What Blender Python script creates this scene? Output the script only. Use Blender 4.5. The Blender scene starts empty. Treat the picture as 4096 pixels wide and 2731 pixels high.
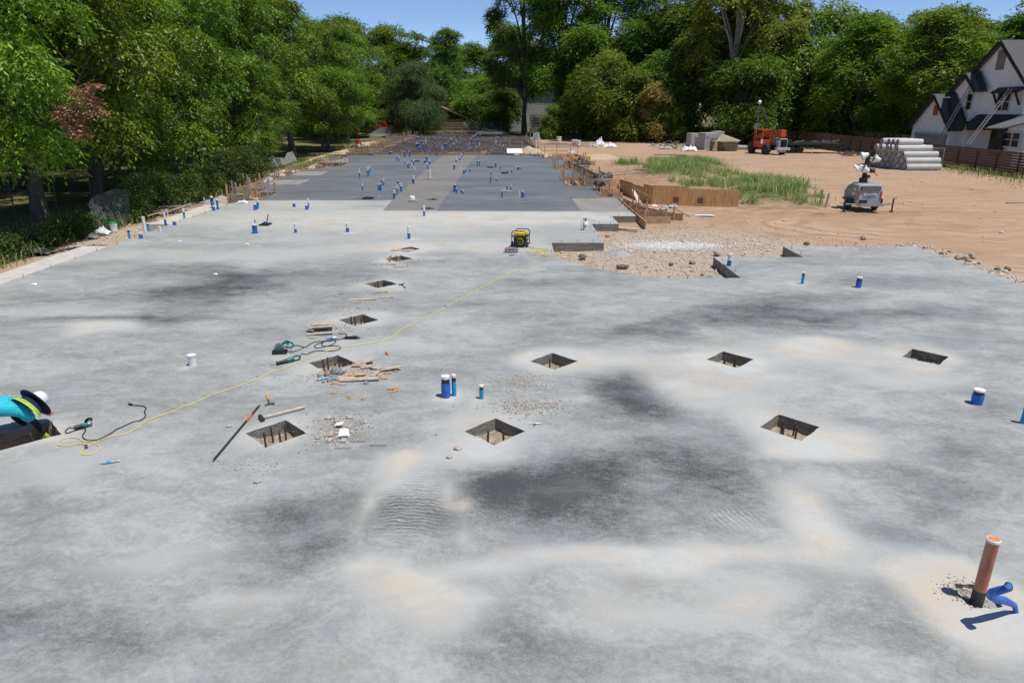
import bpy, math, random
import numpy as np
from mathutils import Vector, Matrix, noise, geometry
R = math.radians
rnd = random.Random(7)
COL = bpy.context.scene.collection
SC = bpy.context.scene
# ---------------------------------------------------------------- camera
CH = 5.0; PITCH = R(19.2); F = 2731.0
cd = bpy.data.cameras.new('camera'); cam = bpy.data.objects.new('camera', cd); COL.objects.link(cam)
cam.location = (0, 0, CH); cam.rotation_euler = (R(90) - PITCH, 0, 0)
cd.sensor_width = 36; cd.lens = 24.0; cd.clip_end = 4000; cd.clip_start = .1
SC.camera = cam
cP, sP = math.cos(PITCH), math.sin(PITCH)
def G(x, y, z=0.0):            # photo pixel -> point on the level z
    u = (x-2048)/F; v = (y-1365.5)/F
    dy = cP - v*sP; dz = -sP - v*cP
    t = (z-CH)/dz
    return Vector((u*t, dy*t, z))
def HT(x, yb, yt, z=0.0):      # height of something standing at (x, yb) whose top is seen at yt
    Y = G(x, yb, z).y; v = (yt-1365.5)/F
    return CH + (-sP - v*cP)/(cP - v*sP)*Y - z
def PXp(x, y, X):              # photo pixel -> point on the wall plane x = X
    u = (x-2048)/F; v = (y-1365.5)/F
    t = X/u
    return Vector((X, (cP - v*sP)*t, CH + (-sP - v*cP)*t))
def PYp(x, y, Y):              # photo pixel -> point on the wall plane y = Y
    u = (x-2048)/F; v = (y-1365.5)/F
    t = Y/(cP - v*sP)
    return Vector((u*t, Y, CH + (-sP - v*cP)*t))
# ---------------------------------------------------------------- materials
MC = {}
def pm(name, col, rough=.75, metal=0, var=.18, scale=4.0, col2=None, bump=0, bscale=None, spec=.5, stretch=(1,1,1), trans=0):
    if name in MC: return MC[name]
    m = bpy.data.materials.new(name); m.use_nodes = True; nt = m.node_tree; N = nt.nodes; L = nt.links
    b = N['Principled BSDF']; b.inputs['Roughness'].default_value = rough; b.inputs['Metallic'].default_value = metal
    b.inputs['Specular IOR Level'].default_value = spec
    c1 = tuple(max(0, c*(1-var)) for c in col); c2 = col2 or tuple(min(1, c*(1+var)) for c in col)
    tc = N.new('ShaderNodeTexCoord'); mp = N.new('ShaderNodeMapping'); mp.inputs['Scale'].default_value = stretch
    L.new(tc.outputs['Object'], mp.inputs[0])
    n = N.new('ShaderNodeTexNoise'); n.inputs['Scale'].default_value = scale; n.inputs['Detail'].default_value = 6
    n.inputs['Roughness'].default_value = .65
    L.new(mp.outputs[0], n.inputs['Vector'])
    cr = N.new('ShaderNodeValToRGB'); cr.color_ramp.elements[0].position = .35; cr.color_ramp.elements[1].position = .65
    cr.color_ramp.elements[0].color = (*c1, 1); cr.color_ramp.elements[1].color = (*c2, 1)
    L.new(n.outputs[0], cr.inputs[0]); L.new(cr.outputs[0], b.inputs['Base Color'])
    if bump:
        n2 = N.new('ShaderNodeTexNoise'); n2.inputs['Scale'].default_value = bscale or scale*6; n2.inputs['Detail'].default_value = 4
        L.new(tc.outputs['Object'], n2.inputs['Vector'])
        bp = N.new('ShaderNodeBump'); bp.inputs['Strength'].default_value = bump; bp.inputs['Distance'].default_value = .02
        L.new(n2.outputs[0], bp.inputs['Height']); L.new(bp.outputs[0], b.inputs['Normal'])
    if trans:
        b.inputs['Transmission Weight'].default_value = trans
    MC[name] = m; return m
def mapr(nt, src, a, b, c=0., d=1.):
    n = nt.nodes.new('ShaderNodeMapRange'); n.inputs[1].default_value = a; n.inputs[2].default_value = b
    n.inputs[3].default_value = c; n.inputs[4].default_value = d; n.clamp = True
    nt.links.new(src, n.inputs[0]); return n.outputs[0]
def mth(nt, op, a, b=None):
    n = nt.nodes.new('ShaderNodeMath'); n.operation = op
    for i, s in enumerate((a, b)):
        if s is None: continue
        if isinstance(s, (int, float)): n.inputs[i].default_value = s
        else: nt.links.new(s, n.inputs[i])
    return n.outputs[0]
def mixc(nt, f, a, b):
    n = nt.nodes.new('ShaderNodeMix'); n.data_type = 'RGBA'
    if isinstance(f, (int, float)): n.inputs[0].default_value = f
    else: nt.links.new(f, n.inputs[0])
    for i, s in ((6, a), (7, b)):
        if isinstance(s, tuple): n.inputs[i].default_value = (*s, 1)
        else: nt.links.new(s, n.inputs[i])
    return n.outputs[2]
def noi(nt, vec, scale, det=5, rough=.6, dist=0):
    n = nt.nodes.new('ShaderNodeTexNoise'); n.inputs['Scale'].default_value = scale; n.inputs['Detail'].default_value = det
    n.inputs['Roughness'].default_value = rough; n.inputs['Distortion'].default_value = dist
    nt.links.new(vec, n.inputs['Vector']); return n.outputs[0]
def mapping(nt, vec, sc=(1,1,1), rot=0):
    n = nt.nodes.new('ShaderNodeMapping'); n.inputs['Scale'].default_value = sc; n.inputs['Rotation'].default_value = (0,0,rot)
    nt.links.new(vec, n.inputs[0]); return n.outputs[0]
def bumpn(nt, h, s, d=.01):
    n = nt.nodes.new('ShaderNodeBump'); n.inputs['Strength'].default_value = s; n.inputs['Distance'].default_value = d
    nt.links.new(h, n.inputs['Height']); return n.outputs[0]
# ---------------------------------------------------------------- mesh builder
class MB:
    def __init__(s): s.v = []; s.f = []; s.m = []; s.mi = 0
    def add(s, vs, fs, M=None):
        o = len(s.v)
        s.v += [tuple(M @ Vector(v)) for v in vs] if M is not None else [tuple(v) for v in vs]
        s.f += [tuple(i+o for i in f) for f in fs]; s.m += [s.mi]*len(fs); return s
    def box(s, c, d, rz=0, M=None, tap=1.0):
        x, y, z = (k/2 for k in d); T = Matrix.Translation(c) @ Matrix.Rotation(rz, 4, 'Z')
        if M is not None: T = M @ T
        vs = [(-x,-y,-z),(x,-y,-z),(x,y,-z),(-x,y,-z),(-x*tap,-y*tap,z),(x*tap,-y*tap,z),(x*tap,y*tap,z),(-x*tap,y*tap,z)]
        return s.add(vs, [(0,3,2,1),(4,5,6,7),(0,1,5,4),(1,2,6,5),(2,3,7,6),(3,0,4,7)], T)
    def beam(s, a, b, w, t, up=(0,0,1)):           # a board from a to b, w wide (along up), t thick
        a = Vector(a); b = Vector(b); d = b-a; L = d.length
        if L < 1e-6: return s
        d.normalize(); u = Vector(up); u = u - d*u.dot(d)
        if u.length < 1e-4: u = Vector((1,0,0)) - d*d.x
        u.normalize(); n = d.cross(u)
        M = Matrix((( d.x,n.x,u.x,a.x),(d.y,n.y,u.y,a.y),(d.z,n.z,u.z,a.z),(0,0,0,1)))
        return s.box((L/2,0,0), (L,t,w), 0, M)
    def rings(s, rs, cap=True):                      # list of rings (each a list of n points)
        n = len(rs[0]); vs = [p for r in rs for p in r]; fs = []
        for k in range(len(rs)-1):
            for i in range(n):
                j = (i+1) % n; fs.append((k*n+i, k*n+j, (k+1)*n+j, (k+1)*n+i))
        if cap: fs.append(tuple(range(n-1,-1,-1))); fs.append(tuple((len(rs)-1)*n+i for i in range(n)))
        return s.add(vs, fs)
    def tube(s, pts, r, n=8, cap=True):
        pts = [Vector(p) for p in pts]; rs = []
        rr = r if isinstance(r, (list, tuple)) else [r]*len(pts)
        ref = Vector((0,0,1))
        d0 = (pts[1]-pts[0]).normalized()
        if abs(d0.z) > .9: ref = Vector((1,0,0))
        u = (ref - d0*ref.dot(d0)).normalized()
        for i, p in enumerate(pts):
            d = (pts[min(i+1, len(pts)-1)] - pts[max(i-1, 0)])
            if d.length < 1e-9: d = d0
            d.normalize(); u = u - d*u.dot(d)
            if u.length < 1e-6: u = d.orthogonal()
            u.normalize(); w = d.cross(u)
            rs.append([p + (u*math.cos(2*math.pi*k/n) + w*math.sin(2*math.pi*k/n))*rr[i] for k in range(n)])
        return s.rings(rs, cap)
    def lathe(s, prof, c=(0,0,0), n=16, M=None, cap=True):   # prof: (r, z)
        T = Matrix.Translation(c)
        if M is not None: T = M @ T
        rs = [[T @ Vector((r*math.cos(2*math.pi*k/n), r*math.sin(2*math.pi*k/n), z)) for k in range(n)] for r, z in prof]
        return s.rings(rs, cap)
    def prism(s, poly, z0, z1, M=None):              # poly in xy
        n = len(poly); vs = [(p[0],p[1],z0) for p in poly] + [(p[0],p[1],z1) for p in poly]
        fs = [tuple(range(n-1,-1,-1)), tuple(range(n,2*n))] + [(i,(i+1)%n,n+(i+1)%n,n+i) for i in range(n)]
        return s.add(vs, fs, M)
    def rock(s, c, r, seed=0, flat=.7, M=None):
        t = (1+5**.5)/2
        vs = [(-1,t,0),(1,t,0),(-1,-t,0),(1,-t,0),(0,-1,t),(0,1,t),(0,-1,-t),(0,1,-t),(t,0,-1),(t,0,1),(-t,0,-1),(-t,0,1)]
        fs = [(0,11,5),(0,5,1),(0,1,7),(0,7,10),(0,10,11),(1,5,9),(5,11,4),(11,10,2),(10,7,6),(7,1,8),(3,9,4),(3,4,2),(3,2,6),(3,6,8),(3,8,9),(4,9,5),(2,4,11),(6,2,10),(8,6,7),(9,8,1)]
        q = random.Random(seed); rx = Matrix.Rotation(q.random()*6, 3, 'Z') @ Matrix.Rotation(q.random()*6, 3, 'X')
        sc = (q.uniform(.8,1.3), q.uniform(.7,1.1), flat)
        o = []
        for v in vs:
            p = rx @ (Vector(v)*(.53*q.uniform(.72,1.12))); o.append((c[0]+p.x*r*sc[0], c[1]+p.y*r*sc[1], c[2]+p.z*r*sc[2]))
        return s.add(o, fs, M)
    def build(s, name, mat, parent=None, loc=None, smooth=False, bevel=0):
        me = bpy.data.meshes.new(name); me.from_pydata(s.v, [], s.f)
        mats = mat if isinstance(mat, (list, tuple)) else [mat]
        for m in mats: me.materials.append(m)
        if len(mats) > 1: me.polygons.foreach_set('material_index', s.m)
        if smooth:
            me.polygons.foreach_set('use_smooth', [True]*len(me.polygons)); me.set_sharp_from_angle(angle=R(38))
        me.update()
        o = bpy.data.objects.new(name, me); COL.objects.link(o)
        if parent is not None: o.parent = parent
        if loc is not None: o.location = loc
        if bevel:
            b = o.modifiers.new('b', 'BEVEL'); b.width = bevel; b.segments = 2; b.limit_method = 'ANGLE'
        return o
def tag(o, label=None, cat=None, group=None, kind=None):
    if label: o['label'] = label
    if cat: o['category'] = cat
    if group: o['group'] = group
    if kind: o['kind'] = kind
    return o
def thing(name, label, cat, loc=(0,0,0), rz=0, group=None, rot=None):
    o = bpy.data.objects.new(name, None); COL.objects.link(o); o.location = loc
    o.rotation_euler = rot or (0, 0, rz); o.empty_display_size = .2
    return tag(o, label, cat, group)
KIDS = {}
def dup(o, parent=None):
    c = o.copy(); COL.objects.link(c); c.parent = parent
    for k in [k for k in o.children]: dup(k, c)
    return c
def npmesh(name, V, Fq, mat, attrs=None, parent=None, smooth=False):
    me = bpy.data.meshes.new(name); nv = len(V); nf, k = Fq.shape
    me.vertices.add(nv); me.vertices.foreach_set('co', V.astype(np.float32).ravel())
    me.loops.add(nf*k); me.loops.foreach_set('vertex_index', Fq.astype(np.int32).ravel())
    me.polygons.add(nf); me.polygons.foreach_set('loop_start', np.arange(0, nf*k, k, dtype=np.int32))
    me.polygons.foreach_set('loop_total', np.full(nf, k, dtype=np.int32))
    if smooth: me.polygons.foreach_set('use_smooth', np.ones(nf, dtype=bool))
    for m in (mat if isinstance(mat, (list, tuple)) else [mat]): me.materials.append(m)
    for an, av in (attrs or {}).items():
        if av.ndim == 1:
            a = me.attributes.new(an, 'FLOAT', 'POINT'); a.data.foreach_set('value', av.astype(np.float32))
        else:
            a = me.attributes.new(an, 'FLOAT_COLOR', 'POINT')
            c = np.ones((nv, 4), np.float32); c[:, :av.shape[1]] = av; a.data.foreach_set('color', c.ravel())
    me.update(calc_edges=True)
    o = bpy.data.objects.new(name, me); COL.objects.link(o)
    if parent is not None: o.parent = parent
    return o
# ---------------------------------------------------------------- light
w = bpy.data.worlds.new('World'); SC.world = w; w.use_nodes = True; nt = w.node_tree
sky = nt.nodes.new('ShaderNodeTexSky'); sky.sky_type = 'NISHITA'; sky.sun_disc = False
SUNV = Vector((.30, -.18, 1)).normalized()
sky.sun_elevation = math.asin(SUNV.z); sky.sun_rotation = math.atan2(SUNV.x, SUNV.y)
sky.air_density = .48; sky.dust_density = .0; sky.ozone_density = 2.6; sky.altitude = 150
nt.links.new(sky.outputs[0], nt.nodes['Background'].inputs[0]); nt.nodes['Background'].inputs[1].default_value = .15
sd = bpy.data.lights.new('sun', 'SUN'); sd.energy = 4.4; sd.angle = R(.5); sd.color = (1, .96, .9)
so = bpy.data.objects.new('sun', sd); COL.objects.link(so); so.rotation_euler = SUNV.to_track_quat('Z', 'Y').to_euler(); so.location = (30,-20,60)
SC.view_settings.view_transform = 'Standard'; SC.view_settings.look = 'None'; SC.view_settings.exposure = 0; SC.view_settings.gamma = 1
# ================================================================ slab outlines (world metres; the site lies square to the view)
S_MAIN = [(-15,-9),(15,-9),(15,25.05),(10.05,25.05),(10.05,23.2),(6.95,23.2),(6.95,20.22),(4.5,20.2),(3.4,20.95),(2.4,21.95),(1.5,23.05),(1.5,25.75),
          (3.5,25.75),(3.5,30.05),(4.7,30.05),(4.7,32.25),(5.85,32.25),(5.85,33.8),(-3.72,33.9),(-3.72,34.02),(-6.4,34.02),(-6.55,37.87),(-14.2,37.87),(-15,36.6)]
S_DARK_L = [(-6.56,37.9),(-13.7,37.9),(-13.9,41.4),(-15,41.4),(-15.1,43.2),(-16.3,43.2),(-16.35,48.2),(-16.67,56.7),(-15.55,56.8),(-15.45,59.1),(-14.4,59.3),(-14.5,62.7),
            (-17.2,63),(-17.5,68),(-16.3,68),(-16.3,72.3),(-7.05,72.3),(-7.0,60),(-6.72,45),(-6.56,37.9)]
S_STRIP = [(-6.395,34.03),(-6.555,37.9),(-6.715,45),(-6.995,60),(-7.045,72.3),(-3.6,72.3),(-3.75,60),(-3.75,45),(-3.72,34.03)]
S_DARK_R = [(-3.715,34.03),(-3.745,45),(-3.745,60),(-3.595,72.3),(1.6,72.3),(3.2,68.6),(4.7,68.6),(4.8,59.9),(3.4,59.8),(3.45,56.8),(4.85,56.8),(4.85,50.5),(3.5,50.4),(3.55,44.7),(5.05,44.6),(5.1,39.1),(5.85,38.9),(5.85,33.81),(-3.715,33.91)]
S_DARK_L = S_DARK_L[:-1]
def rough(poly, n=6, j=.011):
    q = random.Random(int(poly[0][0]*91+poly[0][1]*17)); out = []
    for i in range(len(poly)):
        a, c = poly[i], poly[(i+1) % len(poly)]
        for k in range(n): t = k/n; out.append((a[0]+(c[0]-a[0])*t+q.uniform(-j,j), a[1]+(c[1]-a[1])*t+q.uniform(-j,j)))
    return out
def diamond(cx, cy, h=.485): return rough([(cx-h,cy),(cx,cy+h),(cx+h,cy),(cx,cy-h)])
PITS = dict(B=(-3.79,9.88), C=(-.28,9.95), D=(4.55,10.1), E=(.86,13.13), F=(4.52,13.23), G=(8.65,13.39), H=(-3.67,13.01), I=(-3.76,15.95), J=(-3.85,19.49), K=(-3.86,22.95))
PIT_POLY = {k: diamond(*v) for k, v in PITS.items()}
PIT_POLY['A'] = [(-8.2,9.9),(-7.7,10.34),(-7.22,9.86),(-7.7,9.34)]
PIT_POLY['A'] = rough([(-8.3,9.78),(-7.7,10.34),(-7.22,9.84),(-7.82,9.3)])
PIT_POLY['L'] = diamond(-3.74, 24.6, .4)
PIT_POLY['Z'] = [tuple(G(x,y)[:2]) for x,y in [(3813,2333),(3900,2337),(3952,2362),(3990,2395),(4012,2425),(3960,2433),(3885,2430),(3850,2395),(3830,2365)]]; PIT_POLY['Z'] = rough(PIT_POLY['Z'], 4, .012)
def inside(p, poly):
    x, y = p; c = False; j = len(poly)-1
    for i in range(len(poly)):
        xi, yi = poly[i]; xj, yj = poly[j]
        if (yi > y) != (yj > y) and x < (xj-xi)*(y-yi)/(yj-yi)+xi: c = not c
        j = i
    return c
def blob_field(P, blobs):
    out = np.zeros(len(P))
    for (cx, cy, rx, ry, a, amt) in blobs:
        dx = P[:,0]-cx; dy = P[:,1]-cy; ca, sa = math.cos(a), math.sin(a)
        u = (dx*ca+dy*sa)/rx; v = (-dx*sa+dy*ca)/ry
        out += amt*np.exp(-(u*u+v*v)**1.7)
    return out
def px_blob(x, y, rx, ry, amt, rot=0):     # in 2352-wide photo pixels
    k = 4096/2352; c = G(x*k, y*k); e = G((x+rx)*k, y*k); n = G(x*k, (y-ry)*k); s_ = G(x*k, (y+ry)*k)
    return (c.x, (n.y+s_.y)/2, e.x-c.x, (n.y-s_.y)/2, rot, amt)
def qb(x, y, rx, ry, amt): return px_blob(x*1.75, (900+y*3.048)*2352/4096, rx*1.75, ry*1.75, amt)
DARK = [qb(*b) for b in [(690,370,110,42,.95),(640,345,60,28,.5),(750,330,90,33,.5),(850,330,110,50,.65),(930,310,60,38,.6),(870,390,80,32,.45),(790,400,60,20,.4),(820,215,42,24,1.0),(850,238,60,15,.5),(545,375,38,38,.6),(420,370,100,30,.6),(340,390,60,25,.35),(430,430,60,26,.6),(380,450,60,25,.3),
 (80,545,140,40,.6),(690,560,95,40,.45),(650,520,60,20,.3),(1010,330,50,28,.35),(280,85,90,15,.8),(250,110,70,12,.4),(330,70,80,13,.5),(130,123,110,5,.85),(205,135,40,14,.4),(230,60,80,10,.35),(60,100,80,12,.3),(190,90,70,10,.3),(450,70,60,15,.4),(850,140,70,11,.6),(900,125,60,10,.5),(1040,120,115,17,.7),
 (1000,100,80,12,.5),(1230,115,90,13,.5),(1150,75,80,10,.4),(1100,95,60,8,.3),(730,75,80,8,.4),(620,100,50,8,.25),(730,120,90,10,.35),(1160,330,70,25,.4),(1290,300,60,25,.4),(1230,360,70,20,.3),(1180,410,60,15,.35),(1300,240,50,12,.35),(1100,250,30,10,.3),(1230,560,60,20,.2),(40,360,40,14,.4),(20,390,30,12,.3),(600,250,40,10,.3),(770,255,60,14,.3),(330,190,60,6,.3)]]
LITE = [qb(*b) for b in [(130,136,60,8,.9),(560,480,85,28,1.0),(520,460,50,16,.6),(700,440,140,10,.7),(820,447,130,13,.85),(960,430,110,15,.85),(1070,392,55,30,.8),(1060,350,45,25,.55),(900,180,130,13,.6),(950,205,120,15,.75),(940,230,60,18,.5),(1130,175,120,15,.6),(1060,160,60,9,.9),(1180,200,80,13,.5),(1080,290,80,18,.75),(1000,290,30,18,.5),(600,300,80,16,.6),
 (511,350,11,52,.65),(572,350,11,30,.6),(592,388,12,40,.65),(530,315,30,16,.6),(60,330,80,26,.4),(200,440,100,26,.4),(330,500,90,26,.4),(860,490,120,22,.45),(1000,480,80,22,.5),(540,520,90,22,.5),(1250,470,70,25,.4),(1130,450,60,20,.4),(300,40,200,9,.4),(600,30,200,8,.5),(480,160,90,10,.3),(760,170,70,13,.45),(650,250,30,10,.4),(30,290,60,12,.4),(1090,420,60,16,.6),(150,300,70,12,.3)]]
SWIRL = [qb(*b) for b in [(545,352,48,58,1.),(600,392,20,30,.8),(940,387,38,20,1.),(430,500,45,20,.35),(1040,155,60,9,.9),(1160,290,32,12,.6)]]
LITE += [(-6,31.5,11,3.2,0,.75),(-11,36.5,4,1.8,0,.5),(1.5,32,5,1.8,0,.5),(-3,27,9,2,0,.3)]
for x_, y_, r_ in [(1784,1587,.35),(1817,1582,.2),(1926,1594,.2),(3906,1614,.3),(3209,1135,.3),(3433,1150,.35),(1636,955,.3),(3909,2398,.7),(772,1460,.2),(1391,928,.3)]: LITE.append((G(x_,y_).x, G(x_,y_).y, r_, r_, 0, .6))
for k, pl in PIT_POLY.items():
    cx = sum(p[0] for p in pl)/len(pl); cy = sum(p[1] for p in pl)/len(pl); LITE.append((cx, cy, .74, .74, 0, .75))
SWIRL = [px_blob(*b) for b in [(950,1160,75,95,1.),(1690,1190,75,30,.9),(720,1390,70,40,.3),(1850,785,80,15,.8),(1990,1040,30,20,.6)]]
def slab(name, outline, holes, mat, step, z0=-.45, stain=True, top=0.0):
    xs = [p[0] for p in outline]; ys = [p[1] for p in outline]
    pts = []; edges = []
    for poly in [outline]+holes:
        o = len(pts); n = len(poly); pts += [Vector(p) for p in poly]; edges += [(o+i, o+(i+1) % n) for i in range(n)]
    y = min(ys)+step*.7
    while y < max(ys):
        st = step if y > 3 else step*2
        x = min(xs)+st*.37
        while x < max(xs):
            p = (x+.013*math.sin(y*9), y+.011*math.cos(x*7))
            if inside(p, outline) and not any(inside(p, h) for h in holes): pts.append(Vector(p))
            x += st
        y += st
    vs, es, fs, *_ = geometry.delaunay_2d_cdt(pts, edges, [], 0, 1e-5)
    tri = []
    for f in fs:
        c = sum((vs[i] for i in f), Vector((0,0)))/len(f)
        if inside(c, outline) and not any(inside(c, h) for h in holes): tri.append(tuple(f))
    V = [(v.x, v.y, top) for v in vs]; F4 = list(tri)
    for poly in [outline]+holes:
        n = len(poly)
        for i in range(n):
            a = poly[i]; b = poly[(i+1) % n]; o = len(V)
            V += [(a[0],a[1],z0),(b[0],b[1],z0),(b[0],b[1],top),(a[0],a[1],top)]; F4.append((o,o+1,o+2,o+3))
    me = bpy.data.meshes.new(name); me.from_pydata(V, [], F4); me.materials.append(mat); me.materials.append(pm('form_faced_concrete', (.20,.19,.165), .9, var=.3, scale=3, col2=(.28,.265,.235), stretch=(1,1,5), bump=.6)); me.polygons.foreach_set('material_index', [0]*len(tri)+[1]*(len(F4)-len(tri)))
    P = np.array(V)[:, :2]
    if stain:
        wq = np.array([(noise.noise(Vector((x*.8, y*.8, 3))), noise.noise(Vector((x*.8, y*.8, 9)))) for x, y in P])
        Pw = P + wq*.5
        a = np.stack([blob_field(Pw, DARK), blob_field(Pw, LITE), blob_field(P, SWIRL)], 1)
        at = me.attributes.new('stain', 'FLOAT_COLOR', 'POINT'); c = np.ones((len(V), 4), np.float32); c[:, :3] = a
        at.data.foreach_set('color', c.ravel())
    me.update(); ob = bpy.data.objects.new(name, me); COL.objects.link(ob); ob['kind'] = 'structure'; return ob
def slab_mat():
    m = bpy.data.materials.new('finished_concrete'); m.use_nodes = True; nt = m.node_tree; N = nt.nodes; b = N['Principled BSDF']
    P = N.new('ShaderNodeTexCoord').outputs['Object']
    at = N.new('ShaderNodeAttribute'); at.attribute_name = 'stain'; sp = N.new('ShaderNodeSeparateColor'); nt.links.new(at.outputs['Color'], sp.inputs[0])
    dk, lt, sw = sp.outputs
    n1 = noi(nt, mapping(nt, P, (.55, 1, 1)), .55, 7, .62, .6); n2 = noi(nt, mapping(nt, P, (.8, 1.3, 1), .5), 2.3, 8, .72, .6); n3 = noi(nt, P, 14, 6, .75); n4 = noi(nt, P, 70, 3, .8)
    # dark stain amount, broken up by noise
    d = mth(nt, 'ADD', dk, mth(nt, 'MULTIPLY', mth(nt, 'SUBTRACT', n1, .5), 2.0))
    d = mth(nt, 'ADD', d, mth(nt, 'MULTIPLY', mth(nt, 'SUBTRACT', n2, .5), 1.6))
    d = mth(nt, 'ADD', d, mth(nt, 'MULTIPLY', mth(nt, 'SUBTRACT', n3, .5), 1.25))
    n6 = noi(nt, mapping(nt, P, (.8,1.2,1), 1.1), 6, 7, .8, .2); d = mth(nt, 'ADD', d, mth(nt, 'MULTIPLY', mth(nt, 'SUBTRACT', n6, .5), .8))
    sp2 = noi(nt, P, 45, 4, .85); d = mth(nt, 'ADD', d, mth(nt, 'MULTIPLY', mth(nt, 'SUBTRACT', sp2, .5), mth(nt, 'ADD', mth(nt, 'MULTIPLY', dk, 2.2), .7)))
    d = mth(nt, 'SUBTRACT', d, mth(nt, 'MULTIPLY', lt, .5))
    d = mapr(nt, d, -.38, 1.12)
    c = mixc(nt, d, (.408,.42,.40), (.064,.068,.066))
    # cream dust
    l = mth(nt, 'ADD', lt, mth(nt, 'MULTIPLY', mth(nt, 'SUBTRACT', n2, .5), 1.4)); l = mth(nt, 'ADD', l, mth(nt, 'MULTIPLY', mth(nt, 'SUBTRACT', n1, .52), .9))
    l = mth(nt, 'ADD', l, mth(nt, 'MULTIPLY', mth(nt, 'SUBTRACT', n6, .5), .9)); l = mth(nt, 'ADD', l, mth(nt, 'MULTIPLY', mth(nt, 'SUBTRACT', n3, .5), .8)); l = mapr(nt, l, .25, .85, 0, .9)
    hue = noi(nt, P, .9, 3)
    cream = mixc(nt, mapr(nt, hue, .42, .58), (.52,.515,.485), (.535,.48,.40))
    c = mixc(nt, l, c, cream)
    # bluish wash patches
    bl = mapr(nt, noi(nt, mapping(nt, P, (1,1,1), 1.), .8, 5, .6, .5), .48, .68, 0, .30); c = mixc(nt, bl, c, (.30,.315,.355))
    wr = mapr(nt, noi(nt, mapping(nt, P, (1,1.6,1), 2.), .5, 5, .6), .55, .7, 0, .32); c = mixc(nt, wr, c, (.27,.25,.215))
    # fine pitting
    c = mixc(nt, mapr(nt, n4, .56, .72, 0, .38), c, (.12,.12,.12)); c = mixc(nt, mapr(nt, n4, .44, .30, 0, .30), c, (.5,.5,.48))
    n5 = noi(nt, mapping(nt, P, (1,2.4,1), .2), 30, 4, .8); c = mixc(nt, mapr(nt, n5, .56, .74, 0, .45), c, (.11,.115,.12))
    # trowel arcs and scuffs
    wv = N.new('ShaderNodeTexWave'); wv.wave_type = 'RINGS'; wv.rings_direction = 'Z'; wv.inputs['Scale'].default_value = 4.2; wv.inputs['Distortion'].default_value = 6.; wv.inputs['Detail'].default_value = 4; wv.inputs['Detail Scale'].default_value = 1.3
    mp = N.new('ShaderNodeMapping'); mp.inputs['Location'].default_value = (1.4, -6.0, 0); nt.links.new(P, mp.inputs[0]); nt.links.new(mp.outputs[0], wv.inputs['Vector'])
    a = mth(nt, 'MULTIPLY', mapr(nt, wv.outputs[1], .75, 1.0, 0, .85), mapr(nt, sw, .15, .8)); a = mth(nt, 'MULTIPLY', a, mapr(nt, n3, .4, .6, .25, 1.))
    c = mixc(nt, a, c, (.52,.52,.50))
    for rot_, sc_ in ((.5,(3,34,1)),(-.7,(2.5,30,1)),(1.4,(3,40,1))):
        s_ = noi(nt, mapping(nt, P, sc_, rot_), 1., 2, .5); a2 = mth(nt, 'MULTIPLY', mapr(nt, s_, .70, .76, 0, .45), mapr(nt, n1, .42, .6)); c = mixc(nt, a2, c, (.48,.48,.46))
    wv2 = N.new('ShaderNodeTexWave'); wv2.inputs['Scale'].default_value = .45; wv2.inputs['Distortion'].default_value = 34.; wv2.inputs['Detail'].default_value = 3; wv2.inputs['Detail Scale'].default_value = .8; nt.links.new(P, wv2.inputs['Vector'])
    a2 = mth(nt, 'MULTIPLY', mapr(nt, wv2.outputs[1], .985, 1., 0, .0), mapr(nt, noi(nt, P, .35, 2), .52, .68))
    c = mixc(nt, a2, c, (.55,.55,.53))
    nt.links.new(c, b.inputs['Base Color']); b.inputs['Roughness'].default_value = .62; b.inputs['Specular IOR Level'].default_value = .35
    nt.links.new(mapr(nt, d, 0, 1, .75, .5), b.inputs['Roughness'])
    nt.links.new(bumpn(nt, mth(nt, 'ADD', n3, n4), .25, .006), b.inputs['Normal'])
    return m
def fresh_mat(name, c1, c2, c3):
    m = bpy.data.materials.new(name); m.use_nodes = True; nt = m.node_tree; b = nt.nodes['Principled BSDF']
    P = nt.nodes.new('ShaderNodeTexCoord').outputs['Object']
    n1 = noi(nt, mapping(nt, P, (.35,.8,1)), .5, 7, .65, .6); n2 = noi(nt, mapping(nt, P, (.5,1.4,1)), 2.5, 5, .7); n3 = noi(nt, P, 25, 4, .8)
    c = mixc(nt, mapr(nt, n1, .34, .66), c1, c2); c = mixc(nt, mapr(nt, n2, .54, .76, 0, .6), c, c3); c = mixc(nt, mapr(nt, n3, .5, .75, 0, .3), c, c1)
    nt.links.new(c, b.inputs['Base Color']); nt.links.new(mapr(nt, n1, .3, .7, .45, .7), b.inputs['Roughness']); b.inputs['Specular IOR Level'].default_value = .4
    return m
M_SLAB = slab_mat()
slab('concrete_slab', S_MAIN, list(PIT_POLY.values()), M_SLAB, .26)
M_DK = fresh_mat('fresh_dark_concrete', (.118,.123,.130), (.172,.18,.19), (.26,.272,.285)); M_ST = fresh_mat('damp_strip_concrete', (.195,.18,.16), (.23,.215,.192), (.27,.255,.23))
slab('concrete_slab', S_DARK_L, [], M_DK, 3., stain=False)
slab('concrete_slab', S_DARK_R, [diamond(-4.07+.75,35.0,.0001)] if 0 else [], M_DK, 3., stain=False)
slab('concrete_slab', S_STRIP, [diamond(-4.45,38.2,.45), diamond(-4.3,34.75,.45)], M_ST, 3., stain=False)
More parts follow.
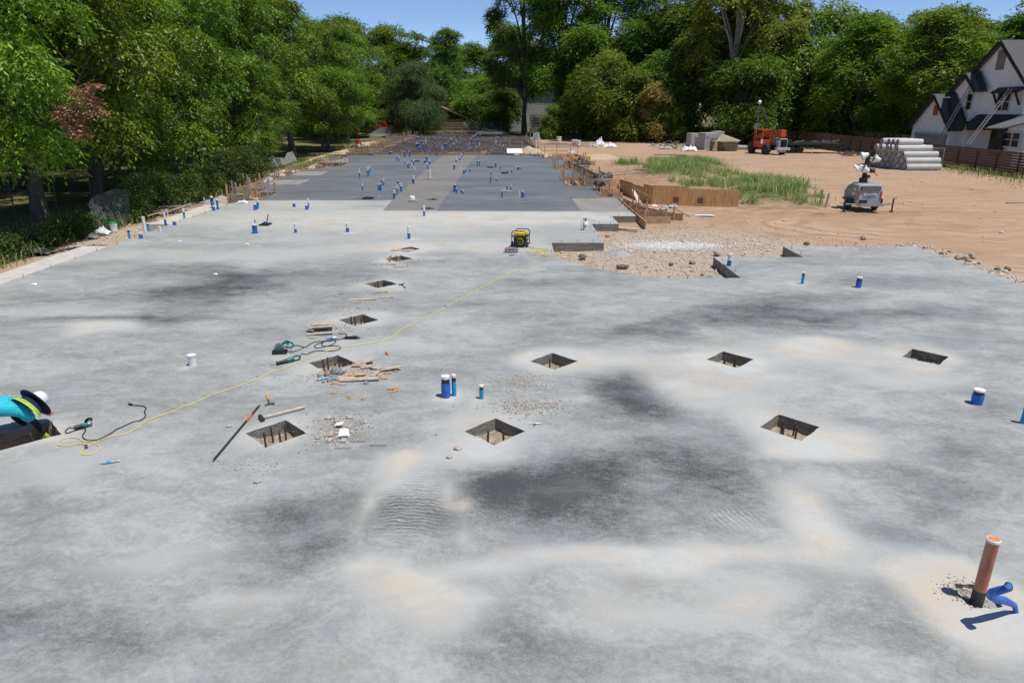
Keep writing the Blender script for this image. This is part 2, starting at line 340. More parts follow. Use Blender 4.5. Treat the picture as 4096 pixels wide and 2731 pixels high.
# brick ledge: a lower pale step along the left edge, and shallow balcony recesses
M_LEDGE = pm('pale_ledge_concrete', (.52,.49,.43), .8, var=.1, scale=2, bump=.2)
b = MB(); b.prism([(-16.05,14),(-15.003,14),(-15.003,25.3),(-16.05,25.3)], -.5, -.03); b.prism([(-16.1,30.2),(-15.003,30.2),(-15.003,36.4),(-16.1,36.2)], -.5, -.03)
tag(b.build('concrete_ledge', M_LEDGE), kind='structure')
# ================================================================ ground
def sstep(a, b, x): t = min(1, max(0, (x-a)/(b-a))); return t*t*(3-2*t)
MOUND = [(15.2,41.2,3.0,4.0,.45),(17.6,46.5,2.6,3.6,.35),(12.6,55.5,3.4,5,.45),(16.3,62,3.2,4.5,.4),(10.6,64,1.5,2.4,.2)]
def gz(x, y):
    z = -.32
    z += .05*noise.noise(Vector((x*.35, y*.35, 1))) + .025*noise.noise(Vector((x*1.3, y*1.3, 5)))
    if x > 5:
        for cx, cy, rx, ry, h in MOUND: z += h*math.exp(-(((x-cx)/rx)**2+((y-cy)/ry)**2)**1.5)
        z += .32*math.exp(-(((x-6.6)/.7)**2+((y-26.6)/.55)**2))          # white gravel heap
        z += .55*math.exp(-(((x-7.0)/.8)**2+((y-45.5)/1.8)**2))           # red clay heap by the forms
        z += .6*math.exp(-(((x-3.6)/1.2)**2+((y-74)/.9)**2))
    if x < -15: z += -.25*sstep(-16,-20,x)*(1 if x>-60 else 1)
    z += .35*math.exp(-(((x+17.6)/.9)**2+((y-66)/7)**2)) + .2*math.exp(-(((x+16.6)/.8)**2+((y-41)/2)**2))
    if x > 15.2 and y < 27: z += .12*math.exp(-((x-15.9)/.6)**2)*(.6+.8*noise.noise(Vector((x*1.5,y*1.5,7))))
    if -15.2 < x < 15.2 and y < 34: z = min(z, -.3)
    if y > 120: z += .0
    return z
def ramp(a, b, s):
    o = []; v = a
    while v < b: o.append(v); v += s
    return o
GRASSP = [tuple(G(x,y,-.1)[:2]) for x,y in [(2560,655),(2600,700),(2690,722),(2800,748),(2945,760),(2948,838),(3290,840),(3300,790),(3180,745),(3060,715),(2900,670),(2830,640),(2700,628),(2590,632)]]
gx = [-1800,-700,-300,-150,-90,-60,-48]+ramp(-40,-15,.5)+ramp(-15,1,2)+ramp(1,22,.33)+ramp(22,46,.6)+[46,50,56,64,75,90,120,200,400,900,1800]
gy = [-1500,-300,-60,-20]+ramp(-10,18,2)+ramp(18,60,.33)+ramp(60,100,.7)+ramp(100,150,2)+[150,160,175,200,260,400,800,1800]
V = []; W = []
for y in gy:
    for x in gx:
        z = gz(x, y) if -60 < x < 90 and -20 < y < 200 else -.35
        V.append((x, y, z))
        grav = math.exp(-(((x-7)/5.5)**2+((y-25)/5.5)**2)**1.5)
        grav = max(grav, .8*math.exp(-((x-15.8)/.9)**2)*(1 if y < 26 else 0), .75*math.exp(-((x+16.8)/1.1)**2)*(1 if y > 24 else .3))
        white = math.exp(-(((x-6.3)/1.9)**2+((y-26.7)/.8)**2))
        grass = 0.0
        if x < -17.2: grass = sstep(-17.2,-19.5,x)
        if x > 41: grass = 1.
        if y > 122: grass = max(grass, sstep(118,132,y))
        for cx, cy, rx, ry, h in MOUND:
            if x > 5: grass = max(grass, .8*math.exp(-(((x-cx)/rx)**2+((y-cy)/ry)**2)**2))
        if 8 < x < 24 and 36 < y < 75 and inside((x,y), GRASSP): grass = max(grass, .45)
        clay = .8*math.exp(-(((x-8)/4)**2+((y-52)/12)**2)) + .6*math.exp(-(((x-17)/6)**2+((y-35)/1.2)**2))
        W.append((grav, grass, min(1, clay), white))
nx, ny = len(gx), len(gy)
F4 = np.array([(j*nx+i, j*nx+i+1, (j+1)*nx+i+1, (j+1)*nx+i) for j in range(ny-1) for i in range(nx-1)])
def ground_mat():
    m = bpy.data.materials.new('site_earth'); m.use_nodes = True; nt = m.node_tree; N = nt.nodes; b = N['Principled BSDF']
    P = N.new('ShaderNodeTexCoord').outputs['Object']
    at = N.new('ShaderNodeAttribute'); at.attribute_name = 'zone'; sp = N.new('ShaderNodeSeparateColor'); nt.links.new(at.outputs['Color'], sp.inputs[0]); gr, gs, cl = sp.outputs
    at2 = N.new('ShaderNodeAttribute'); at2.attribute_name = 'white'; wh = at2.outputs['Fac']
    n1 = noi(nt, P, .25, 6, .6, .5); n2 = noi(nt, P, 1.7, 7, .7, .6); n3 = noi(nt, P, 12, 5, .75); n4 = noi(nt, P, 2.2, 6, .7)
    c = mixc(nt, mapr(nt, n1, .35, .65), (.39,.255,.165), (.485,.342,.232))
    c = mixc(nt, mapr(nt, n2, .5, .75, 0, .5), c, (.34,.215,.13)); c = mixc(nt, mapr(nt, n3, .52, .72, 0, .45), c, (.47,.355,.255)); c = mixc(nt, mapr(nt, n3, .45, .28, 0, .35), c, (.25,.16,.1))
    # tyre tracks: curved bands of fine ribs
    mp = N.new('ShaderNodeMapping'); mp.inputs['Location'].default_value = (-12.5, -32, 0); mp.inputs['Scale'].default_value = (.6,1.,1); nt.links.new(P, mp.inputs[0])
    wv = N.new('ShaderNodeTexWave'); wv.wave_type = 'RINGS'; wv.rings_direction = 'Z'; wv.inputs['Scale'].default_value = .33; wv.inputs['Distortion'].default_value = 9.; wv.inputs['Detail'].default_value = 3; nt.links.new(mp.outputs[0], wv.inputs['Vector'])
    t = mth(nt, 'MULTIPLY', mapr(nt, wv.outputs[1], .62, .95), mapr(nt, n1, .42, .6)); t = mth(nt, 'MULTIPLY', t, mapr(nt, n3, .38, .6, .3, .8))
    c = mixc(nt, mth(nt, 'MULTIPLY', t, .85), c, (.22,.135,.085))
    c = mixc(nt, mth(nt, 'MULTIPLY', cl, mapr(nt, n4, .35, .6)), c, (.25,.125,.075))
    n7 = noi(nt, mapping(nt, P, (.5,1.4,1), .4), .45, 6, .7, 1.); c = mixc(nt, mapr(nt, n7, .52, .7, 0, .6), c, (.26,.165,.105)); c = mixc(nt, mapr(nt, n7, .44, .3, 0, .5), c, (.47,.36,.265))
    vo = N.new('ShaderNodeTexVoronoi'); vo.inputs['Scale'].default_value = 14; nt.links.new(P, vo.inputs['Vector'])
    vb = N.new('ShaderNodeRGBToBW'); nt.links.new(vo.outputs['Color'], vb.inputs[0])
    gcol = mixc(nt, vb.outputs[0], (.42,.33,.25), (.66,.58,.48)); gcol = mixc(nt, mapr(nt, vo.outputs['Distance'], .3, .6, 0, .6), gcol, (.26,.19,.13))
    g = mth(nt, 'ADD', gr, mth(nt, 'MULTIPLY', mth(nt, 'SUBTRACT', n4, .5), 1.)); c = mixc(nt, mapr(nt, g, .25, .6), c, gcol)
    c = mixc(nt, mapr(nt, wh, .25, .6), c, mixc(nt, vb.outputs[0], (.5,.47,.42), (.74,.71,.66)))
    gg = mixc(nt, mapr(nt, n2, .4, .6), (.08,.095,.03), (.20,.18,.075)); gg = mixc(nt, mapr(nt, n1, .5, .65), gg, (.25,.21,.10))
    gw = mth(nt, 'ADD', gs, mth(nt, 'MULTIPLY', mth(nt, 'SUBTRACT', n4, .5), .8)); c = mixc(nt, mapr(nt, gw, .35, .65), c, gg)
    nt.links.new(c, b.inputs['Base Color']); b.inputs['Roughness'].default_value = .95; b.inputs['Specular IOR Level'].default_value = .15
    nt.links.new(bumpn(nt, mth(nt, 'ADD', mth(nt, 'MULTIPLY', n2, 1.5), n3), .6, .05), b.inputs['Normal'])
    return m
M_GROUND = ground_mat(); W = np.array(W)
g = npmesh('ground', np.array(V), F4, M_GROUND, {'zone': W[:, :3], 'white': W[:, 3]}, smooth=True); g['kind'] = 'structure'
# loose stones scattered over the fill
def stones(name, spots, mat, seed):
    q = np.random.default_rng(seed); b = MB(); b.rock((0,0,0), 1, 3); bv = np.array(b.v); bf = np.array(b.f); n = len(spots); S = np.array(spots)
    a = q.random(n)*6.28; sc = np.stack([q.uniform(.7,1.3,n), q.uniform(.6,1.1,n), q.uniform(.4,.9,n)], 1)*S[:,3:4]
    v = bv[None]*sc[:,None,:]; ca, sa = np.cos(a)[:,None], np.sin(a)[:,None]
    x = v[:,:,0]*ca - v[:,:,1]*sa; y = v[:,:,0]*sa + v[:,:,1]*ca
    Vv = np.stack([x, y, v[:,:,2]], 2) + S[:,None,:3]; Ff = (bf[None] + (np.arange(n)*len(bv))[:,None,None]).reshape(-1, 3)
    return npmesh(name, Vv.reshape(-1,3), Ff, mat, {'rv': np.repeat(q.random(n), len(bv))})
def attr_mat(name, ca, cb, cc=None, rough=.9, attr='rv'):
    m = bpy.data.materials.new(name); m.use_nodes = True; nt = m.node_tree; b = nt.nodes['Principled BSDF']
    at = nt.nodes.new('ShaderNodeAttribute'); at.attribute_name = attr
    c = mixc(nt, at.outputs['Fac'], ca, cb)
    if cc: c = mixc(nt, mapr(nt, at.outputs['Fac'], .8, 1., 0, 1.), c, cc)
    nt.links.new(c, b.inputs['Base Color']); b.inputs['Roughness'].default_value = rough; b.inputs['Specular IOR Level'].default_value = .25; return m
M_LIME = attr_mat('limestone_chips', (.46,.36,.275), (.70,.60,.50), (.33,.23,.16)); M_WHITE = attr_mat('white_chips', (.55,.5,.45), (.78,.75,.7))
def free(x, y): return not (inside((x, y), S_MAIN) or inside((x, y), S_DARK_R) or inside((x, y), S_DARK_L))
sp = []
while len(sp) < 8200:
    x = rnd.gauss(6.5, 4.2); y = rnd.gauss(24.5, 4.2)
    if x < 1.2 or x > 21 or y < 19 or y > 38 or not free(x, y) or (x > 15): continue
    r = min(.11, .014+rnd.expovariate(1/.013)); sp.append((x, y, gz(x, y)+r*.15, r))
while len(sp) < 9100:
    x = 15.3+abs(rnd.gauss(0, .5)); y = rnd.uniform(12, 27); r = min(.16, .02+rnd.expovariate(1/.02)); sp.append((x, y, gz(x, y)+r*.2, r))
while len(sp) < 10700:
    x = -16.2-abs(rnd.gauss(0, .8)); y = rnd.uniform(25, 72)
    if -15 > x > -21: r = min(.12, .02+rnd.expovariate(1/.02)); sp.append((x, y, gz(x, y)+r*.2, r))
while len(sp) < 12200:
    x = rnd.uniform(6, 34); y = rnd.uniform(27, 80); r = .02+rnd.expovariate(1/.022); sp.append((x, y, gz(x, y)+r*.1, min(r, .13)))
tag(stones('gravel', sp, M_LIME, 1), 'loose pale limestone rubble spread over the fill beside the slab', 'gravel', kind='stuff')
sp = []
while len(sp) < 3000:
    x = rnd.gauss(6.3, 1.25); y = rnd.gauss(26.65, .5)
    if x < 3.7: continue
    sp.append((x, y, gz(x, y)+.015, rnd.uniform(.018,.05)))
tag(stones('white_gravel', sp, M_WHITE, 2), 'low heap of white crushed stone on the tan fill', 'gravel', kind='stuff')
# ================================================================ foliage
def leaf_mat(name, c1, c2, c3, trans=.35):
    m = bpy.data.materials.new(name); m.use_nodes = True; nt = m.node_tree; N = nt.nodes; b = N['Principled BSDF']
    at = N.new('ShaderNodeAttribute'); at.attribute_name = 'lv'
    oi = N.new('ShaderNodeObjectInfo')
    c = mixc(nt, mapr(nt, at.outputs['Fac'], 0, .85), c1, c2); c = mixc(nt, mapr(nt, at.outputs['Fac'], .85, 1.), c, c3)
    hs = N.new('ShaderNodeHueSaturation'); nt.links.new(c, hs.inputs['Color'])
    nt.links.new(mapr(nt, oi.outputs['Random'], 0, 1, .485, .515), hs.inputs['Hue']); nt.links.new(mapr(nt, oi.outputs['Random'], 0, 1, .85, 1.2), hs.inputs['Value'])
    nt.links.new(hs.outputs[0], b.inputs['Base Color']); b.inputs['Roughness'].default_value = .45; b.inputs['Specular IOR Level'].default_value = .3
    tr = N.new('ShaderNodeBsdfTranslucent'); g = N.new('ShaderNodeHueSaturation'); g.inputs['Value'].default_value = 1.5; g.inputs['Saturation'].default_value = 1.1; g.inputs['Hue'].default_value = .49
    nt.links.new(hs.outputs[0], g.inputs['Color']); nt.links.new(g.outputs[0], tr.inputs[0])
    mx = N.new('ShaderNodeMixShader'); mx.inputs[0].default_value = trans
    nt.links.new(b.outputs[0], mx.inputs[1]); nt.links.new(tr.outputs[0], mx.inputs[2]); nt.links.new(mx.outputs[0], N['Material Output'].inputs[0])
    return m
ML = dict(
 pecan=leaf_mat('pecan_leaves', (.075,.135,.011), (.165,.265,.023), (.27,.34,.042), .24),
 dark=leaf_mat('dark_leaves', (.07,.125,.018), (.14,.22,.032), (.20,.27,.045)),
 mid=leaf_mat('mid_leaves', (.09,.145,.018), (.18,.265,.033), (.27,.33,.05)),
 syc=leaf_mat('yellowing_leaves', (.11,.15,.02), (.24,.26,.035), (.38,.30,.06)),
 gold=leaf_mat('golden_leaves', (.22,.23,.05), (.38,.34,.09), (.45,.36,.12)),
 grey=leaf_mat('greyish_leaves', (.065,.10,.03), (.13,.175,.06), (.18,.22,.09)),
 brown=leaf_mat('dead_leaves', (.20,.10,.055), (.36,.19,.11), (.44,.25,.15), .15),
 vine=leaf_mat('vine_leaves', (.03,.055,.012), (.07,.11,.022), (.15,.17,.035)),  # vine greens darkened, the fence hedge's shade put into the colour
 weed=leaf_mat('grass_blades', (.12,.18,.04), (.24,.30,.09), (.52,.45,.24), .3))
M_BARK = pm('bark', (.12,.095,.075), .95, var=.35, scale=3, bump=.8, bscale=8, stretch=(1,1,.3)); M_BARKP = pm('pale_bark', (.42,.38,.32), .9, var=.3, scale=2)
def leaves(C, out, n_sp, n_lf, r, ll, lw, q, droop=.5, flat=.75, lvc=None):
    """C: clump centres (N,3); out: outward direction; n_sp sprays of n_lf leaves on each clump."""
    N = len(C); T = N*n_sp
    d = q.normal(size=(T,3)); d /= np.linalg.norm(d, axis=1)[:,None]
    o = np.repeat(out, n_sp, 0); d = d + .6*o + np.array([0,0,.5]); d /= np.linalg.norm(d, axis=1)[:,None]
    rr = np.repeat(r, n_sp)*q.uniform(.5,1.1,T)**.6
    base = np.repeat(C, n_sp, 0) + d*rr[:,None]*np.array([1,1,flat])
    lvs = np.repeat(lvc, n_sp) + q.normal(0,.1,T)
    # each spray: leaves fanned out along a drooping stalk
    ax = d*np.array([1,1,.35]) + q.normal(0,.35,(T,3)); ax[:,2] -= droop*q.uniform(.2,1,T); ax /= np.linalg.norm(ax, axis=1)[:,None]
    M = T*n_lf
    t = np.tile(np.linspace(0,1,n_lf), T)*ll*2.2
    axm = np.repeat(ax, n_lf, 0); p0 = np.repeat(base, n_lf, 0) + axm*t[:,None]; p0[:,2] -= .35*t*t/ (ll*2.2)
    side = np.cross(axm, np.array([0,0,1.])); side /= (np.linalg.norm(side, axis=1)[:,None]+1e-6)
    sg = np.tile(np.where(np.arange(n_lf) % 2 == 0, 1., -1.), T)
    ld = axm*.7 + side*(sg*q.uniform(.5,1.,M))[:,None]; ld[:,2] -= q.uniform(0,droop*1.3,M); ld += q.normal(0,.2,(M,3)); ld /= np.linalg.norm(ld, axis=1)[:,None]
    nrm = q.normal(0,.5,(M,3)) + np.array([0,0,1.]); w = np.cross(ld, nrm); w /= (np.linalg.norm(w, axis=1)[:,None]+1e-6)
    L = ll*q.uniform(.7,1.25,M)[:,None]; Wd = lw*q.uniform(.7,1.2,M)[:,None]
    mid = p0 + ld*L*.45
    V = np.stack([p0, mid + w*Wd*.5, p0 + ld*L, mid - w*Wd*.5], 1)
    return V.reshape(-1,3), np.repeat(np.repeat(lvs, n_lf) + q.normal(0,.12,M), 4)
def crown_shape(kind, q, n, Rr, H, zb):
    """clump centres in an uneven crown made of several boughs"""
    nb = {'round': 9, 'tall': 13, 'open': 12, 'low': 15, 'weep': 9}[kind]
    B = []
    for i in range(nb):
        a = i*2.4+q.uniform(-.4,.4); f = (i+.6)/nb
        if kind == 'tall': z = zb+(H-zb)*f*.93; rad = Rr*(.95*math.sin(math.pi*min(1,.22+f*.72)))*q.uniform(.45,.75)
        elif kind == 'open': z = zb+(H-zb)*(f**.8)*.95; rad = Rr*q.uniform(.35,.85)*math.sin(math.pi*(.25+f*.65))
        elif kind == 'low': z = zb+(H-zb)*q.uniform(.12,.95); rad = Rr*q.uniform(.2,.9)*(1.15-.5*(z-zb)/(H-zb))
        else: z = zb+(H-zb)*(.12+.8*f); rad = Rr*math.sin(math.pi*(.22+f*.7))*q.uniform(.45,.75)
        B.append((rad*math.cos(a), rad*math.sin(a), z, q.uniform(.26,.42)*Rr*({'open':.8,'low':.72}.get(kind,1.15))))
    B.append((q.uniform(-.1,.1)*Rr, q.uniform(-.1,.1)*Rr, H-.28*Rr, .3*Rr)); B = np.array(B)
    i = q.integers(0, len(B), n); d = q.normal(size=(n,3)); d /= np.linalg.norm(d,axis=1)[:,None]
    C = B[i,:3] + d*(B[i,3]*q.uniform(.35,1.05,n)**.55)[:,None]*np.array([1,1,.85])
    ctr = np.array([0,0,zb+(H-zb)*.45]); out = C-ctr; out /= (np.linalg.norm(out,axis=1)[:,None]+1e-6)
    return C, out, B
def make_tree(kind, seed, Rr, H, zb, n, n_sp, n_lf, ll, lw, cr, mat, bark, tr=.32, droop=.5, limbs=True, lean=(0,0), core=True):
    q = np.random.default_rng(seed); C, out, B = crown_shape(kind, q, n, Rr, H, zb)
    C[:,0] += lean[0]*C[:,2]/H; C[:,1] += lean[1]*C[:,2]/H; B[:,0] += lean[0]*B[:,2]/H; B[:,1] += lean[1]*B[:,2]/H
    lvc = q.uniform(0,1,len(C))**1.2*.75+.05
    V, lv = leaves(C, out, n_sp, n_lf, q.uniform(.7,1.25,len(C))*cr, ll, lw, q, droop, lvc=lvc)
    Fq = np.arange(len(V)).reshape(-1,4)
    root = thing('tree', None, None)
    npmesh('crown', V, Fq, mat, {'lv': np.clip(lv,0,1)}, root)
    b = MB(); p = random.Random(seed)
    top = Vector((lean[0]*.75, lean[1]*.75, H*.8)); pts = [Vector((0,0,-.5))]
    for k in range(1,7): f = k/6; pts.append(Vector((top.x*f+p.uniform(-.2,.2), top.y*f+p.uniform(-.2,.2), -.3+(top.z+.3)*f)))
    b.tube(pts, [tr*1.5]+[tr*(1.05-.88*k/6) for k in range(1,7)], 9)
    if limbs:
        for bx in B:
            e = Vector(bx[:3]); f = max(.12, min(.85, (e.z-1.2)/H*.72)); s = top*f; s.z = max(s.z, zb*.45)
            m1 = s.lerp(e,.45)+Vector((0,0,.12*Rr)); b.tube([s, m1, e, e+(e-m1)*.35], [tr*.42, tr*.28, tr*.14, tr*.05], 6)
            for _ in range(4):
                e2 = e+Vector((p.uniform(-1,1),p.uniform(-1,1),p.uniform(-.4,1)))*bx[3]*.85; s2 = m1.lerp(e, p.random()); b.tube([s2, s2.lerp(e2,.5)+Vector((0,0,.15)), e2], [tr*.13, tr*.08, .015], 5)
    b.build('trunk', bark, root, smooth=True)
    return root
PROTO = {}
def T(kind): return PROTO[kind]
PROTO['pecan0'] = make_tree('round', 11, 6.6, 14, 4.4, 92, 88, 6, .25, .105, 1.25, ML['pecan'], M_BARK, .36, .75)
PROTO['pecan1'] = make_tree('tall', 12, 6.2, 15, 4.2, 96, 88, 6, .25, .105, 1.25, ML['pecan'], M_BARK, .34, .75, lean=(1.2,-.5))
PROTO['pecan2'] = make_tree('round', 13, 5.6, 12, 1.6, 86, 86, 6, .25, .105, 1.15, ML['pecan'], M_BARK, .28, .8, lean=(1.6,.4))
PROTO['oak0'] = make_tree('round', 21, 6.5, 14, 3.6, 200, 40, 5, .34, .17, 1.3, ML['dark'], M_BARK, .4, .4)
PROTO['oak1'] = make_tree('tall', 22, 6.0, 16, 2.2, 210, 40, 5, .34, .17, 1.25, ML['mid'], M_BARK, .35, .4)
PROTO['open0'] = make_tree('open', 23, 9.0, 26, 7.0, 270, 40, 5, .40, .19, 1.45, ML['dark'], M_BARK, .55, .5)
PROTO['open1'] = make_tree('open', 24, 8.0, 24, 6.5, 240, 40, 5, .40, .19, 1.35, ML['mid'], M_BARK, .5, .5)
PROTO['syc'] = make_tree('tall', 25, 9.0, 27, 6.0, 250, 40, 5, .42, .26, 1.4, ML['syc'], M_BARKP, .5, .5)
PROTO['bush0'] = make_tree('low', 31, 3.4, 6.5, .3, 110, 40, 5, .26, .12, 1.1, ML['mid'], M_BARK, .14, .6)
PROTO['bush1'] = make_tree('low', 32, 3.2, 5.5, .2, 110, 40, 5, .26, .12, 1.0, ML['dark'], M_BARK, .12, .5)
PROTO['gold'] = make_tree('low', 33, 2.2, 5.5, .9, 50, 34, 5, .30, .16, .8, ML['gold'], M_BARK, .1, .5)
PROTO['weep'] = make_tree('weep', 34, 5.5, 13, .6, 220, 44, 6, .34, .08, 1.2, ML['grey'], M_BARK, .3, 1.5)
PROTO['snag'] = make_tree('open', 35, 6.0, 23, 9, 90, 40, 5, .40, .2, 1.15, ML['dark'], M_BARK, .45, .4)
used_p = set()
def plant(kind, x, y, label, group, s=1.0, sz=None, rz=None, cat='tree', name='tree', z=None):
    pr = PROTO[kind]
    if kind in used_p: o = dup(pr)
    else: o = pr; used_p.add(kind)
    o.name = name; o.location = (x, y, (gz(x,y) if z is None else z)-.05); o.scale = (s, s, sz or s); o.rotation_euler = (0,0, rz if rz is not None else rnd.uniform(0,6.28))
    tag(o, label, cat, group); return o
GL = 'trees along the left fence'; GB = 'trees closing the back of the site'; GR = 'trees behind the right-hand fence'
for a in [
 ('pecan0',-22.4,27.5,'near pecan tree at the left edge of the photo, its boughs cut by the frame',1.0,1.0,.4),
 ('pecan1',-22.9,33.2,'big pecan tree whose dark trunk stands just inside the left edge',1.0,1.05,1.3),
 ('pecan2',-23.6,39.5,'pecan tree with brown dead leaf clumps hanging toward the slab',1.0,1.0,.2),
 ('pecan0',-28,47,'pecan tree with leaning trunks standing behind the sagging wire fence',1.05,1.1,2.2),
 ('pecan2',-24.0,50,'lower pecan tree spreading over the vine-covered fence',1.0,1.05,4.0),
 ('pecan1',-26,57,'tall pecan tree between the leaning trunks and the torn mesh',1.0,1.1,3.1),
 ('pecan2',-23.6,61,'short pecan tree with foliage down to the torn wire mesh',.85,.8,5.0),
 ('pecan0',-25.5,68,'pecan tree rising just before the top-left skyline dips',1.05,1.1,.9),
 ('pecan1',-24.5,79,'pecan tree with the highest top beside the open sky',1.05,1.02,4.4),
 ('pecan2',-22.3,86,'small bright pecan tree in front of the taller skyline trees',.9,.8,1.0),
 ('pecan0',-24.6,93,'rounded pecan tree between the high top and the gap of sky',1.0,1.08,3.3),
 ('pecan1',-24.5,106,'pecan tree nearest the red pickup truck, its crown bordering the sky',.95,1.02,2.1)]:
    plant(a[0], a[1], a[2], a[3], GL, a[4], a[5], a[6])
for i, (x, y, s) in enumerate([(-36,36,1.2),(-35,50,1.25),(-37,64,1.25),(-36,80,1.3),(-36,98,1.2),(-42,44,1.3),(-46,72,1.4),(-30,116,1.1),(-44,110,1.3),(-33,29,1.2),(-31,73,1.15),(-46,58,1.3)]):
    plant(['oak0','pecan0','pecan1'][i%3], x, y, 'tree deep in the shaded yard behind the left-hand front row', 'trees deep in the left yard', s, s*1.05)
for a in [
 ('oak1',-27.5,124,'dark rounded tree standing tall beside the left end of the open sky',1.0,1.16,0),
 ('weep',-17.4,126,'grey-green weeping tree draped over the far left corner of the site',1.0,.92,0),
 ('weep',-16.6,133,'second grey-green weeping tree beside the small brick house',.8,.7,2),
 ('snag',-14.5,160,'ragged lone tree standing against the sky in the middle gap',1.0,.88,0),
 ('gold',-19.5,156,'yellow-leaved small tree above the brick house roof',2.2,2.1,0),
 ('oak0',-3.5,165,'round dark tree behind the brick house, under the ragged tree',1.1,.85,2),
 ('oak1',3,150,'dark tree filling the gap to the right of the brick house',1.1,1.0,2),
 ('open0',2.2,128,'huge open-crowned tree with two pale trunks at the back of the rebar',.8,1.05,1.0),
 ('open1',8.5,124,'huge dark tree with a thick straight trunk behind the lumber pile',1.1,1.15,4.0),
 ('open0',16,128,'huge tree with arching bare limbs against the sky, right of the straight trunk',1.05,1.05,5.0),
 ('open1',25,122,'thin-crowned tree with sky showing below its arching limbs',1.0,1.05,0.3),
 ('syc',31.5,104,'tall yellowing sycamore with white limbs behind the concrete blocks',.95,.95,0.0),
 ('syc',36,112,'broad yellowing sycamore whose crown ends at the right-hand gap of sky',.95,.98,2.4)]:
    plant(a[0], a[1], a[2], a[3], GB, a[4], a[5], a[6])
for i, (x, y, s, k, lb) in enumerate([(6.6,113,.7,'bush0','leafy understorey bush left of the thick straight trunk'),(10.8,111,1.15,'bush1','dark bushy tree just behind the white buckets'),(14.3,109,1.7,'bush0','tall bushy tree overhanging the scrap bags'),
   (18.8,107,1.35,'bush0','bushy tree below the golden sapling'),(22.6,104,1.0,'bush0','low bushy tree beside the brush pile, lightest of the row'),(26.5,108,2.0,'bush1','dark tree behind the concrete blocks'),
   (31.5,98,1.7,'bush1','dark tree behind the solar light pole'),(36.5,101,1.6,'bush0','leafy tree behind the orange telehandler'),(12,120,1.0,'oak1','deep green tree in the middle of the back row'),(20,121,1.08,'oak0','deep green tree in the shade behind the golden sapling'),
   (-1.5,138,1.2,'bush1','low round bush by the yellow marker post'),(28,124,1.15,'oak1','tall dark tree behind the sycamore trunks'),(42,106,2.5,'bush0','mid-green tree behind the dirt lot, right of the sycamores')]):
    plant(k, x, y, lb, 'bushy trees along the back of the dirt lot', s, s*1.05)
for i, (x, y, s) in enumerate([(-8.5,154,1.5),(-4.5,146,1.1),(-.5,158,1.6),(4,160,1.5),(-24,146,1.5),(-31,134,1.6),(-29,148,1.5),(-36,128,1.5),(-40,140,1.8),(-21,160,1.6),(12.5,152,1.5),(17,150,1.6)]): plant(['bush0','bush1'][i%2], x, y, 'green undergrowth bush far beyond the chain-link fences', 'undergrowth bushes beyond the back fences', s, s, cat='bush', name='bush')
plant('gold', 20.6, 103, 'golden-leaved sapling standing out against the dark back row', GB, 1.1, 1.45)
for a in [
 ('oak1',44,92,'leafy tree right of the sky gap, behind the fence bend',1.0,.95,0),('oak1',50,104,'tall tree with a pale green top right of the sky gap',1.3,1.02,1),('oak0',56,96,'broad tree in the middle of the right-hand row',1.3,.96,2),
 ('oak1',62,104,'distant tree behind the garage gable',1.4,1.0,3),('oak0',68,96,'tree rising behind the white house roof',1.4,1.15,4),('oak1',47.5,82,'tree whose forked grey trunk stands behind the pipe stack',1.05,.92,2.6),
 ('oak0',74,84,'dark tree at the top right corner above the house ridge',1.2,1.35,1.2),('oak1',66,110,'tree with the highest crown of the right-hand row',1.5,1.06,0.2)]:
    plant(a[0], a[1], a[2], a[3], GR, a[4], a[5], a[6])
for i, (x, y) in enumerate([(-60,60),(-62,95),(-55,130),(-38,150),(-25,175),(0,190),(14,165),(30,160),(48,150),(66,140),(86,120),(95,95),(-70,30),(18,190),(85,150),(-10,200),(-45,172),(-32,185),(-60,160),(-18,215),(8,215)]):
    plant(['oak0','oak1'][i%2], x, y, 'distant tree filling the woods behind the nearer rows', 'distant woodland trees', 1.35, 1.25+.1*(i%3))
# dead leaf clumps in the pecan, vines on the fence, weeds and tall grass
def leafmass(name, C, r, n_sp, n_lf, ll, lw, mat, seed, droop=.4, flat=.8):
    q = np.random.default_rng(seed); C = np.array(C, float); out = np.tile([.3,-.3,.5], (len(C),1)); V, lv = leaves(C, out, n_sp, n_lf, np.array(r, float), ll, lw, q, droop, flat, lvc=q.uniform(0,.9,len(C)))
    return npmesh(name, V, np.arange(len(V)).reshape(-1,4), mat, {'lv': np.clip(lv,0,1)})
def blades(name, P, h, wd, mat, seed, lean=.5):
    q = np.random.default_rng(seed); P = np.array(P, float); n = len(P); a = q.uniform(0,6.28,n); d = np.stack([np.cos(a),np.sin(a),np.zeros(n)],1)*lean*q.uniform(.2,1.9,n)[:,None]
    s = np.stack([-np.sin(a),np.cos(a),np.zeros(n)],1); H = np.array(h)*q.uniform(.3,1.35,n)**1.2; up = np.array([0,0,1.]); W = (wd*q.uniform(.6,1.3,n))[:,None]
    m = P + up*(H*.6)[:,None] + d*(H*.35)[:,None]; t = P + up*(H*.9)[:,None] + d*(H*1.1)[:,None]
    V = np.stack([P-s*W*.5, P+s*W*.5, m+s*W*.45, m-s*W*.45, t+s*W*.04, t-s*W*.04],1).reshape(-1,3); k = np.arange(n)[:,None]*6
    Fq = np.concatenate([k+[0,1,2,3], k+[3,2,4,5]]); return npmesh(name, V, Fq, mat, {'lv': np.repeat(np.clip(q.normal(.5,.33,n),0,1),6)})
PTS = []
for cx, cy, rx, ry, h in MOUND:
    for _ in range(900 if rx > 2 else 700):
        x = cx+rnd.gauss(0,.42)*rx; y = cy+rnd.gauss(0,.42)*ry
        if noise.noise(Vector((x*.6,y*.6,2))) > -.12 and y > 36.6 and not (x < 12.6 and y < 38.9): PTS.append((x,y,gz(x,y)-.03))
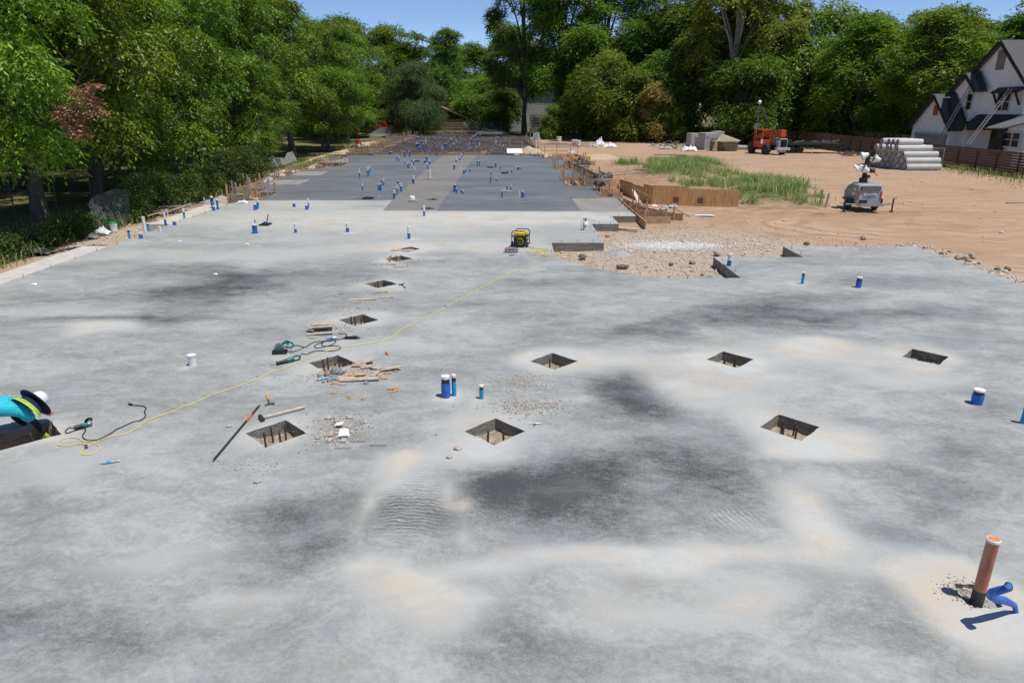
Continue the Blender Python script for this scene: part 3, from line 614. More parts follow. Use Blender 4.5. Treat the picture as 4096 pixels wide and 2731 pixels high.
tag(blades('tall_grass', PTS, [.6]*len(PTS), .028, ML['weed'], 5), 'tall green and straw grass growing over the dirt mound', 'grass', kind='stuff')
PTS = []
for _ in range(80000):
    x = rnd.uniform(8,24); y = rnd.uniform(36,76)
    if inside((x,y), GRASSP) and noise.noise(Vector((x*.45,y*.3,7))) > -.05 and noise.noise(Vector((x*1.7,y*1.2,3))) > -.16 and y > 38.0-(x-12.4)*.3: PTS.append((x,y,gz(x,y)-.03))
tag(blades('tall_grass', PTS, [.5]*len(PTS), .028, ML['weed'], 15), 'ragged strip of long grass behind the plywood wall', 'grass', kind='stuff')
PTS = []
for _ in range(9000):
    x = rnd.uniform(-24,-17.4); y = rnd.uniform(22,74)
    if noise.noise(Vector((x*.5,y*.35,4))) > .02-(-17.4-x)*.12 : PTS.append((x,y,gz(x,y)-.02))
for _ in range(5000):
    x = rnd.uniform(-19.5,-17.8); y = rnd.uniform(48,72); PTS.append((x,y,gz(x,y)))
for _ in range(5000): x = rnd.uniform(-22,12); y = rnd.uniform(124,134); PTS.append((x,y,gz(x,y)))
for _ in range(3000): x = rnd.gauss(39.2,1.8); y = rnd.uniform(46,60); PTS.append((x,y,gz(x,y)))
tag(blades('weeds', PTS, [.45]*len(PTS), .03, ML['weed'], 6), 'weeds and rough grass along the edges of the site', 'weeds', kind='stuff')
# ================================================================ materials for things
M_WHITEP = pm('white_painted_siding', (.8,.81,.8), .7, var=.04, scale=2); M_BLACK = pm('black_trim', (.012,.012,.014), .6); M_SHING = pm('dark_shingles', (.10,.10,.105), .95, var=.3, scale=14, bump=.5)
M_GLASS = pm('window_glass', (.02,.025,.03), .08, var=.1, spec=.8); M_FRAME = pm('window_frame', (.6,.6,.58), .6, var=.05)
M_TAN = pm('weathered_fence_boards', (.13,.085,.06), .9, var=.35, scale=3, stretch=(1,1,6)); M_POST = pm('fence_post', (.10,.07,.05), .9, var=.3)
M_PLY = pm('plywood', (.64,.33,.12), .75, var=.22, scale=2.5, col2=(.74,.44,.19), stretch=(3,3,.5)); M_WOOD = pm('form_lumber', (.50,.32,.18), .85, var=.25, scale=5, col2=(.60,.41,.25)); M_WOODG = pm('grey_lumber', (.30,.26,.22), .9, var=.3, scale=6, col2=(.40,.35,.29))
M_PINE = pm('fresh_pine', (.62,.47,.32), .8, var=.15, scale=9, col2=(.70,.57,.42)); M_CONC = pm('cast_concrete', (.42,.42,.42), .85, var=.12, scale=3, bump=.2); M_RCP = pm('pipe_concrete', (.50,.49,.47), .8, var=.12, scale=2.5, bump=.15, stretch=(.3,1,1))
M_RUST = pm('rusty_steel', (.085,.055,.042), .8, var=.4, scale=20); M_STEEL = pm('grey_steel', (.38,.39,.40), .4, .8, var=.1); M_GALV = pm('galvanised_wire', (.42,.43,.43), .5, .6, var=.1)
M_TYRE = pm('tyre_rubber', (.035,.033,.03), .85, var=.3, scale=8, bump=.3); M_ORANGE = pm('orange_machine_paint', (.55,.075,.03), .45, var=.12, scale=2); M_GREYP = pm('grey_machine_paint', (.33,.345,.35), .45, var=.06)
M_BLK = pm('black_plastic', (.015,.015,.016), .45, var=.2); M_BLKF = pm('black_sheet', (.022,.023,.026), .55, var=.4, scale=3, bump=.8, bscale=5); M_RED = pm('red_paint', (.42,.025,.02), .4); M_BRICK = pm('tan_brick', (.36,.17,.09), .9, var=.2, scale=8)
M_WHT = pm('white_plastic', (.78,.78,.76), .5, var=.04); M_PVC = pm('white_pvc', (.74,.73,.70), .5, var=.08, scale=6); M_BLUE = pm('blue_wrap', (.018,.11,.52), .45, var=.3, scale=22, bump=.4, col2=(.035,.18,.66)); M_CYAN = pm('light_blue_sleeve', (.02,.30,.55), .5, var=.2, scale=18)
M_TEAL = pm('teal_plastic', (.01,.13,.14), .4, var=.1); M_YEL = pm('yellow_paint', (.72,.52,.02), .4, var=.06); M_CORD = pm('yellow_cord', (.68,.55,.20), .6, var=.1)
M_SHED = pm('dark_shed', (.02,.02,.018), .9); M_ROOFR = pm('reddish_roof', (.36,.20,.15), .9, var=.2, scale=6)
# ================================================================ white house on the right (front faces the site, plane x = 45)
house = thing('house', 'white two-storey house with steep gables, black trim and dark roof behind the plank fence', 'house', (45, 66, 0))
O = Vector((45, 66, 0))
def HP(cx, cy, X=45.0):           # crop pixel (2.1396 px per photo px, origin 3000,0) -> local (x, y, z)
    return PXp(3000+cx/2.1396, cy/2.1396, X) - O
def wallpoly(pts, X, name, mat, th=.3, parent=house):
    P = [HP(a, b_, X) for a, b_ in pts]; n = len(P); b = MB()
    vs = P + [p+Vector((th,0,0)) for p in P]
    b.add(vs, [tuple(range(n)), tuple(range(2*n-1,n-1,-1))]+[(i,n+i,n+(i+1)%n,(i+1)%n) for i in range(n)]); return b.build(name, mat, parent)
def siding(P0, P1, yy0, yy1, X, st): pass
# local coordinates used below: x depth (+ away from us), y along the fence, z up
def zy(cx, cy, X=45.): p = HP(cx, cy, X); return p.y, p.z
def gable(yl, yr, zb, ze_l, ze_r, ya, za, x0, x1, parent=house, rake=.35, over=.45, name='wall', rib=0):
    """gable-fronted block: front wall on x0, ridge running along x to x1. yl is the far (left in photo) side."""
    b = MB(); prof = [(yl,zb),(yr,zb),(yr,ze_r),(ya,za),(yl,ze_l)]; n = 5
    vs = [(x0,y,z) for y,z in prof]+[(x1,y,z) for y,z in prof]
    b.add(vs, [tuple(range(n)), tuple(range(2*n-1,n-1,-1))]+[(i,n+i,n+(i+1)%n,(i+1)%n) for i in range(n)])
    if rib:
        y = min(yl,yr)+rib
        while y < max(yl,yr)-.1:
            t = (y-ya)/((yl-ya) if (y-ya)*(yl-ya) > 0 else (yr-ya)); top = za+((ze_l if (y-ya)*(yl-ya) > 0 else ze_r)-za)*t
            b.box((x0-.02,y,(zb+top-.1)/2),(.04,.05,top-.1-zb)); y += rib
    b.build(name, M_WHITEP, parent)
    r = MB(); f = MB()
    for ye, ze in ((yl,ze_l),(yr,ze_r)):
        d = Vector((0,ye-ya,ze-za)); L = d.length; d.normalize(); e = Vector((0,ye,ze))+d*over; a = Vector((0,ya,za)); nrm = Vector((0,-d.z,d.y)); nrm = nrm if nrm.z > 0 else -nrm
        q = [a+nrm*.02, e+nrm*.02, e+nrm*.2, a+nrm*.2+Vector((0,0,.05))]
        vs = [p+Vector((x0-over+.06,0,0)) for p in q]+[p+Vector((x1,0,0)) for p in q]
        r.add(vs, [(0,1,2,3),(7,6,5,4),(0,4,5,1),(1,5,6,2),(2,6,7,3),(3,7,4,0)])
        q = [a-nrm*.1, e-nrm*.1, e+nrm*.22, a+nrm*.22+Vector((0,0,.06))]
        vs = [p+Vector((x0-over,0,0)) for p in q]+[p+Vector((x0-over+.05,0,0)) for p in q]
        f.add(vs, [(0,1,2,3),(7,6,5,4),(0,4,5,1),(1,5,6,2),(2,6,7,3),(3,7,4,0)])
    ro = r.build('roof', M_SHING, parent); f.build('fascia', M_BLACK, ro); return ro
yA, zA = zy(2178, 365); yL, zL = zy(1930, 640); yR, zR = zy(2430, 800)
sl = (zA-zL)/(yL-yA)
gable(yL+1.2, yA-(yL+1.2-yA), -.6, zL-1.2*sl, zL-1.2*sl, yA, zA, 0, 12)
yA2, zA2 = zy(1876, 645, 44.4); yE, zE = zy(1745, 790, 44.4); s2 = (zA2-zE)/(yE-yA2)
gable(yE+.2, yA2-(yE-yA2)*.85, -.6, zE-.2*s2, zA2-(yE-yA2)*.85*s2, yA2, zA2, -.6, 5, name='wing_wall', rib=.42)
yA3, zA3 = zy(1605, 822, 43.6); yE3, zE3 = zy(1395, 1080, 43.6); s3 = (zA3-zE3)/(yE3-yA3)
gable(yE3, yA3-(yE3-yA3), -.6, zE3, zE3, yA3, zA3, -1.4, 6, name='garage_wall', rib=.42)
# roof skirts and porch roof, with the slopes' shade put into the colour
def slope(pts, name, mat, th=.18):      # pts: list of (cx, cy, X)
    P = [HP(a,b_,X) for a,b_,X in pts]; n = len(P); b = MB(); b.add(P+[p+Vector((.05,0,-th)) for p in P], [tuple(range(n)), tuple(range(2*n-1,n-1,-1))]+[(i,n+i,n+(i+1)%n,(i+1)%n) for i in range(n)]); return b.build(name, mat, house)
M_SHD = pm('painted_shade_shingles', (.03,.032,.036), .95, var=.2, scale=12)
slope([(1850,1022,44.9),(1960,980,44.9),(2500,980,44.9),(2500,1095,43.2),(2160,1095,43.2),(1850,1100,43.2)], 'porch_roof', M_SHD)
slope([(1735,780,44.3),(1765,795,44.3),(1850,1015,44.3),(1830,1098,43.4),(1720,1098,43.4),(1690,905,44.0)], 'side_roof', M_SHD)
slope([(1940,612,44.8),(1975,610,44.8),(2032,768,44.6),(1928,768,44.4)], 'side_roof', M_SHD)
slope([(2010,1095,43.15),(2345,990,43.6),(2500,960,43.6),(2500,1010,42.6),(2170,1096,42.6)], 'porch_gable_roof', pm('painted_sun_shingles', (.2,.2,.2), .95, var=.2, scale=12), .1)  # paler shingle copy with the sunlight put into its grey
wallpoly([(2175,1100),(2205,1100),(2500,960),(2500,1300),(2210,1300)], 42.9, 'porch_gable', M_WHITEP, .2)
def win(c, X, panes=(1,2), mat=M_FRAME, parent=house, name='window'):
    (x0,y0),(x1,y1) = c; a = HP(x0,y0,X); e = HP(x1,y1,X); yc = (a.y+e.y)/2; zc = (a.z+e.z)/2; w_ = abs(a.y-e.y); h = abs(a.z-e.z); x = a.x
    b = MB(); t = .09
    b.box((x-.04,yc,a.z-t/2),(.1,w_,t)); b.box((x-.04,yc,e.z+t/2),(.1,w_,t))
    for i in range(panes[0]+1): b.box((x-.04,yc-w_/2+t/2+(w_-t)*i/panes[0],zc),(.1,t,h-2*t))
    for i in range(1,panes[1]): b.box((x-.03,yc,zc-h/2+h*i/panes[1]),(.06,w_-2*t,.05))
    f = b.build(name, mat, parent); g_ = MB(); g_.box((x-.005,yc,zc),(.03,w_-t,h-t)); g_.build('pane', M_GLASS, f); return f
win(((1868,798),(1893,945)), 44.35, (1,2)); win(((2130,792),(2215,955)), 44.98, (2,2)); win(((2185,1125),(2300,1270)), 42.85, (2,2))
f = MB(); p = HP(2150,515,44.97); f.box((p.x,p.y,p.z),(.08,1.1,1.7)); f.build('gable_vent', pm('vent_louvre', (.2,.19,.17), .9, var=.3, scale=20), house)
p = HP(1592,945,43.55); f = MB(); f.box((p.x-.02,p.y,p.z),(.08,.7,1.0)); f.build('gable_vent', pm('orange_sheathing', (.35,.12,.04), .9), house)
p = HP(2100,1180,44.9); f = MB(); f.box((p.x-.02,p.y,p.z-.4),(.1,1.3,2.4)); d_ = f.build('door', M_GLASS, house)
p0 = HP(1420,1135,43.5); p1 = HP(1690,1150,43.5); f = MB(); f.box((p0.x-.1,(p0.y+p1.y)/2,p0.z-.1),(.2,abs(p0.y-p1.y),.22)); f.box((p0.x-.05,(p0.y+p1.y)/2,p0.z-1.4),(.1,abs(p0.y-p1.y)-.3,2.3)); f.build('garage_door', pm('garage_door_grey', (.3,.31,.31), .6), house)
a = HP(2060,790,44.3); e = HP(2300,770,44.3); f = MB(); f.add([(a.x,a.y,a.z),(a.x,e.y,a.z+.05),(a.x+.65,e.y,a.z+.45),(a.x+.65,a.y,a.z+.4)]+[(a.x,a.y,a.z-.14),(a.x,e.y,a.z-.09),(a.x+.65,e.y,a.z+.3),(a.x+.65,a.y,a.z+.25)], [(0,1,2,3),(7,6,5,4),(0,4,5,1),(1,5,6,2),(2,6,7,3),(3,7,4,0)])
for y_ in (a.y-.25, e.y+.45): f.beam((a.x+.1,y_,a.z-.1),(a.x+.65,y_,a.z-1.1),.14,.14)
f.build('awning', M_BLACK, house)
for q_ in ((2168,1100),(2165,1280)): pass
f = MB(); p = HP(2168,1190,42.8); f.box((p.x,p.y,p.z-.3),(.25,.35,2.6)); f.build('porch_post', M_BLACK, house)
def ladder(c0, c1, X0, X1, nr, label, mat):
    a = HP(c0[0],c0[1],X0); b_ = HP(c1[0],c1[1],X1); root = thing('ladder', label, 'ladder', O+a, group='ladders leaning on the white house'); d = b_-a
    for s in (-.24,.24): b = MB(); b.beam((0,s,0), (d.x,d.y+s,d.z), .1, .045, up=(0,1,0)); b.build('rail', mat, root)
    r = MB()
    for k in range(1, nr): q_ = d*(k/nr); r.tube([(q_.x,q_.y-.24,q_.z),(q_.x,q_.y+.24,q_.z)], .025, 5)
    r.build('rungs', mat, root)
M_LAD = pm('weathered_ladder', (.34,.33,.31), .8, .1, var=.15)
ladder((1615,1215), (1890,735), 42.6, 44.2, 22, 'slim aluminium ladder leaning against the middle gable wall', M_LAD)
ladder((1865,1235), (2235,755), 41.6, 44.4, 26, 'longer ladder leaning up to the black awning over the double window', M_LAD)
# ================================================================ fences
def plank_fence(a, b_, h, label, mat=M_TAN, step=2.4, group=None):
    a = Vector(a); b_ = Vector(b_); root = thing('plank_fence', label, 'fence', a, group=group); d = b_-a; L = d.length; n = max(1,int(L/step)); u = d/L
    p = MB()
    nb = 9
    for k in range(nb): z = .12+k*h/nb; p.beam((0,0,z+.0), (d.x,d.y,z), h/nb*.9, .03)
    p.build('boards', mat, root)
    for i in range(n+1): q = d*(i/n); m = MB(); m.box((q.x-u.y*.07,q.y+u.x*.07,h/2-.1),(.1,.1,h+.3)); m.build('post', M_POST, root)
    return root
plank_fence((38.6,46,-.35),(38.6,96,-.35),1.85,'brown horizontal plank fence in front of the white house','' and None or M_TAN,2.5)
plank_fence((38.6,96.5,-.35),(28,118,-.35),1.8,'shaded plank fence continuing behind the orange telehandler',M_TAN,3)
M_TANL = pm('pale_fence_boards', (.34,.19,.09), .9, var=.25, scale=3, stretch=(1,1,6))  # paler, redder boards than the weathered fence
plank_fence((44,78,-.3),(44,100,-.3),2.0,'lighter cedar fence showing above the brown plank fence by the garage',M_TANL,2.5)
M_MESH = None
def mesh_mat(name, col, sc, thr, rough=.5):
    m = bpy.data.materials.new(name); m.use_nodes = True; nt = m.node_tree; N = nt.nodes; b = N['Principled BSDF']; b.inputs['Base Color'].default_value = (*col,1); b.inputs['Roughness'].default_value = rough
    P = N.new('ShaderNodeTexCoord').outputs['Object']; sx = N.new('ShaderNodeSeparateXYZ'); nt.links.new(P, sx.inputs[0])
    u = mth(nt,'ADD',mth(nt,'ADD',sx.outputs[0],sx.outputs[1]),sx.outputs[2]); v = mth(nt,'SUBTRACT',mth(nt,'ADD',sx.outputs[0],sx.outputs[1]),sx.outputs[2])
    def line(k): return mth(nt,'LESS_THAN',mth(nt,'FRACT',mth(nt,'MULTIPLY',k,sc)),thr)
    a = mth(nt,'MAXIMUM',line(u),line(v)); tr = N.new('ShaderNodeBsdfTransparent'); mx = N.new('ShaderNodeMixShader'); nt.links.new(a, mx.inputs[0]); nt.links.new(tr.outputs[0], mx.inputs[1]); nt.links.new(b.outputs[0], mx.inputs[2]); nt.links.new(mx.outputs[0], N['Material Output'].inputs[0]); return m
M_CHAIN = mesh_mat('chain_link', (.40,.41,.40), 11, .10); M_CHAINB = mesh_mat('torn_chain_link', (.5,.51,.5), 9, .05)
def chain_fence(a, b_, h, label, step=3., rails=1, mesh=True, sag=0, group=None, mat=None, col=M_GALV):
    a = Vector(a); b_ = Vector(b_); root = thing('chain_link_fence', label, 'fence', a, group=group); d = b_-a; L = d.length; n = max(1,round(L/step))
    for i in range(n+1): q = d*(i/n); m = MB(); m.tube([(q.x,q.y,-.3),(q.x,q.y,h+.04)], .035, 7); m.build('post', col, root)
    r = MB()
    for k in range(rails): z = h-k*h*.5; r.tube([(d.x*t/8,d.y*t/8,z-(.05*math.sin(t*2.1))*sag) for t in range(9)], .022, 6)
    r.build('rail', col, root)
    if mesh:
        m = MB(); n2 = 16
        for i in range(n2):
            p = d*(i/n2); q = d*((i+1)/n2); o1 = .04*math.sin(i*1.7)*sag; o2 = .04*math.sin((i+1)*1.7)*sag
            m.add([(p.x+o1,p.y,0),(q.x+o2,q.y,0),(q.x+o2*3,q.y,h-.05),(p.x+o1*3,p.y,h-.05)], [(0,1,2,3)])
        m.build('wire_mesh', mat or M_CHAIN, root)
    return root
chain_fence((-24.6,34,-.5),(-22.6,64,-.5),1.9,'dark wire fence with thin posts in the shade of the pecan trees',3.1,1,False,1.,col=pm('dark_steel', (.09,.09,.09), .7))
chain_fence((-17.5,136,-.3),(4,136,-.3),1.8,'chain-link fence with double rail in front of the small brick house',3,2)
chain_fence((4.3,136,-.3),(26,132,-.3),1.8,'chain-link fence across the back behind the two-trunk tree',3,1)
chain_fence((16,111.5,-.3),(34,106,-.3),2.0,'tall wire fence running behind the concrete blocks',3,1)
chain_fence((33.6,62.5,-.3),(36.8,60.2,-.3),1.7,'short chain-link panel standing beside the concrete pipe stack',3.6,1)
# torn / leaning mesh panels
def torn(pts, label, mat, name='mesh_panel', cat='mesh panel', wav=.25, group=None):
    """pts: list of (bottom, top) points along the run"""
    o = Vector(pts[0][0]); root = thing(name, label, cat, o, group=group); b = MB(); n = len(pts); R_ = 5
    vs = []
    for i,(lo,hi) in enumerate(pts):
        for k in range(R_+1): t = k/R_; p = Vector(lo).lerp(Vector(hi), t)-o; p.x += wav*math.sin(i*1.9+t*2.5)*t; vs.append(p)
    b.add(vs, [(i*(R_+1)+k,(i+1)*(R_+1)+k,(i+1)*(R_+1)+k+1,i*(R_+1)+k+1) for i in range(n-1) for k in range(R_)]); b.build('wire_mesh', mat, root); return root
M_SILT = mesh_mat('plastic_mesh', (.5,.52,.52), 14, .26, .4)
torn([((-18.5,30.2,-.55),(-19.1,30.8,.75)),((-18.4,31.2,-.55),(-18.9,31.6,1.0)),((-18.2,32.2,-.55),(-18.6,32.5,1.25)),((-18.1,32.7,-.5),(-18.5,33.0,1.15))],'torn chain-link mesh leaning over by the white bucket',M_CHAINB)
gq = [(1085,655,600),(1110,652,604),(1135,648,606),(1160,640,604),(1190,630,604),(1211,643,606)]
t_ = torn([(G(x,yb,-.3), G(x,yb,-.3)+Vector((-.3,0,HT(x,yb,yt,-.3)))) for x,yb,yt in [(1092,672,626),(1112,668,624),(1130,662,630),(1150,655,634),(1166,650,612),(1190,645,606),(1208,642,645-1)]][:-1],'grey plastic mesh panel standing crookedly on stakes beside the forms',M_SILT,wav=.1)
t_ = torn([(G(x,yb,-.3), G(x,yb,-.3)+Vector((0,0,HT(x,yb,yt,-.3)))) for x,yb,yt in [(1475,557,536),(1495,552,528),(1520,548,512),(1545,544,509),(1565,542,505),(1592,540,498)]],'long pale silt fence bending round the far left corner',M_SILT,'silt_fence','silt fence',wav=.1)
tag(leafmass('fence_vine', [(-18.6-.0*i+.25*math.sin(i*1.3), 33.0+i*.62, -.1+.45*(i%3)) for i in range(19)]+[(-18.9,34.5+i*1.0,.9+.2*math.sin(i)) for i in range(9)], [.55]*28, 190, 3, .11, .08, ML['vine'], 41, .3, 1.), 'thick green vine smothering the low fence beside the lumber scraps', 'vine')
tag(leafmass('fence_vine', [(-19.0+.4*math.sin(i*1.7), 24.5+i*.55, -.35+.3*(i%2)) for i in range(16)], [.5]*16, 110, 3, .13, .09, ML['vine'], 42), 'dark low vine tangle left of the white sack', 'vine')
tag(leafmass('shrub', [(-18.9+.5*math.sin(i*2.1), 44.6+i*.5, .1+.5*(i%4)) for i in range(16)], [.75]*16, 130, 3, .17, .11, ML['vine'], 43), 'bright leafy shrub crowding the end of the scrap boards', 'shrub')
tag(leafmass('dead_leaves', [PYp(x,y,25.5) for x,y in [(262,462),(285,445),(280,485),(300,505),(318,528)]], [.24,.22,.2,.15,.12], 75, 4, .13, .07, ML['brown'], 44), 'large brown clump of dead leaves hanging in the near pecan', 'dead leaves')
tag(leafmass('dead_leaves', [PYp(x,y,25.6) for x,y in [(325,368),(342,392),(368,412),(388,446),(376,352)]], [.15,.15,.15,.14,.12], 40, 4, .13, .07, ML['brown'], 45), 'ragged string of brown dead leaves right of the larger clump', 'dead leaves')
tag(leafmass('dead_leaves', [(-20.3,49.2,.9),(-20.3,49.2,.5),(-20.2,49.3,.1)], [.4,.45,.4], 150, 4, .16, .09, ML['brown'], 46), 'dark red-brown dead bush below the leafy branch at the fence corner', 'dead bush')
# ================================================================ brick house, white back house, distant bits
bh = thing('brick_house', 'small tan brick house with a low reddish roof and dark gable at the far end', 'house', (-14.8,150,-.3)); b = MB(); b.box((0,3,1.3),(9.4,6,2.6)); b.build('wall', M_BRICK, bh)
b = MB(); b.add([(-4.8,-.1,2.2),(4.8,-.1,2.2),(4.8,-.1,2.5),(0,-.1,4.5),(-4.8,-.1,2.5),(-4.8,.0,2.2),(4.8,.0,2.2),(4.8,.0,2.5),(0,.0,4.5),(-4.8,.0,2.5)], [(0,1,2,3,4),(9,8,7,6,5),(0,5,6,1)]); b.build('gable', M_SHED, bh)
b = MB()
for s in (-1,1): b.add([(0,-1,4.55),(s*5.5,-1,2.3),(s*5.5,7,2.3),(0,7,4.55),(0,-1,4.8),(s*5.5,-1,2.55),(s*5.5,7,2.55),(0,7,4.8)], [(0,1,2,3),(7,6,5,4),(0,4,5,1),(1,5,6,2),(2,6,7,3)])
rf = b.build('roof', M_ROOFR, bh); b = MB(); b.lathe([(.2,0),(.2,.35),(.35,.35),(.3,.6)], (-.3,1,4.6), 10); b.lathe([(.2,0),(.2,.35),(.35,.35),(.3,.6)], (-1.3,1,4.4), 10); b.build('roof_vent', M_STEEL, rf)
b = MB(); b.box((-1.2,-.06,1.5),(1.1,.1,1.3)); b.build('window', M_GLASS, bh); b = MB(); b.box((4.9,-.3,1.3),(.6,.5,.8)); b.build('air_conditioner', M_WHT, bh)
wh = thing('house', 'white weatherboard house glimpsed between the trunks at the back', 'house', (8,142,-.3)); b = MB()
b.box((0,2,5.5),(17,4,4.6)); b.box((-6.5,2,1.6),(4,4,3.2)); b.box((6.5,2,1.6),(4,4,3.2)); b.box((0,3,1.6),(9,2,3.2))
for k in range(26): b.box((0,-.02,.2+k*.29),(17.02,.06,.03))
b.build('wall', M_WHITEP, wh)
for x_ in (-3.2,-1.2,2.4): b = MB(); b.box((x_,1.9,1.7),(1.5,.12,1.7)); b.build('window', M_GLASS, wh)
b = MB(); b.box((0,2,7.95),(18,5,.3)); b.build('roof', M_SHING, wh)
sv = thing('shed', 'pale blue shed wall behind the red pickup truck', 'shed', (-25.2,152,-.3)); b = MB(); b.box((0,1,1.3),(4.0,2,2.6)); b.build('wall', pm('pale_blue_siding', (.22,.3,.36), .7), sv); b = MB(); b.box((0,1,2.7),(4.4,2.6,.2)); b.build('roof', M_SHED, sv)
# red pickup
tk = thing('pickup_truck', 'red pickup truck parked in the shade beyond the far left corner', 'pickup truck', (-25.5,139,-.25)); b = MB()
b.prism([(-2.9,.75),(2.8,.75),(2.85,1.15),(1.2,1.3),(.75,1.95),(-.35,1.98),(-.6,1.35),(-2.9,1.35)], -.9, .9, Matrix.Rotation(R(90),4,'X')); b.build('body', M_RED, tk, smooth=False)
b = MB(); b.prism([(-.3,1.35),(1.0,1.33),(.68,1.86),(-.28,1.88)], -.915, .915, Matrix.Rotation(R(90),4,'X')); b.build('window', M_GLASS, tk)
for x_ in (-1.8,1.9):
    for y_ in (-.8,.8): b = MB(); b.lathe([(.05,-.12),(.4,-.12),(.42,0),(.4,.12),(.05,.12)], (0,0,0), 16, Matrix.Translation((x_,y_,.42)) @ Matrix.Rotation(R(90),4,'X')); b.build('wheel', M_TYRE, tk, smooth=True)
pl = thing('utility_pole', 'pale utility pole with a yellow guard behind the rebar field', 'utility pole', (-1.4,139,-.3)); b = MB(); b.tube([(0,0,0),(.35,0,11)], [.13,.09], 8); b.build('pole', pm('pale_pole', (.38,.36,.33), .9), pl); b = MB(); b.tube([(-.35,-.3,0),(-.1,-.2,2.6)], .11, 8); b.build('guard', M_YEL, pl)
r_ = MB(); r_.tube([(-2.1,0,.35),(2.1,0,.35)], .42, 14); tag(r_.build('pipe_roll', pm('dark_green_plastic', (.05,.065,.06), .6), loc=(-3.7,117.5,-.2), smooth=True), 'dark green rolled pipe section lying at the back of the rebar field', 'roll')
# ================================================================ blocks, plywood stack, telehandler, trailer, solar light
def block(px, py, w_, d_, h, rz, label): p = G(px,py,-.3); b = MB(); b.box((0,0,h/2),(w_,d_,h)); b.box((w_*.5-.05,-d_/2-.02,h*.5),(.06,.03,h*.8)); o = b.build('concrete_block', M_CONC, bevel=.03); o.location = (p.x,p.y+d_/2,p.z); o.rotation_euler = (0,0,rz); tag(o, label, 'concrete block', 'precast concrete blocks beside the plywood stack'); return o
block(2777,586,1.25,1.6,1.62,.15,'leftmost tall grey concrete block with a pale vertical groove'); block(2806,592,1.05,1.3,1.35,.15,'shorter grey concrete block with red paint, second from the left'); block(2837,600,1.7,1.9,1.95,.2,'biggest grey concrete block with dark stencil marks, beside the plywood stack'); block(2872,590,1.2,1.4,1.95,.1,'grey concrete block half hidden behind the leaning plywood sheet')
def text(s, size, mat, parent, M, ext=.004, name='lettering', al='CENTER'):
    c = bpy.data.curves.new(name,'FONT'); c.body = s; c.size = size; c.extrude = ext; c.align_x = al; c.align_y = 'CENTER'
    t = bpy.data.objects.new(name, c); COL.objects.link(t); dg = bpy.context.evaluated_depsgraph_get(); me = bpy.data.meshes.new_from_object(t.evaluated_get(dg)); bpy.data.objects.remove(t); me.materials.clear(); me.materials.append(mat)
    o = bpy.data.objects.new(name, me); COL.objects.link(o); o.parent = parent; o.matrix_local = M; return o
FX = Matrix.Rotation(R(90),4,'X')
ob = [o for o in bpy.data.objects if o.name.startswith('concrete_block')]
text('DW A', .34, M_BLACK, ob[2], Matrix.Translation((.3,-.965,1.22)) @ FX); text('TU', .3, M_RED, ob[2], Matrix.Translation((-.55,-.965,1.45)) @ FX); text('TU', .28, M_RED, ob[1], Matrix.Translation((0,-.665,.95)) @ FX)
p = G(2900,604,-.3)
for k in range(9): b = MB(); b.box((0,0,.06),(3.0,1.3,.10)); o = b.build('concrete_form_panel' if 0 else 'stacked_panel' if 0 else 'sheathing_panel', pm('stacked_panel', (.26,.21,.15), .9, var=.25, scale=5), loc=(p.x+.05*math.sin(k*2),p.y+.7+.04*math.cos(k*3),p.z+k*.125)); o.rotation_euler = (0,0,.03*math.sin(k*5)); tag(o, 'weathered plywood panel in the stack beside the grey concrete blocks', 'panel', 'stacked plywood panels')
b = MB(); b.add([(-1.65,0,.0),(-1.3,0,.95),(-.35,.1,1.95),(1.65,0,1.0),(1.2,0,1.12),(-.2,0,.2)], [(0,1,2,3,4,5)]); b = MB(); b.add([(-1.75,-.75,0),(-1.45,-.72,1.05),(-.55,-.1,1.95),(1.6,-.5,1.2),(1.4,-.65,1.12),(-1.2,-.7,1.12),(-1.15,-.75,0)]+[(-1.75,-.70,0),(-1.45,-.67,1.05),(-.55,-.05,1.95),(1.6,-.45,1.2),(1.4,-.6,1.12),(-1.2,-.65,1.12),(-1.15,-.70,0)], [(0,1,5,6),(1,2,3,4,5),(13,12,8,7),(12,11,10,9,8),(0,7,8,1),(1,8,9,2),(2,9,10,3)]); tag(b.build('plywood_sheet', pm('tan_sheet', (.38,.31,.21), .85, var=.15, scale=3), loc=(p.x,p.y,p.z)), 'bent tan plywood sheet leaning over the panel stack', 'sheet')
# ================================================================ telehandler (local +x = its front, +y = its left)
th = thing('telehandler', 'orange telehandler with an open cab and folded boom parked by the fence', 'telehandler', (28.6,79.4,-.32), rz=R(103))
b = MB(); b.box((0,0,.8),(4.2,.9,.45)); b.box((-1.4,0,.6),(.3,1.9,.3)); b.box((1.4,0,.6),(.3,1.9,.3)); b.build('chassis', M_BLK, th)
b = MB(); b.box((-1.2,-.5,1.25),(1.9,.8,.95)); b.box((-2.2,-.5,1.2),(.1,.95,1.0)); b.box((-2.2,.15,1.1),(.5,.22,.7)); ec = b.build('engine_cover', M_GREYP, th, bevel=.04)
b = MB(); b.box((-2.26,-.5,1.22),(.06,.72,.78)); 
for k in range(6): b.box((-2.3,-.5,.92+k*.12),(.03,.7,.03))
b.build('grille', M_BLK, ec)
b = MB(); b.box((-2.4,-.35,.62),(.35,1.7,.28)); b.box((-2.3,-.35,.38),(.2,.9,.2)); b.build('counterweight', pm('pale_grey_steel', (.42,.42,.41), .7, var=.2), th, bevel=.04)
b = MB(); P_ = [(-.55,.12),(-.55,1.1),(.95,.12),(.95,1.1)]
for x_, y_ in P_: b.box((x_,y_,1.65),(.13,.13,1.75))
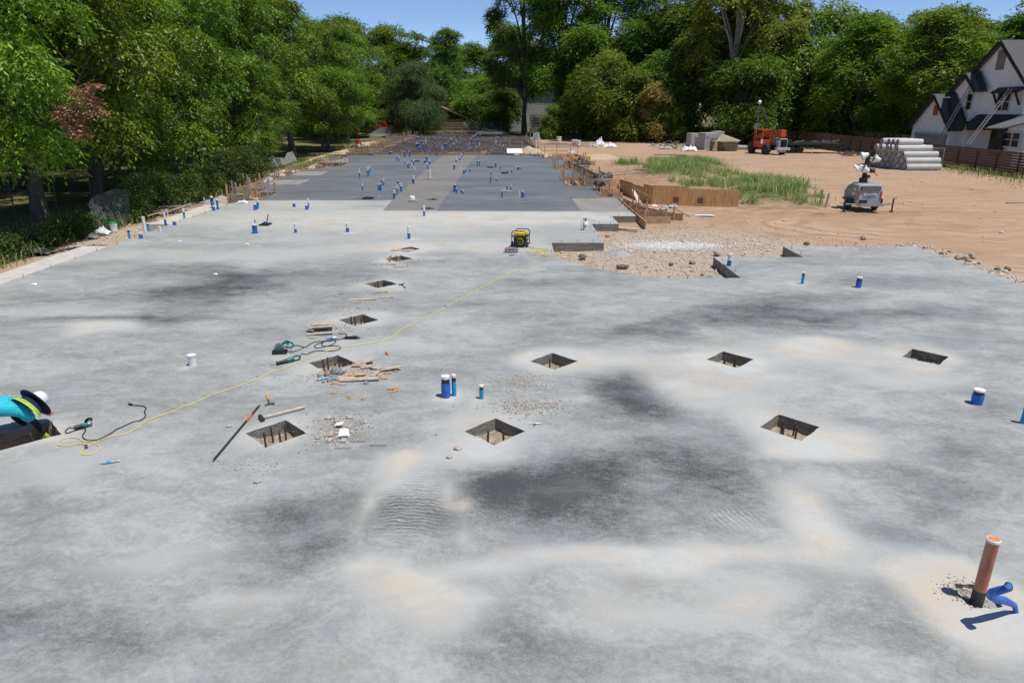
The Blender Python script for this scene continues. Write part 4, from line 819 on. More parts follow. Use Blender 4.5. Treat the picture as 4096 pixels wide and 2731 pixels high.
b.box((.2,.61,2.56),(1.75,1.2,.12)); b.box((-.55,.61,1.15),(.1,.98,.85)); b.box((-.55,.61,2.4),(.1,.98,.25)); b.box((.2,1.1,1.05),(1.5,.09,.7)); b.box((.2,.12,1.1),(1.5,.09,.8)); b.box((.95,.61,1.1),(.1,.98,.8)); b.box((.2,.61,.76),(1.5,1.,.1))
cb = b.build('cab', M_ORANGE, th); b = MB(); b.box((.2,.6,1.2),(.5,.5,.5)); b.box((0,.6,1.6),(.12,.5,.5)); b.build('seat', M_BLK, cb); b = MB(); b.box((-.7,1.22,1.35),(.12,.2,.4)); b.box((-.62,1.15,1.35),(.2,.05,.05)); b.build('mirror', M_WHT, cb)
b = MB(); b.beam((-1.9,-.42,2.3),(2.5,-.42,1.75),.42,.36); b.box((-1.75,-.42,2.25),(.85,.62,.72)); b.box((2.7,-.42,1.5),(.35,.5,.7)); b.build('boom', M_ORANGE, th, bevel=.03)
b = MB(); b.box((3.0,-.42,.9),(.1,1.2,.8)); b.box((3.6,-.05,.5),(1.2,.12,.06)); b.box((3.6,-.8,.5),(1.2,.12,.06)); b.build('forks', M_BLK, th)
def wheel(parent, loc, r, w_, name='wheel', rim=M_STEEL, lug=True, axis='y'):
    M = Matrix.Translation(loc) @ Matrix.Rotation(R(90), 4, 'X' if axis == 'y' else 'Y'); b = MB(); b.lathe([(r*.55,-w_/2),(r*.9,-w_/2),(r,-w_*.35),(r,w_*.35),(r*.9,w_/2),(r*.55,w_/2)], (0,0,0), 24, M)
    if lug:
        for k in range(16): a = k*math.pi/8; b.box((0,0,0),(r*.14,.05*r*2,w_*.95),0,M @ Matrix.Rotation(a,4,'Z') @ Matrix.Translation((r*1.0,0,0)))
    o = b.build(name, M_TYRE, parent, smooth=True); b = MB(); b.lathe([(.02,-w_*.3),(r*.5,-w_*.3),(r*.58,-w_*.46),(r*.58,w_*.46),(r*.5,w_*.3),(.02,w_*.3)], (0,0,0), 16, M); b.build('rim', rim, o, smooth=True); return o
for x_ in (-1.35,1.45):
    for y_ in (-1.02,1.02): wheel(th, (x_,y_,.58), .58, .42)
# flatbed trailer loaded with debris
tr = thing('flatbed_trailer', 'black flatbed trailer heaped with scrap in the shade right of the telehandler', 'trailer', (34.2,80.8,-.32), rz=R(-8)); b = MB(); b.box((0,0,.95),(6.4,2.2,.16))
for k in range(9): b.box((-3.1+k*.77,-1.1,.75),(.08,.06,.6))
b.box((0,-1.1,.5),(6.3,.06,.08)); b.box((-4,0,.75),(1.8,.12,.12)); b.build('bed', M_BLK, tr)
for x_ in (-2.4,-1.5): wheel(tr, (x_,-.95,.38), .38, .26, lug=False); wheel(tr, (x_,.95,.38), .38, .26, lug=False)
b = MB(); q_ = random.Random(4)
for k in range(46): a = Vector((q_.uniform(-3,2.6),q_.uniform(-.8,.8),1.06+q_.uniform(0,.28))); b.beam(a, a+Vector((q_.uniform(-1,1),q_.uniform(-.4,.4),q_.uniform(-.05,.2))), .1, .05)
o = b.build('scrap_load', pm('grey_scrap_wood', (.17,.14,.11), .9, var=.5, scale=3), loc=(34.2,80.8,-.32)); o.rotation_euler = (0,0,R(-8)); tag(o, 'heap of broken boards lying on the black flatbed trailer', 'scrap pile')
b = MB()
for k in range(40): a = Vector((q_.uniform(-2.8,2.8),q_.uniform(-.8,.8),.05+q_.uniform(0,.3))); b.beam(a, a+Vector((q_.uniform(-1.5,1.5),q_.uniform(-.3,.3),q_.uniform(-.1,.25))), .1, .05)
tag(b.build('scrap_pile', pm('grey_scrap_wood', (.17,.14,.11), .9), loc=(38-.6,75.5,-.3)), 'dark scrap board pile on the ground between trailer and plank fence', 'scrap pile')
# solar light pole
p = G(3018,597,-.32); hp = HT(3018,597,409,-.32); sl_ = thing('solar_light', 'solar security light on a thin pole just left of the orange telehandler', 'solar light', p)
b = MB(); b.tube([(0,0,0),(0,0,hp)], .045, 8); b.build('pole', M_STEEL, sl_); b = MB(); b.lathe([(.02,-.22),(.2,-.15),(.22,.05),(.1,.2),(.02,.24)], (0,0,hp), 12); b.build('lamp', M_WHT, sl_, smooth=True)
b = MB(); b.beam((.1,0,hp-.5),(1.0,-.2,hp-1.95),.95,.05, up=(0,1,0)); b.tube([(0,0,hp-2.3),(.9,-.1,hp-1.9)], .04, 6); b.build('solar_panel', pm('solar_panel', (.16,.15,.15), .25, var=.2), sl_); b = MB(); b.box((-.05,-.1,hp-2.75),(.55,.2,.62)); b.build('battery_box', M_GREYP, sl_)
# ================================================================ light tower trailer
lt = thing('light_tower', 'grey towable light tower with four tilted floodlights standing on the dirt', 'light tower', (18.55,36.55,-.32)); Z = Matrix.Identity(4)
prof = [(-.72,.42),(.72,.42),(.72,1.02),(.6,1.38),(-.6,1.38),(-.72,1.02)]
b = MB(); rs = []
def sect(y, s, zt): return [(-.64*s,y,.42),(.64*s,y,.42),(.66*s,y,.95),(.60*s,y,zt-.08),(.52*s,y,zt),(-.52*s,y,zt),(-.60*s,y,zt-.08),(-.66*s,y,.95)]
b.rings([sect(-.62,.96,1.28),sect(-.58,1.0,1.36),sect(.2,1.0,1.42),sect(.75,.98,1.2),sect(.95,.9,.8)]); bd = b.build('body', M_GREYP, lt, smooth=True, bevel=.02)
b = MB(); b.box((0,-.63,1.17),(1.02,.04,.2)); b.build('vent', M_BLK, bd); b = MB()
for k in range(3): b.box((0,-.655,1.11+k*.06),(.92,.02,.025))
b.build('vent_slats', M_STEEL, bd)
b = MB()
for s in (-1,1): b.box((s*.59,-.64,.83),(.06,.02,.42))
b.build('tail_strip', M_RED, bd); b = MB(); b.box((-.3,-.635,.5),(.42,.03,.16)); b.build('access_opening', M_BLK, bd)
b = MB(); b.box((.02,-.637,.86),(.66,.012,.1)); b.build('sign', M_WHT, bd); text('United Rentals', .085, M_BLK, bd, Matrix.Translation((.02,-.647,.86)) @ FX); text('RENTAL', .07, M_RED, bd, Matrix.Translation((0,-.647,.97)) @ FX); text('10432', .06, M_BLK, bd, Matrix.Translation((0,-.64,.74)) @ FX)
b = MB(); b.box((-.672,-.25,.95),(.012,.34,.3)); b.build('sign', M_WHT, bd); text('U United\nRentals', .07, M_BLK, bd, Matrix.Translation((-.682,-.25,1.0)) @ Matrix.Rotation(R(-90),4,'Z') @ FX)
b = MB(); b.box((-.672,-.25,1.15),(.012,.2,.06)); b.build('warning_sticker', M_YEL, bd)
b = MB(); b.box((0,-.2,.36),(1.2,1.7,.1)); b.tube([(-1.25,-.68,.38),(1.25,-.68,.38)], .035, 8); b.beam((0,.9,.36),(0,2.2,.36),.09,.09); fr = b.build('chassis', M_STEEL, lt)
for s in (-1,1): b = MB(); b.tube([(s*1.25,-.68,.02),(s*1.25,-.68,.66)], .04, 8); b.box((s*1.25,-.68,.01),(.2,.2,.02)); b.tube([(s*1.25,-.68,.66),(s*1.4,-.68,.7)], .02, 6); b.build('outrigger', M_BLK, lt)
b = MB(); b.box((-.02,-.68,.28),(.22,.03,.09)); b.build('number_plate', M_WHT, lt)
for s in (-1,1): wheel(lt, (s*.72,.1,.27), .29, .2, lug=False, axis='x'); b = MB(); b.box((s*.76,.1,.58),(.26,.8,.05)); b.box((s*.76,-.3,.48),(.26,.05,.22)); b.build('mudguard', M_BLK, lt)
b = MB(); b.box((-.12,.05,1.52),(.3,.3,.26)); b.beam((-.12,.05,1.4),(.02,.2,2.92),.17,.17,up=(0,1,0)); b.box((.04,.22,2.92),(.3,.2,.22)); b.beam((-.35,.1,2.35),(.35,.1,2.3),.07,.07); b.beam((-.2,0,1.6),(.12,0,1.75),.1,.3); mast = b.build('mast', M_BLK, lt)
b = MB(); b.lathe([(.03,-.1),(.12,-.1),(.12,.1),(.03,.1)], (0,0,0), 12, Matrix.Translation((.22,-.05,2.02)) @ Matrix.Rotation(R(90),4,'Y')); b.tube([(.25,-.05,2.0),(.45,-.1,1.8),(.5,-.12,1.8)], .02, 6); b.build('winch', M_BLK, mast, smooth=True)
for (x_,z_,dx,dz) in [(-.3,2.78,-.9,-.35),(.34,2.6,-.95,.25),(-.52,2.2,-.75,-.5),(-.14,2.05,-.7,.35)]:
    d = Vector((dx,.22,dz)).normalized(); M = Matrix.Translation((x_,-.05,z_)) @ d.to_track_quat('Z','Y').to_matrix().to_4x4(); b = MB(); b.lathe([(.03,-.2),(.09,-.18),(.12,-.08),(.22,.11),(.24,.14),(.215,.14),(.18,.07),(.02,.0)], (0,0,0), 18, M); l_ = b.build('floodlight', M_WHT, lt, smooth=True); b = MB(); b.beam((x_,-.05,z_),(0,.1,min(2.75,max(1.9,z_))),.04,.04); b.build('bracket', M_BLK, l_)
# ================================================================ concrete pipes
def rcp(L, n=20, r=.27):
    root = thing('concrete_pipe', None, None); b = MB(); k = r*.76
    rs = [[(x_, rr*math.cos(2*math.pi*i/n), rr*math.sin(2*math.pi*i/n)) for i in range(n)] for x_, rr in [(.0,k),(.0,r*.93),(.10,r*.93),(.11,r),(L-.02,r),(L,r*.97),(L,k),(L*.5,k),(.0,k)]]; b.rings(rs, cap=False); b.build('pipe', M_RCP, root, smooth=True); return root
P0 = rcp(2.95); first = True; rws = [(8,0,2.95),(7,.1,2.95),(6,.05,2.95),(5,-.05,2.95),(4,.05,2.1)]
D = .545; base = Vector((33.05,58.95,-.32)); stepv = Vector((-.155,.50,0))*(D/.5235)
rown = ['bottom row','second row up','middle row','fourth row up','top row']; ordn = ['nearest','second','third','fourth','fifth','sixth','seventh','farthest']
P4 = None
for ri, (n_, xo, L) in enumerate(rws):
    for k in range(n_):
        if ri == 4:
            if P4 is None: P4 = o = rcp(2.1)
            else: o = dup(P4)
        elif first: o = P0; first = False
        else: o = dup(P0)
        p = base + stepv*(k+ri*.5) + Vector((xo + [.0,-.45,-.4,-.55,-.35][ri]+.08*math.sin(k*2.3+ri) - (.0 if ri == 0 else 0), 0, D/2 + ri*D*.9)); o.location = p; o.rotation_euler = (rnd.uniform(0,6.28),0,R(2))
        if ri and ri < 4: o.location.x += .42-.06*ri
        if ri == 4: o.location.x += .2
        o.name = 'concrete_pipe'; tag(o, f'concrete drain pipe in the {rown[ri]} of the stack, {ordn[k] if k < n_-1 else "farthest"} from the camera', 'concrete pipe', 'stacked concrete drain pipes')
# ================================================================ retaining wall of upright plywood
pw = thing('plywood_wall', 'orange-brown plywood retaining wall with stepped top standing across the dirt', 'retaining wall', (7.85,38.75,-.45)); q0 = Vector((7.85,38.75,-.45))
pts = [((7.85,38.75),(9.7,38.15),1.16),((9.7,38.15),(12.25,37.35),1.06),((6.75,43.6),(7.2,41.4),1.0),((7.2,41.35),(7.55,39.9),.95),((7.55,39.85),(7.85,38.78),1.12)]
for a, c, h in pts:
    b = MB(); a = Vector((*a,0))-Vector((q0.x,q0.y,0)); c = Vector((*c,0))-Vector((q0.x,q0.y,0)); b.beam(a+Vector((0,0,h/2-.1)), c+Vector((0,0,h/2-.1)), h+.2, .03); b.build('plywood_sheet', M_PLY, pw)
b = MB()
for s in ((1.25,-.42),(2.5,-.82)): b.box((s[0]-.03,s[1]-.05,.42),(.3,.015,.3),-.3)
b.build('dark_patch', pm('dark_stain', (.17,.09,.05), .9), pw)
ow = thing('form_wall', 'weathered grey board retaining wall running back along the clay trench', 'retaining wall', (5.6,56,-.4))
for i, (a, c, h) in enumerate([((4.9,63.5),(5.35,58.5),.7),((5.35,58.5),(5.8,53.5),.72),((5.8,53.5),(6.25,48.8),.7),((6.25,48.8),(6.7,43.7),.62)]):
    b = MB(); a = Vector((a[0]-5.6,a[1]-56,0)); c = Vector((c[0]-5.6,c[1]-56,0)); b.beam(a+Vector((0,0,h/2-.05)), c+Vector((0,0,h/2-.05)), h, .04); b.build('board', M_WOODG, ow)
    for t in (.2,.5,.8): q_ = a.lerp(c,t); b = MB(); b.box((q_.x+.12,q_.y,h*.5),(.09,.09,h+.12)); b.build('stake', M_WOOD, ow)
# ================================================================ formwork: boards with stakes
def forms(segs, label, h=.3, th=.04, stake=1.1, sh=.6, mat=M_WOOD, group=None, z=0, cap=True, name='formwork'):
    o = Vector((segs[0][0][0], segs[0][0][1], z)); root = thing(name, label, 'formwork', o, group=group); q = random.Random(int(o.x*31+o.y*17))
    for a, c in segs:
        a = Vector((a[0],a[1],0))-Vector((o.x,o.y,0)); c = Vector((c[0],c[1],0))-Vector((o.x,o.y,0)); b = MB(); b.beam(a+Vector((0,0,-h/2+.03)), c+Vector((0,0,-h/2+.03)), h, th); b.build('form_board', q.choice([mat,mat,M_WOODG]), root)
        L = (c-a).length; u = (c-a)/max(L,.01); n = Vector((-u.y,u.x,0)); k = max(1,int(L/stake/1.35))
        for i in range(k+1):
            p = a+u*(L*(i+.3)/(k+.6))+n*q.choice((-.06,.06)); b = MB(); t = q.uniform(-.05,.05); b.beam(p+Vector((0,0,-.4)), p+Vector((t,t*.5,sh*q.uniform(.25,1)-.05)), .07, .10, up=(1,0,0)); b.build('stake', q.choice([M_WOOD,M_WOODG]), root)
    return root
GF = 'timber formwork along the slab edges'
forms([((-14.2,37.95),(-13.75,39.6)),((-13.75,39.6),(-13.85,41.4)),((-15.6,41.45),(-13.9,41.45)),((-15.1,43.2),(-15.05,41.5)),((-16.5,43.25),(-15.1,43.25)),((-15.9,38.6),(-14.4,38.5)),((-16.8,40.2),(-15.2,40)),((-16.9,42),(-15.6,42))],'tangled timber formwork and stakes at the left corner of the pale slab',h=.34,sh=.75,stake=.8,group=GF)
forms([((-16.4,43.3),(-16.45,48.2)),((-17.2,43.5),(-17.1,48)),((-18,44.2),(-16.6,44.2)),((-18.1,46.4),(-16.5,46.4))],'staked edge boards left of the first two balcony recesses',h=.3,sh=.7,stake=.9,group=GF)
forms([((-16.5,48.4),(-16.75,56.6)),((-17.7,49.5),(-17.5,55)),((-18,51),(-16.7,51)),((-18,53.6),(-16.8,53.6))],'staked edge boards along the left side beyond the mesh panels',h=.3,sh=.6,stake=1,group=GF)
forms([((-16.75,56.8),(-15.5,56.8)),((-15.5,56.8),(-15.4,59.2)),((-15.4,59.2),(-14.35,59.3)),((-14.35,59.3),(-14.45,62.7)),((-17.2,62.95),(-14.5,62.8)),((-16.8,60),(-15.5,59.5))],'square box of orange form boards cut into the left slab edge',h=.5,sh=.9,stake=.9,group=GF)
forms([((-17.3,63),(-17.6,68)),((-17.6,68.05),(-16.3,68.1)),((-16.3,68.1),(-16.4,72.2)),((-18.3,64),(-18.3,71)),((-18.5,69),(-16.5,69))],'far left form boards between the slab edge and the dirt bank',h=.4,sh=.7,stake=1.1,group=GF)
forms([((-14.2,72.9),(-8.6,72.9)),((-8.6,72.9),(-8.2,75.5)),((-14.2,73),(-15.5,74.8)),((-14.6,75.2),(-8.8,75.4))],'long orange form board closing the slab before the left half of the rebar',h=.5,sh=.5,stake=1.6,group=GF)
forms([((-9.9+2.2,73.2),(-8.2+2.1,73.0)),((-6.0,75),(-3.3,75)),((-6.2,74),(-3.2,74.2)),((-6.9,73.2),(-6,75)),((-3.3,75),(-2.8,77))],'tan form box lying on the rebar behind the pale strip',h=.35,sh=.35,stake=1.5,group=GF,z=.12)
forms([((.8,73.2),(3.0,73.2)),((1.0,74.6),(3.2,74.6)),((.8,73.2),(.9,74.6))],'low form boards left of the sand heap with the white panel',h=.42,sh=.35,stake=1,group=GF,z=.05)
for i, (y0, y1, x0, x1) in enumerate([(76.5,80,-18,-15.6),(82,86,-19,-16.2),(88.5,93,-19,-15.8),(96,101,-19.6,-16.5),(105,111,-20,-16.4),(116,122,-20.5,-17)]):
    forms([((x0,y0),(x1,y0)),((x1,y0),(x1+.9,y1)),((x0,y1),(x1+.9,y1))], f'L-shaped form boards left of the rebar field, {ordn[i]} from the slab', h=.45, sh=.9, stake=1.4, group='form boards stepping along the rebar field')
forms([((-17,124),(-3,124)),((-17,128),(-8,128)),((-8,128),(-7,124))],'far form boards closing the rebar field below the weeping trees',h=.5,sh=.9,stake=2,group=GF)
forms([((3.3,72),(2.7,84)),((2.9,84),(1.8,103)),((4.2,74),(6.6,74.2)),((5.2,70),(7.8,70.2)),((6.6,74),(7.2,70))],'tall orange form boards and posts along the right side of the rebar field',h=.6,sh=1.5,stake=1.8,group=GF,mat=M_PLY)
forms([((1.7,72.35),(3.25,68.7)),((3.3,68.65),(4.7,68.65)),((4.78,68.6),(4.85,59.9)),((3.5,70.5),(5.2,70.6)),((5.6,66),(5.5,61)),((5,64),(7.6,64.2))],'form boards at the far right corner of the dark slab',h=.35,sh=.5,stake=1.2,group=GF)
forms([((3.42,59.8),(4.8,59.8)),((3.45,56.85),(3.42,59.75)),((3.45,56.8),(4.85,56.8)),((5.0,59.8),(5.0,56.8))],'farther square notch of form boards in the right slab edge with tall stakes',h=.4,sh=1.6,stake=1.2,group=GF)
forms([((4.9,56.7),(4.92,50.5)),((5.7,57),(5.9,51)),((4.95,55),(6.2,54.6)),((4.95,52.5),(6.3,52))],'edge boards between the two square notches on the right',h=.32,sh=.5,stake=1,group=GF)
forms([((3.5,50.4),(4.9,50.4)),((3.5,50.4),(3.56,44.7)),((3.6,44.7),(5.05,44.6)),((4.9,50.4),(4.95,48)),((4.2,50),(4.3,45.5)),((4.6,47.4),(6.2,47.2)),((4.9,49.2),(6.4,49))],'nearer square notch of form boards in the right slab edge with mixed posts',h=.42,sh=1.5,stake=1,group=GF)
forms([((5.12,44.5),(5.15,39.1)),((5.6,44),(5.9,40.5)),((5.2,41.4),(6.6,41.2)),((5.2,43),(6.2,42.8))],'curving edge boards beside the red clay heap',h=.34,sh=.6,stake=1.1,group=GF)
forms([((5.95,38.9),(5.95,33.8)),((5.95,33.8),(5.98,30.6)),((6.2,38.2),(7.0,34.4)),((6.3,36.2),(7.6,33.4)),((6.2,34),(8.2,32.9)),((6.1,31.9),(7.4,31.9))],'long dark-capped edge form with bowed boards ending near the gravel',h=.4,sh=.5,stake=1.3,group=GF)
forms([((-4.9,79),(-4,79)),((-.6,78),(1.5,78.4))],'small batter boards standing in the rebar field',h=.15,sh=1.1,stake=.9,group=GF,z=.35)
# tilted timber brace frame next to the plywood wall
bf = thing('timber_brace', 'pale timber brace triangle leaning by the corner of the plywood wall', 'brace', (6.35,36.3,-.3)); b = MB()
b.build('x', M_WOODG) if 0 else None
for a, c in (((0,0,.0),(0,0,1.15)),((0,0,1.15),(.7,-.6,.05)),((0,0,1.12),(2.6,-2.2,-.05))): b = MB(); b.beam(a,c,.09,.045,up=(0,1,0)); b.build('timber', M_WOODG, bf)
# ================================================================ loose lumber
def board(px, py, L, ang, w=.14, t=.04, mat=M_WOODG, z=-.3, tilt=0, label=None, group=None, name='board'):
    p = G(px,py,z); b = MB(); b.box((0,0,t/2),(L,w,t)); o = b.build(name, mat, loc=p+Vector((0,0,.02)), bevel=0); o.rotation_euler = (0,-tilt,ang)
    return tag(o, label, 'board', group)
gl = 'loose boards on the dirt bank left of the dark slab'
for i, (x,y,L,a,m) in enumerate([(880,745,4.2,.95,M_WOODG),(905,735,3.6,1.0,M_PINE),(890,722,1.4,1.9,M_GALV),(1040,702,3.2,.1,M_WOODG),(1010,712,2.0,-.35,M_WOODG),(1100,700,2.6,.25,M_WOODG),(945,722,2.4,.1,M_WOOD),(1190,660,1.8,-.85,M_PINE),(1165,665,3,.6,M_WOODG),(1300,615,3,.2,M_WOODG),(1370,612,2.6,-.2,M_PINE),(1440,612,2.5,.3,M_PINE),(1440,598,3,.2,M_WOODG)]):
    board(x,y,L,a,mat=m,label='loose board dropped on the dirt bank between the pecan trees and the dark slab',group=gl,z=-.2)
for i, (x,y,L,a,m,tl,lb) in enumerate([(612,848,1.6,.1,M_PINE,.1,'bright orange-edged board lying lowest in the scrap lumber by the vine'),(640,838,2.2,.15,M_PINE,.05,'second bright board in the scrap lumber by the vine'),(680,832,2.6,.2,M_WOODG,.1,'dark board across the middle of the scrap lumber by the vine'),(700,840,1.8,.9,M_WOODG,.2,'slanting thin stick on the scrap lumber by the vine'),(660,828,2.5,.05,M_RUST,.02,'blackened board at the back of the scrap lumber by the vine'),(735,828,2.4,.12,M_WOODG,.0,'long pale board reaching right out of the scrap lumber by the vine'),(630,856,.9,.2,M_PINE,.25,'short yellow plank end beside the standing water bottle')]):
    board(x,y,L,a,mat=m,tilt=tl,z=-.3+.04*i,label=lb,group='scrap lumber heap by the fence vine',w=.2)
gb = 'long boards stacked in front of the dark back trees'
for i, (x,y,L,a,m) in enumerate([(2210,588,6,.0,M_PINE),(2240,582,6,.03,M_WOODG),(2270,577,6,-.02,M_WOODG),(2190,575,4,-.1,M_WOODG),(2300,586,5,.04,M_WOODG),(2235,574,3,-.7,M_WOOD)]): board(x,y,L,a,mat=m,z=-.25,w=.25,t=.08,label='long board lying in the lumber pile before the back trees',group=gb)
for (x,y,L,a,m,z,lb,t) in [(2215,606,3.2,0,M_WOOD,.0,'single tan board resting across the dirt right of the sand heap',.08),(2285,618,2.4,1.25,M_WHT,-.1,'white-topped beam lying beside the black plastic sheet',.28),(2525,690,2.2,-.35,M_PINE,-.05,'curved pale plywood strip stuck in the bank by the grass',.05),(2575,683,1.6,-.2,M_WOOD,.0,'small orange board half buried in the grassy bank',.1),(2545,790,1.2,1.75,M_PINE,.15,'wide pine plank leaning into the pit inside the plywood corner',.06),(2660,620,2.4,0,M_RUST,-.28,'dark flat plank lying on the far dirt lot',.05),
    (2625,842,1.6,.5,M_PINE,-.28,'yellow lath scrap at the foot of the brace',.05),(2590,862,3.4,0,M_PINE,-.25,'long pale lath lying over the low forms on the gravel',.05),(2600,855,1.9,.02,M_WOODG,-.28,'grey board behind the long pale lath',.05),(2505,920,1.1,-.5,M_PINE,-.3,'yellow-green two-by-four on the gravel below the step',.07),(4070,814,1.2,0,M_WOODG,-.3,'grey plank at the right edge of the dirt lot',.04)]:
    board(x,y,L,a,mat=m,z=z,t=t,w=.2,label=lb,tilt=.5 if 'leaning' in lb else 0)
for (x,yb,yt,lb) in [(3279,827,759,'tall stake of the little rail beside the light tower'),(3300,836,773,'leaning stake nearest the light tower')]:
    p = G(x,yb,-.32); h = HT(x,yb,yt,-.32); b = MB(); b.beam((0,0,-.1),(.03 if yb<830 else .09,0,h),.09,.04,up=(1,0,0)); tag(b.build('stake', M_WOODG, loc=p), lb, 'stake')
board(3288,822,.7,-.3,z=.15,w=.12,label='short crosspiece between the two stakes beside the light tower')
p = G(2725,650,-.2); rt = thing('batter_board', 'little batter board on two stakes in the grass before the concrete blocks', 'batter board', p); b = MB(); b.box((0,0,.55),(1.0,.04,.3)); b.build('board', M_WOODG, rt)
for s in (-.3,.3): b = MB(); b.box((s,.04,.2),(.08,.05,.8)); b.build('stake', M_WOOD, rt)
# sheets, bags, buckets
def sheet(px, py, w_, d_, h, mat, label, seed=1, z=-.3, cat='sheet', name='plastic_sheet'):
    p = G(px,py,z); n = 14; vs = []; fs = []
    for j in range(n+1):
        for i in range(n+1):
            u, v = i/n*2-1, j/n*2-1; r = max(0,1-(abs(u)**2.5+abs(v)**2.5)/1.6); zz = h*r*(.45+1.1*abs(noise.noise(Vector((u*2.2+seed*7,v*2.2,seed)))))+.01
            k = 1+.18*noise.noise(Vector((u*1.5,v*1.5,seed+5))); vs.append((u*w_/2*k,v*d_/2*k,zz))
    for j in range(n):
        for i in range(n): a = j*(n+1)+i; fs.append((a,a+1,a+n+2,a+n+1))
    b = MB(); b.add(vs,fs); b.add([(x_,y_,-.02) for x_,y_,_ in vs],[tuple(reversed(f)) for f in fs]); return tag(b.build(name, mat, loc=p, smooth=True), label, cat)
sheet(165,1012,1.0,.6,.22,M_BLKF,'crumpled black plastic sheet on the ground at the far left',1,-.35); sheet(412,936,.62,.38,.32,M_WHT,'full white plastic sack lying beside the bucket',2,-.35,'sack','sack'); sheet(372,952,.45,.35,.2,pm('grey_bag', (.2,.18,.17), .8),'small grey bag left of the white sack',3,-.35,'bag','bag')
sheet(972,812,.55,.3,.16,M_WHT,'white plastic bag at the slab corner by the formwork',4,0,'bag','bag'); sheet(2325,655,1.6,1.2,.5,M_BLKF,'folded black sheet humped behind the far notch forms',5,-.1); sheet(2410,709,1.5,1.1,.4,M_BLKF,'black sheet roll on the clay beside the weathered board wall',6,-.1)
sheet(2755,603,1.7,1.2,.65,M_WHT,'white bulk sack at the right end of the brush pile',7,-.3,'sack','sack'); sheet(2400,584,1.3,.9,1.0,M_WHT,'white bag standing upright before the dark back trees',8,-.3,'bag','bag'); sheet(2440,589,1.6,.9,.6,M_WHT,'low white bag heap right of the upright bag',9,-.3,'bag','bag'); sheet(2375,588,1.3,.7,.5,M_GREYP,'grey bag left of the upright white bag',10,-.3,'bag','bag')
sheet(2660,595,1.5,.9,.6,pm('pale_bag', (.45,.43,.38), .8),'torn pale bag at the left end of the brush pile',11,-.3,'bag','bag'); sheet(2815,862,.9,.3,.04,M_WHT,'flattened white rag on the rubble below the tall grass',12,-.3,'rag','rag'); sheet(2672,830,.6,.35,.18,pm('cement_bag', (.5,.48,.45), .9),'torn cement bag at the foot of the plywood wall',13,-.3,'bag','bag')
sheet(2695,828,.4,.3,.16,M_GREYP,'grey bundle next to the torn cement bag',14,-.3,'bag','bag'); sheet(2618,827,.3,.2,.12,M_WHT,'small white scrap at the base of the plywood corner',15,-.3,'scrap','plastic_scrap'); sheet(2145,572,1.2,1.0,1.9,pm('grey_tarp', (.3,.31,.31), .5),'grey tarpaulin draped over a post right of the rebar field',16,-.3,'tarp','tarp')
def bucket(p, r, h, label, lid=None):
    root = thing('bucket', label, 'bucket', p); b = MB(); b.lathe([(r*.85,0),(r,h),(r*.94,h),(r*.8,.03)], (0,0,0), 20); b.lathe([(r*1.04,h*.82),(r*1.04,h*.86)], (0,0,0), 20); b.build('pail', M_WHT, root, smooth=True)
    if lid: b = MB(); b.lathe([(r*1.06,h-.02),(r*1.08,h+.02),(r*1.0,h+.035),(.01,h+.03)], (0,0,0), 20); b.build('lid', lid, root, smooth=True)
    hb = MB(); hb.tube([(r*1.02*math.cos(a),-.03-.12*math.sin(a),h*.85-.1*math.sin(a)) for a in [k*math.pi/8 for k in range(9)]], .005, 5); hb.build('handle', M_STEEL, root)
bucket(G(457,925,-.33), .16, .37, 'white bucket with a bright green lid beside the white sack', pm('green_lid', (.01,.25,.10), .4)); bucket(G(2298,586,-.3), .42, .85, 'left one of two white buckets before the back trees'); bucket(G(2312,587,-.3), .38, .8, 'right one of two white buckets before the back trees'); bucket(G(2236,568,-.3), .35, .75, 'white bucket standing alone in the shade above the lumber')
q_ = random.Random(8); b = MB()
for k in range(60): a = Vector((q_.gauss(0,1.2),q_.gauss(0,.5),q_.uniform(.1,.7))); b.tube([a, a+Vector((q_.uniform(-1,1),q_.uniform(-.5,.5),q_.uniform(-.3,.6)))], .035, 5)
tag(b.build('brush_pile', pm('grey_brush', (.16,.15,.14), .9), loc=G(2690,598,-.3)), 'grey heap of branches and wire left of the white bulk sack', 'brush pile')
b = MB()
for k in range(4): b.tube([(-2.6,k*.5,.2+.02*k),(2.6,k*.5+.1,.2)], .2, 10)
tag(b.build('logs', pm('grey_log', (.33,.30,.26), .9), loc=G(2985,598,-.3)), 'grey logs lying between the panel stack and the telehandler', 'logs')
b = MB()
for k in range(7): a = 1+.1*k; b.tube([(math.cos(t*.5)*.9*a,math.sin(t*.5)*.6,.3+.05*k+.05*math.sin(t)) for t in range(13)], .06, 6)
tag(b.build('hose_coil', M_BLK, loc=G(2985,575,-.3)), 'dark coil of hose behind the logs', 'hose')
p = G(2068,625,.0); b = MB(); b.box((0,0,0),(1.55,.9,.06)); o = b.build('white_board', M_WHT, loc=p+Vector((-.25,1.2,.42))); o.rotation_euler = (.45,0,.02); tag(o, 'white rectangular panel lying on the sand heap behind the dark slab', 'panel')
b = MB(); b.lathe([(.02,.0),(.3,.0),(.32,.1),(.3,.5),(.1,.62),(.02,.62)], (0,0,0), 12); tag(b.build('barrier_post_top', M_RED, loc=G(1432,574,-.3), smooth=True), 'round red marker beside the far left weeds', 'marker')
b = MB(); b.tube([(.0,0,0),(-.25,0,1.0)], .015, 6); b.box((-.42,0,1.25),(.3,.02,.5),0); fl = b.build('marker_flag', pm('magenta_cloth', (.3,.03,.14), .8), loc=G(742,818,-.3)); tag(fl, 'magenta flag on a thin stake in front of the fence vine', 'flag')
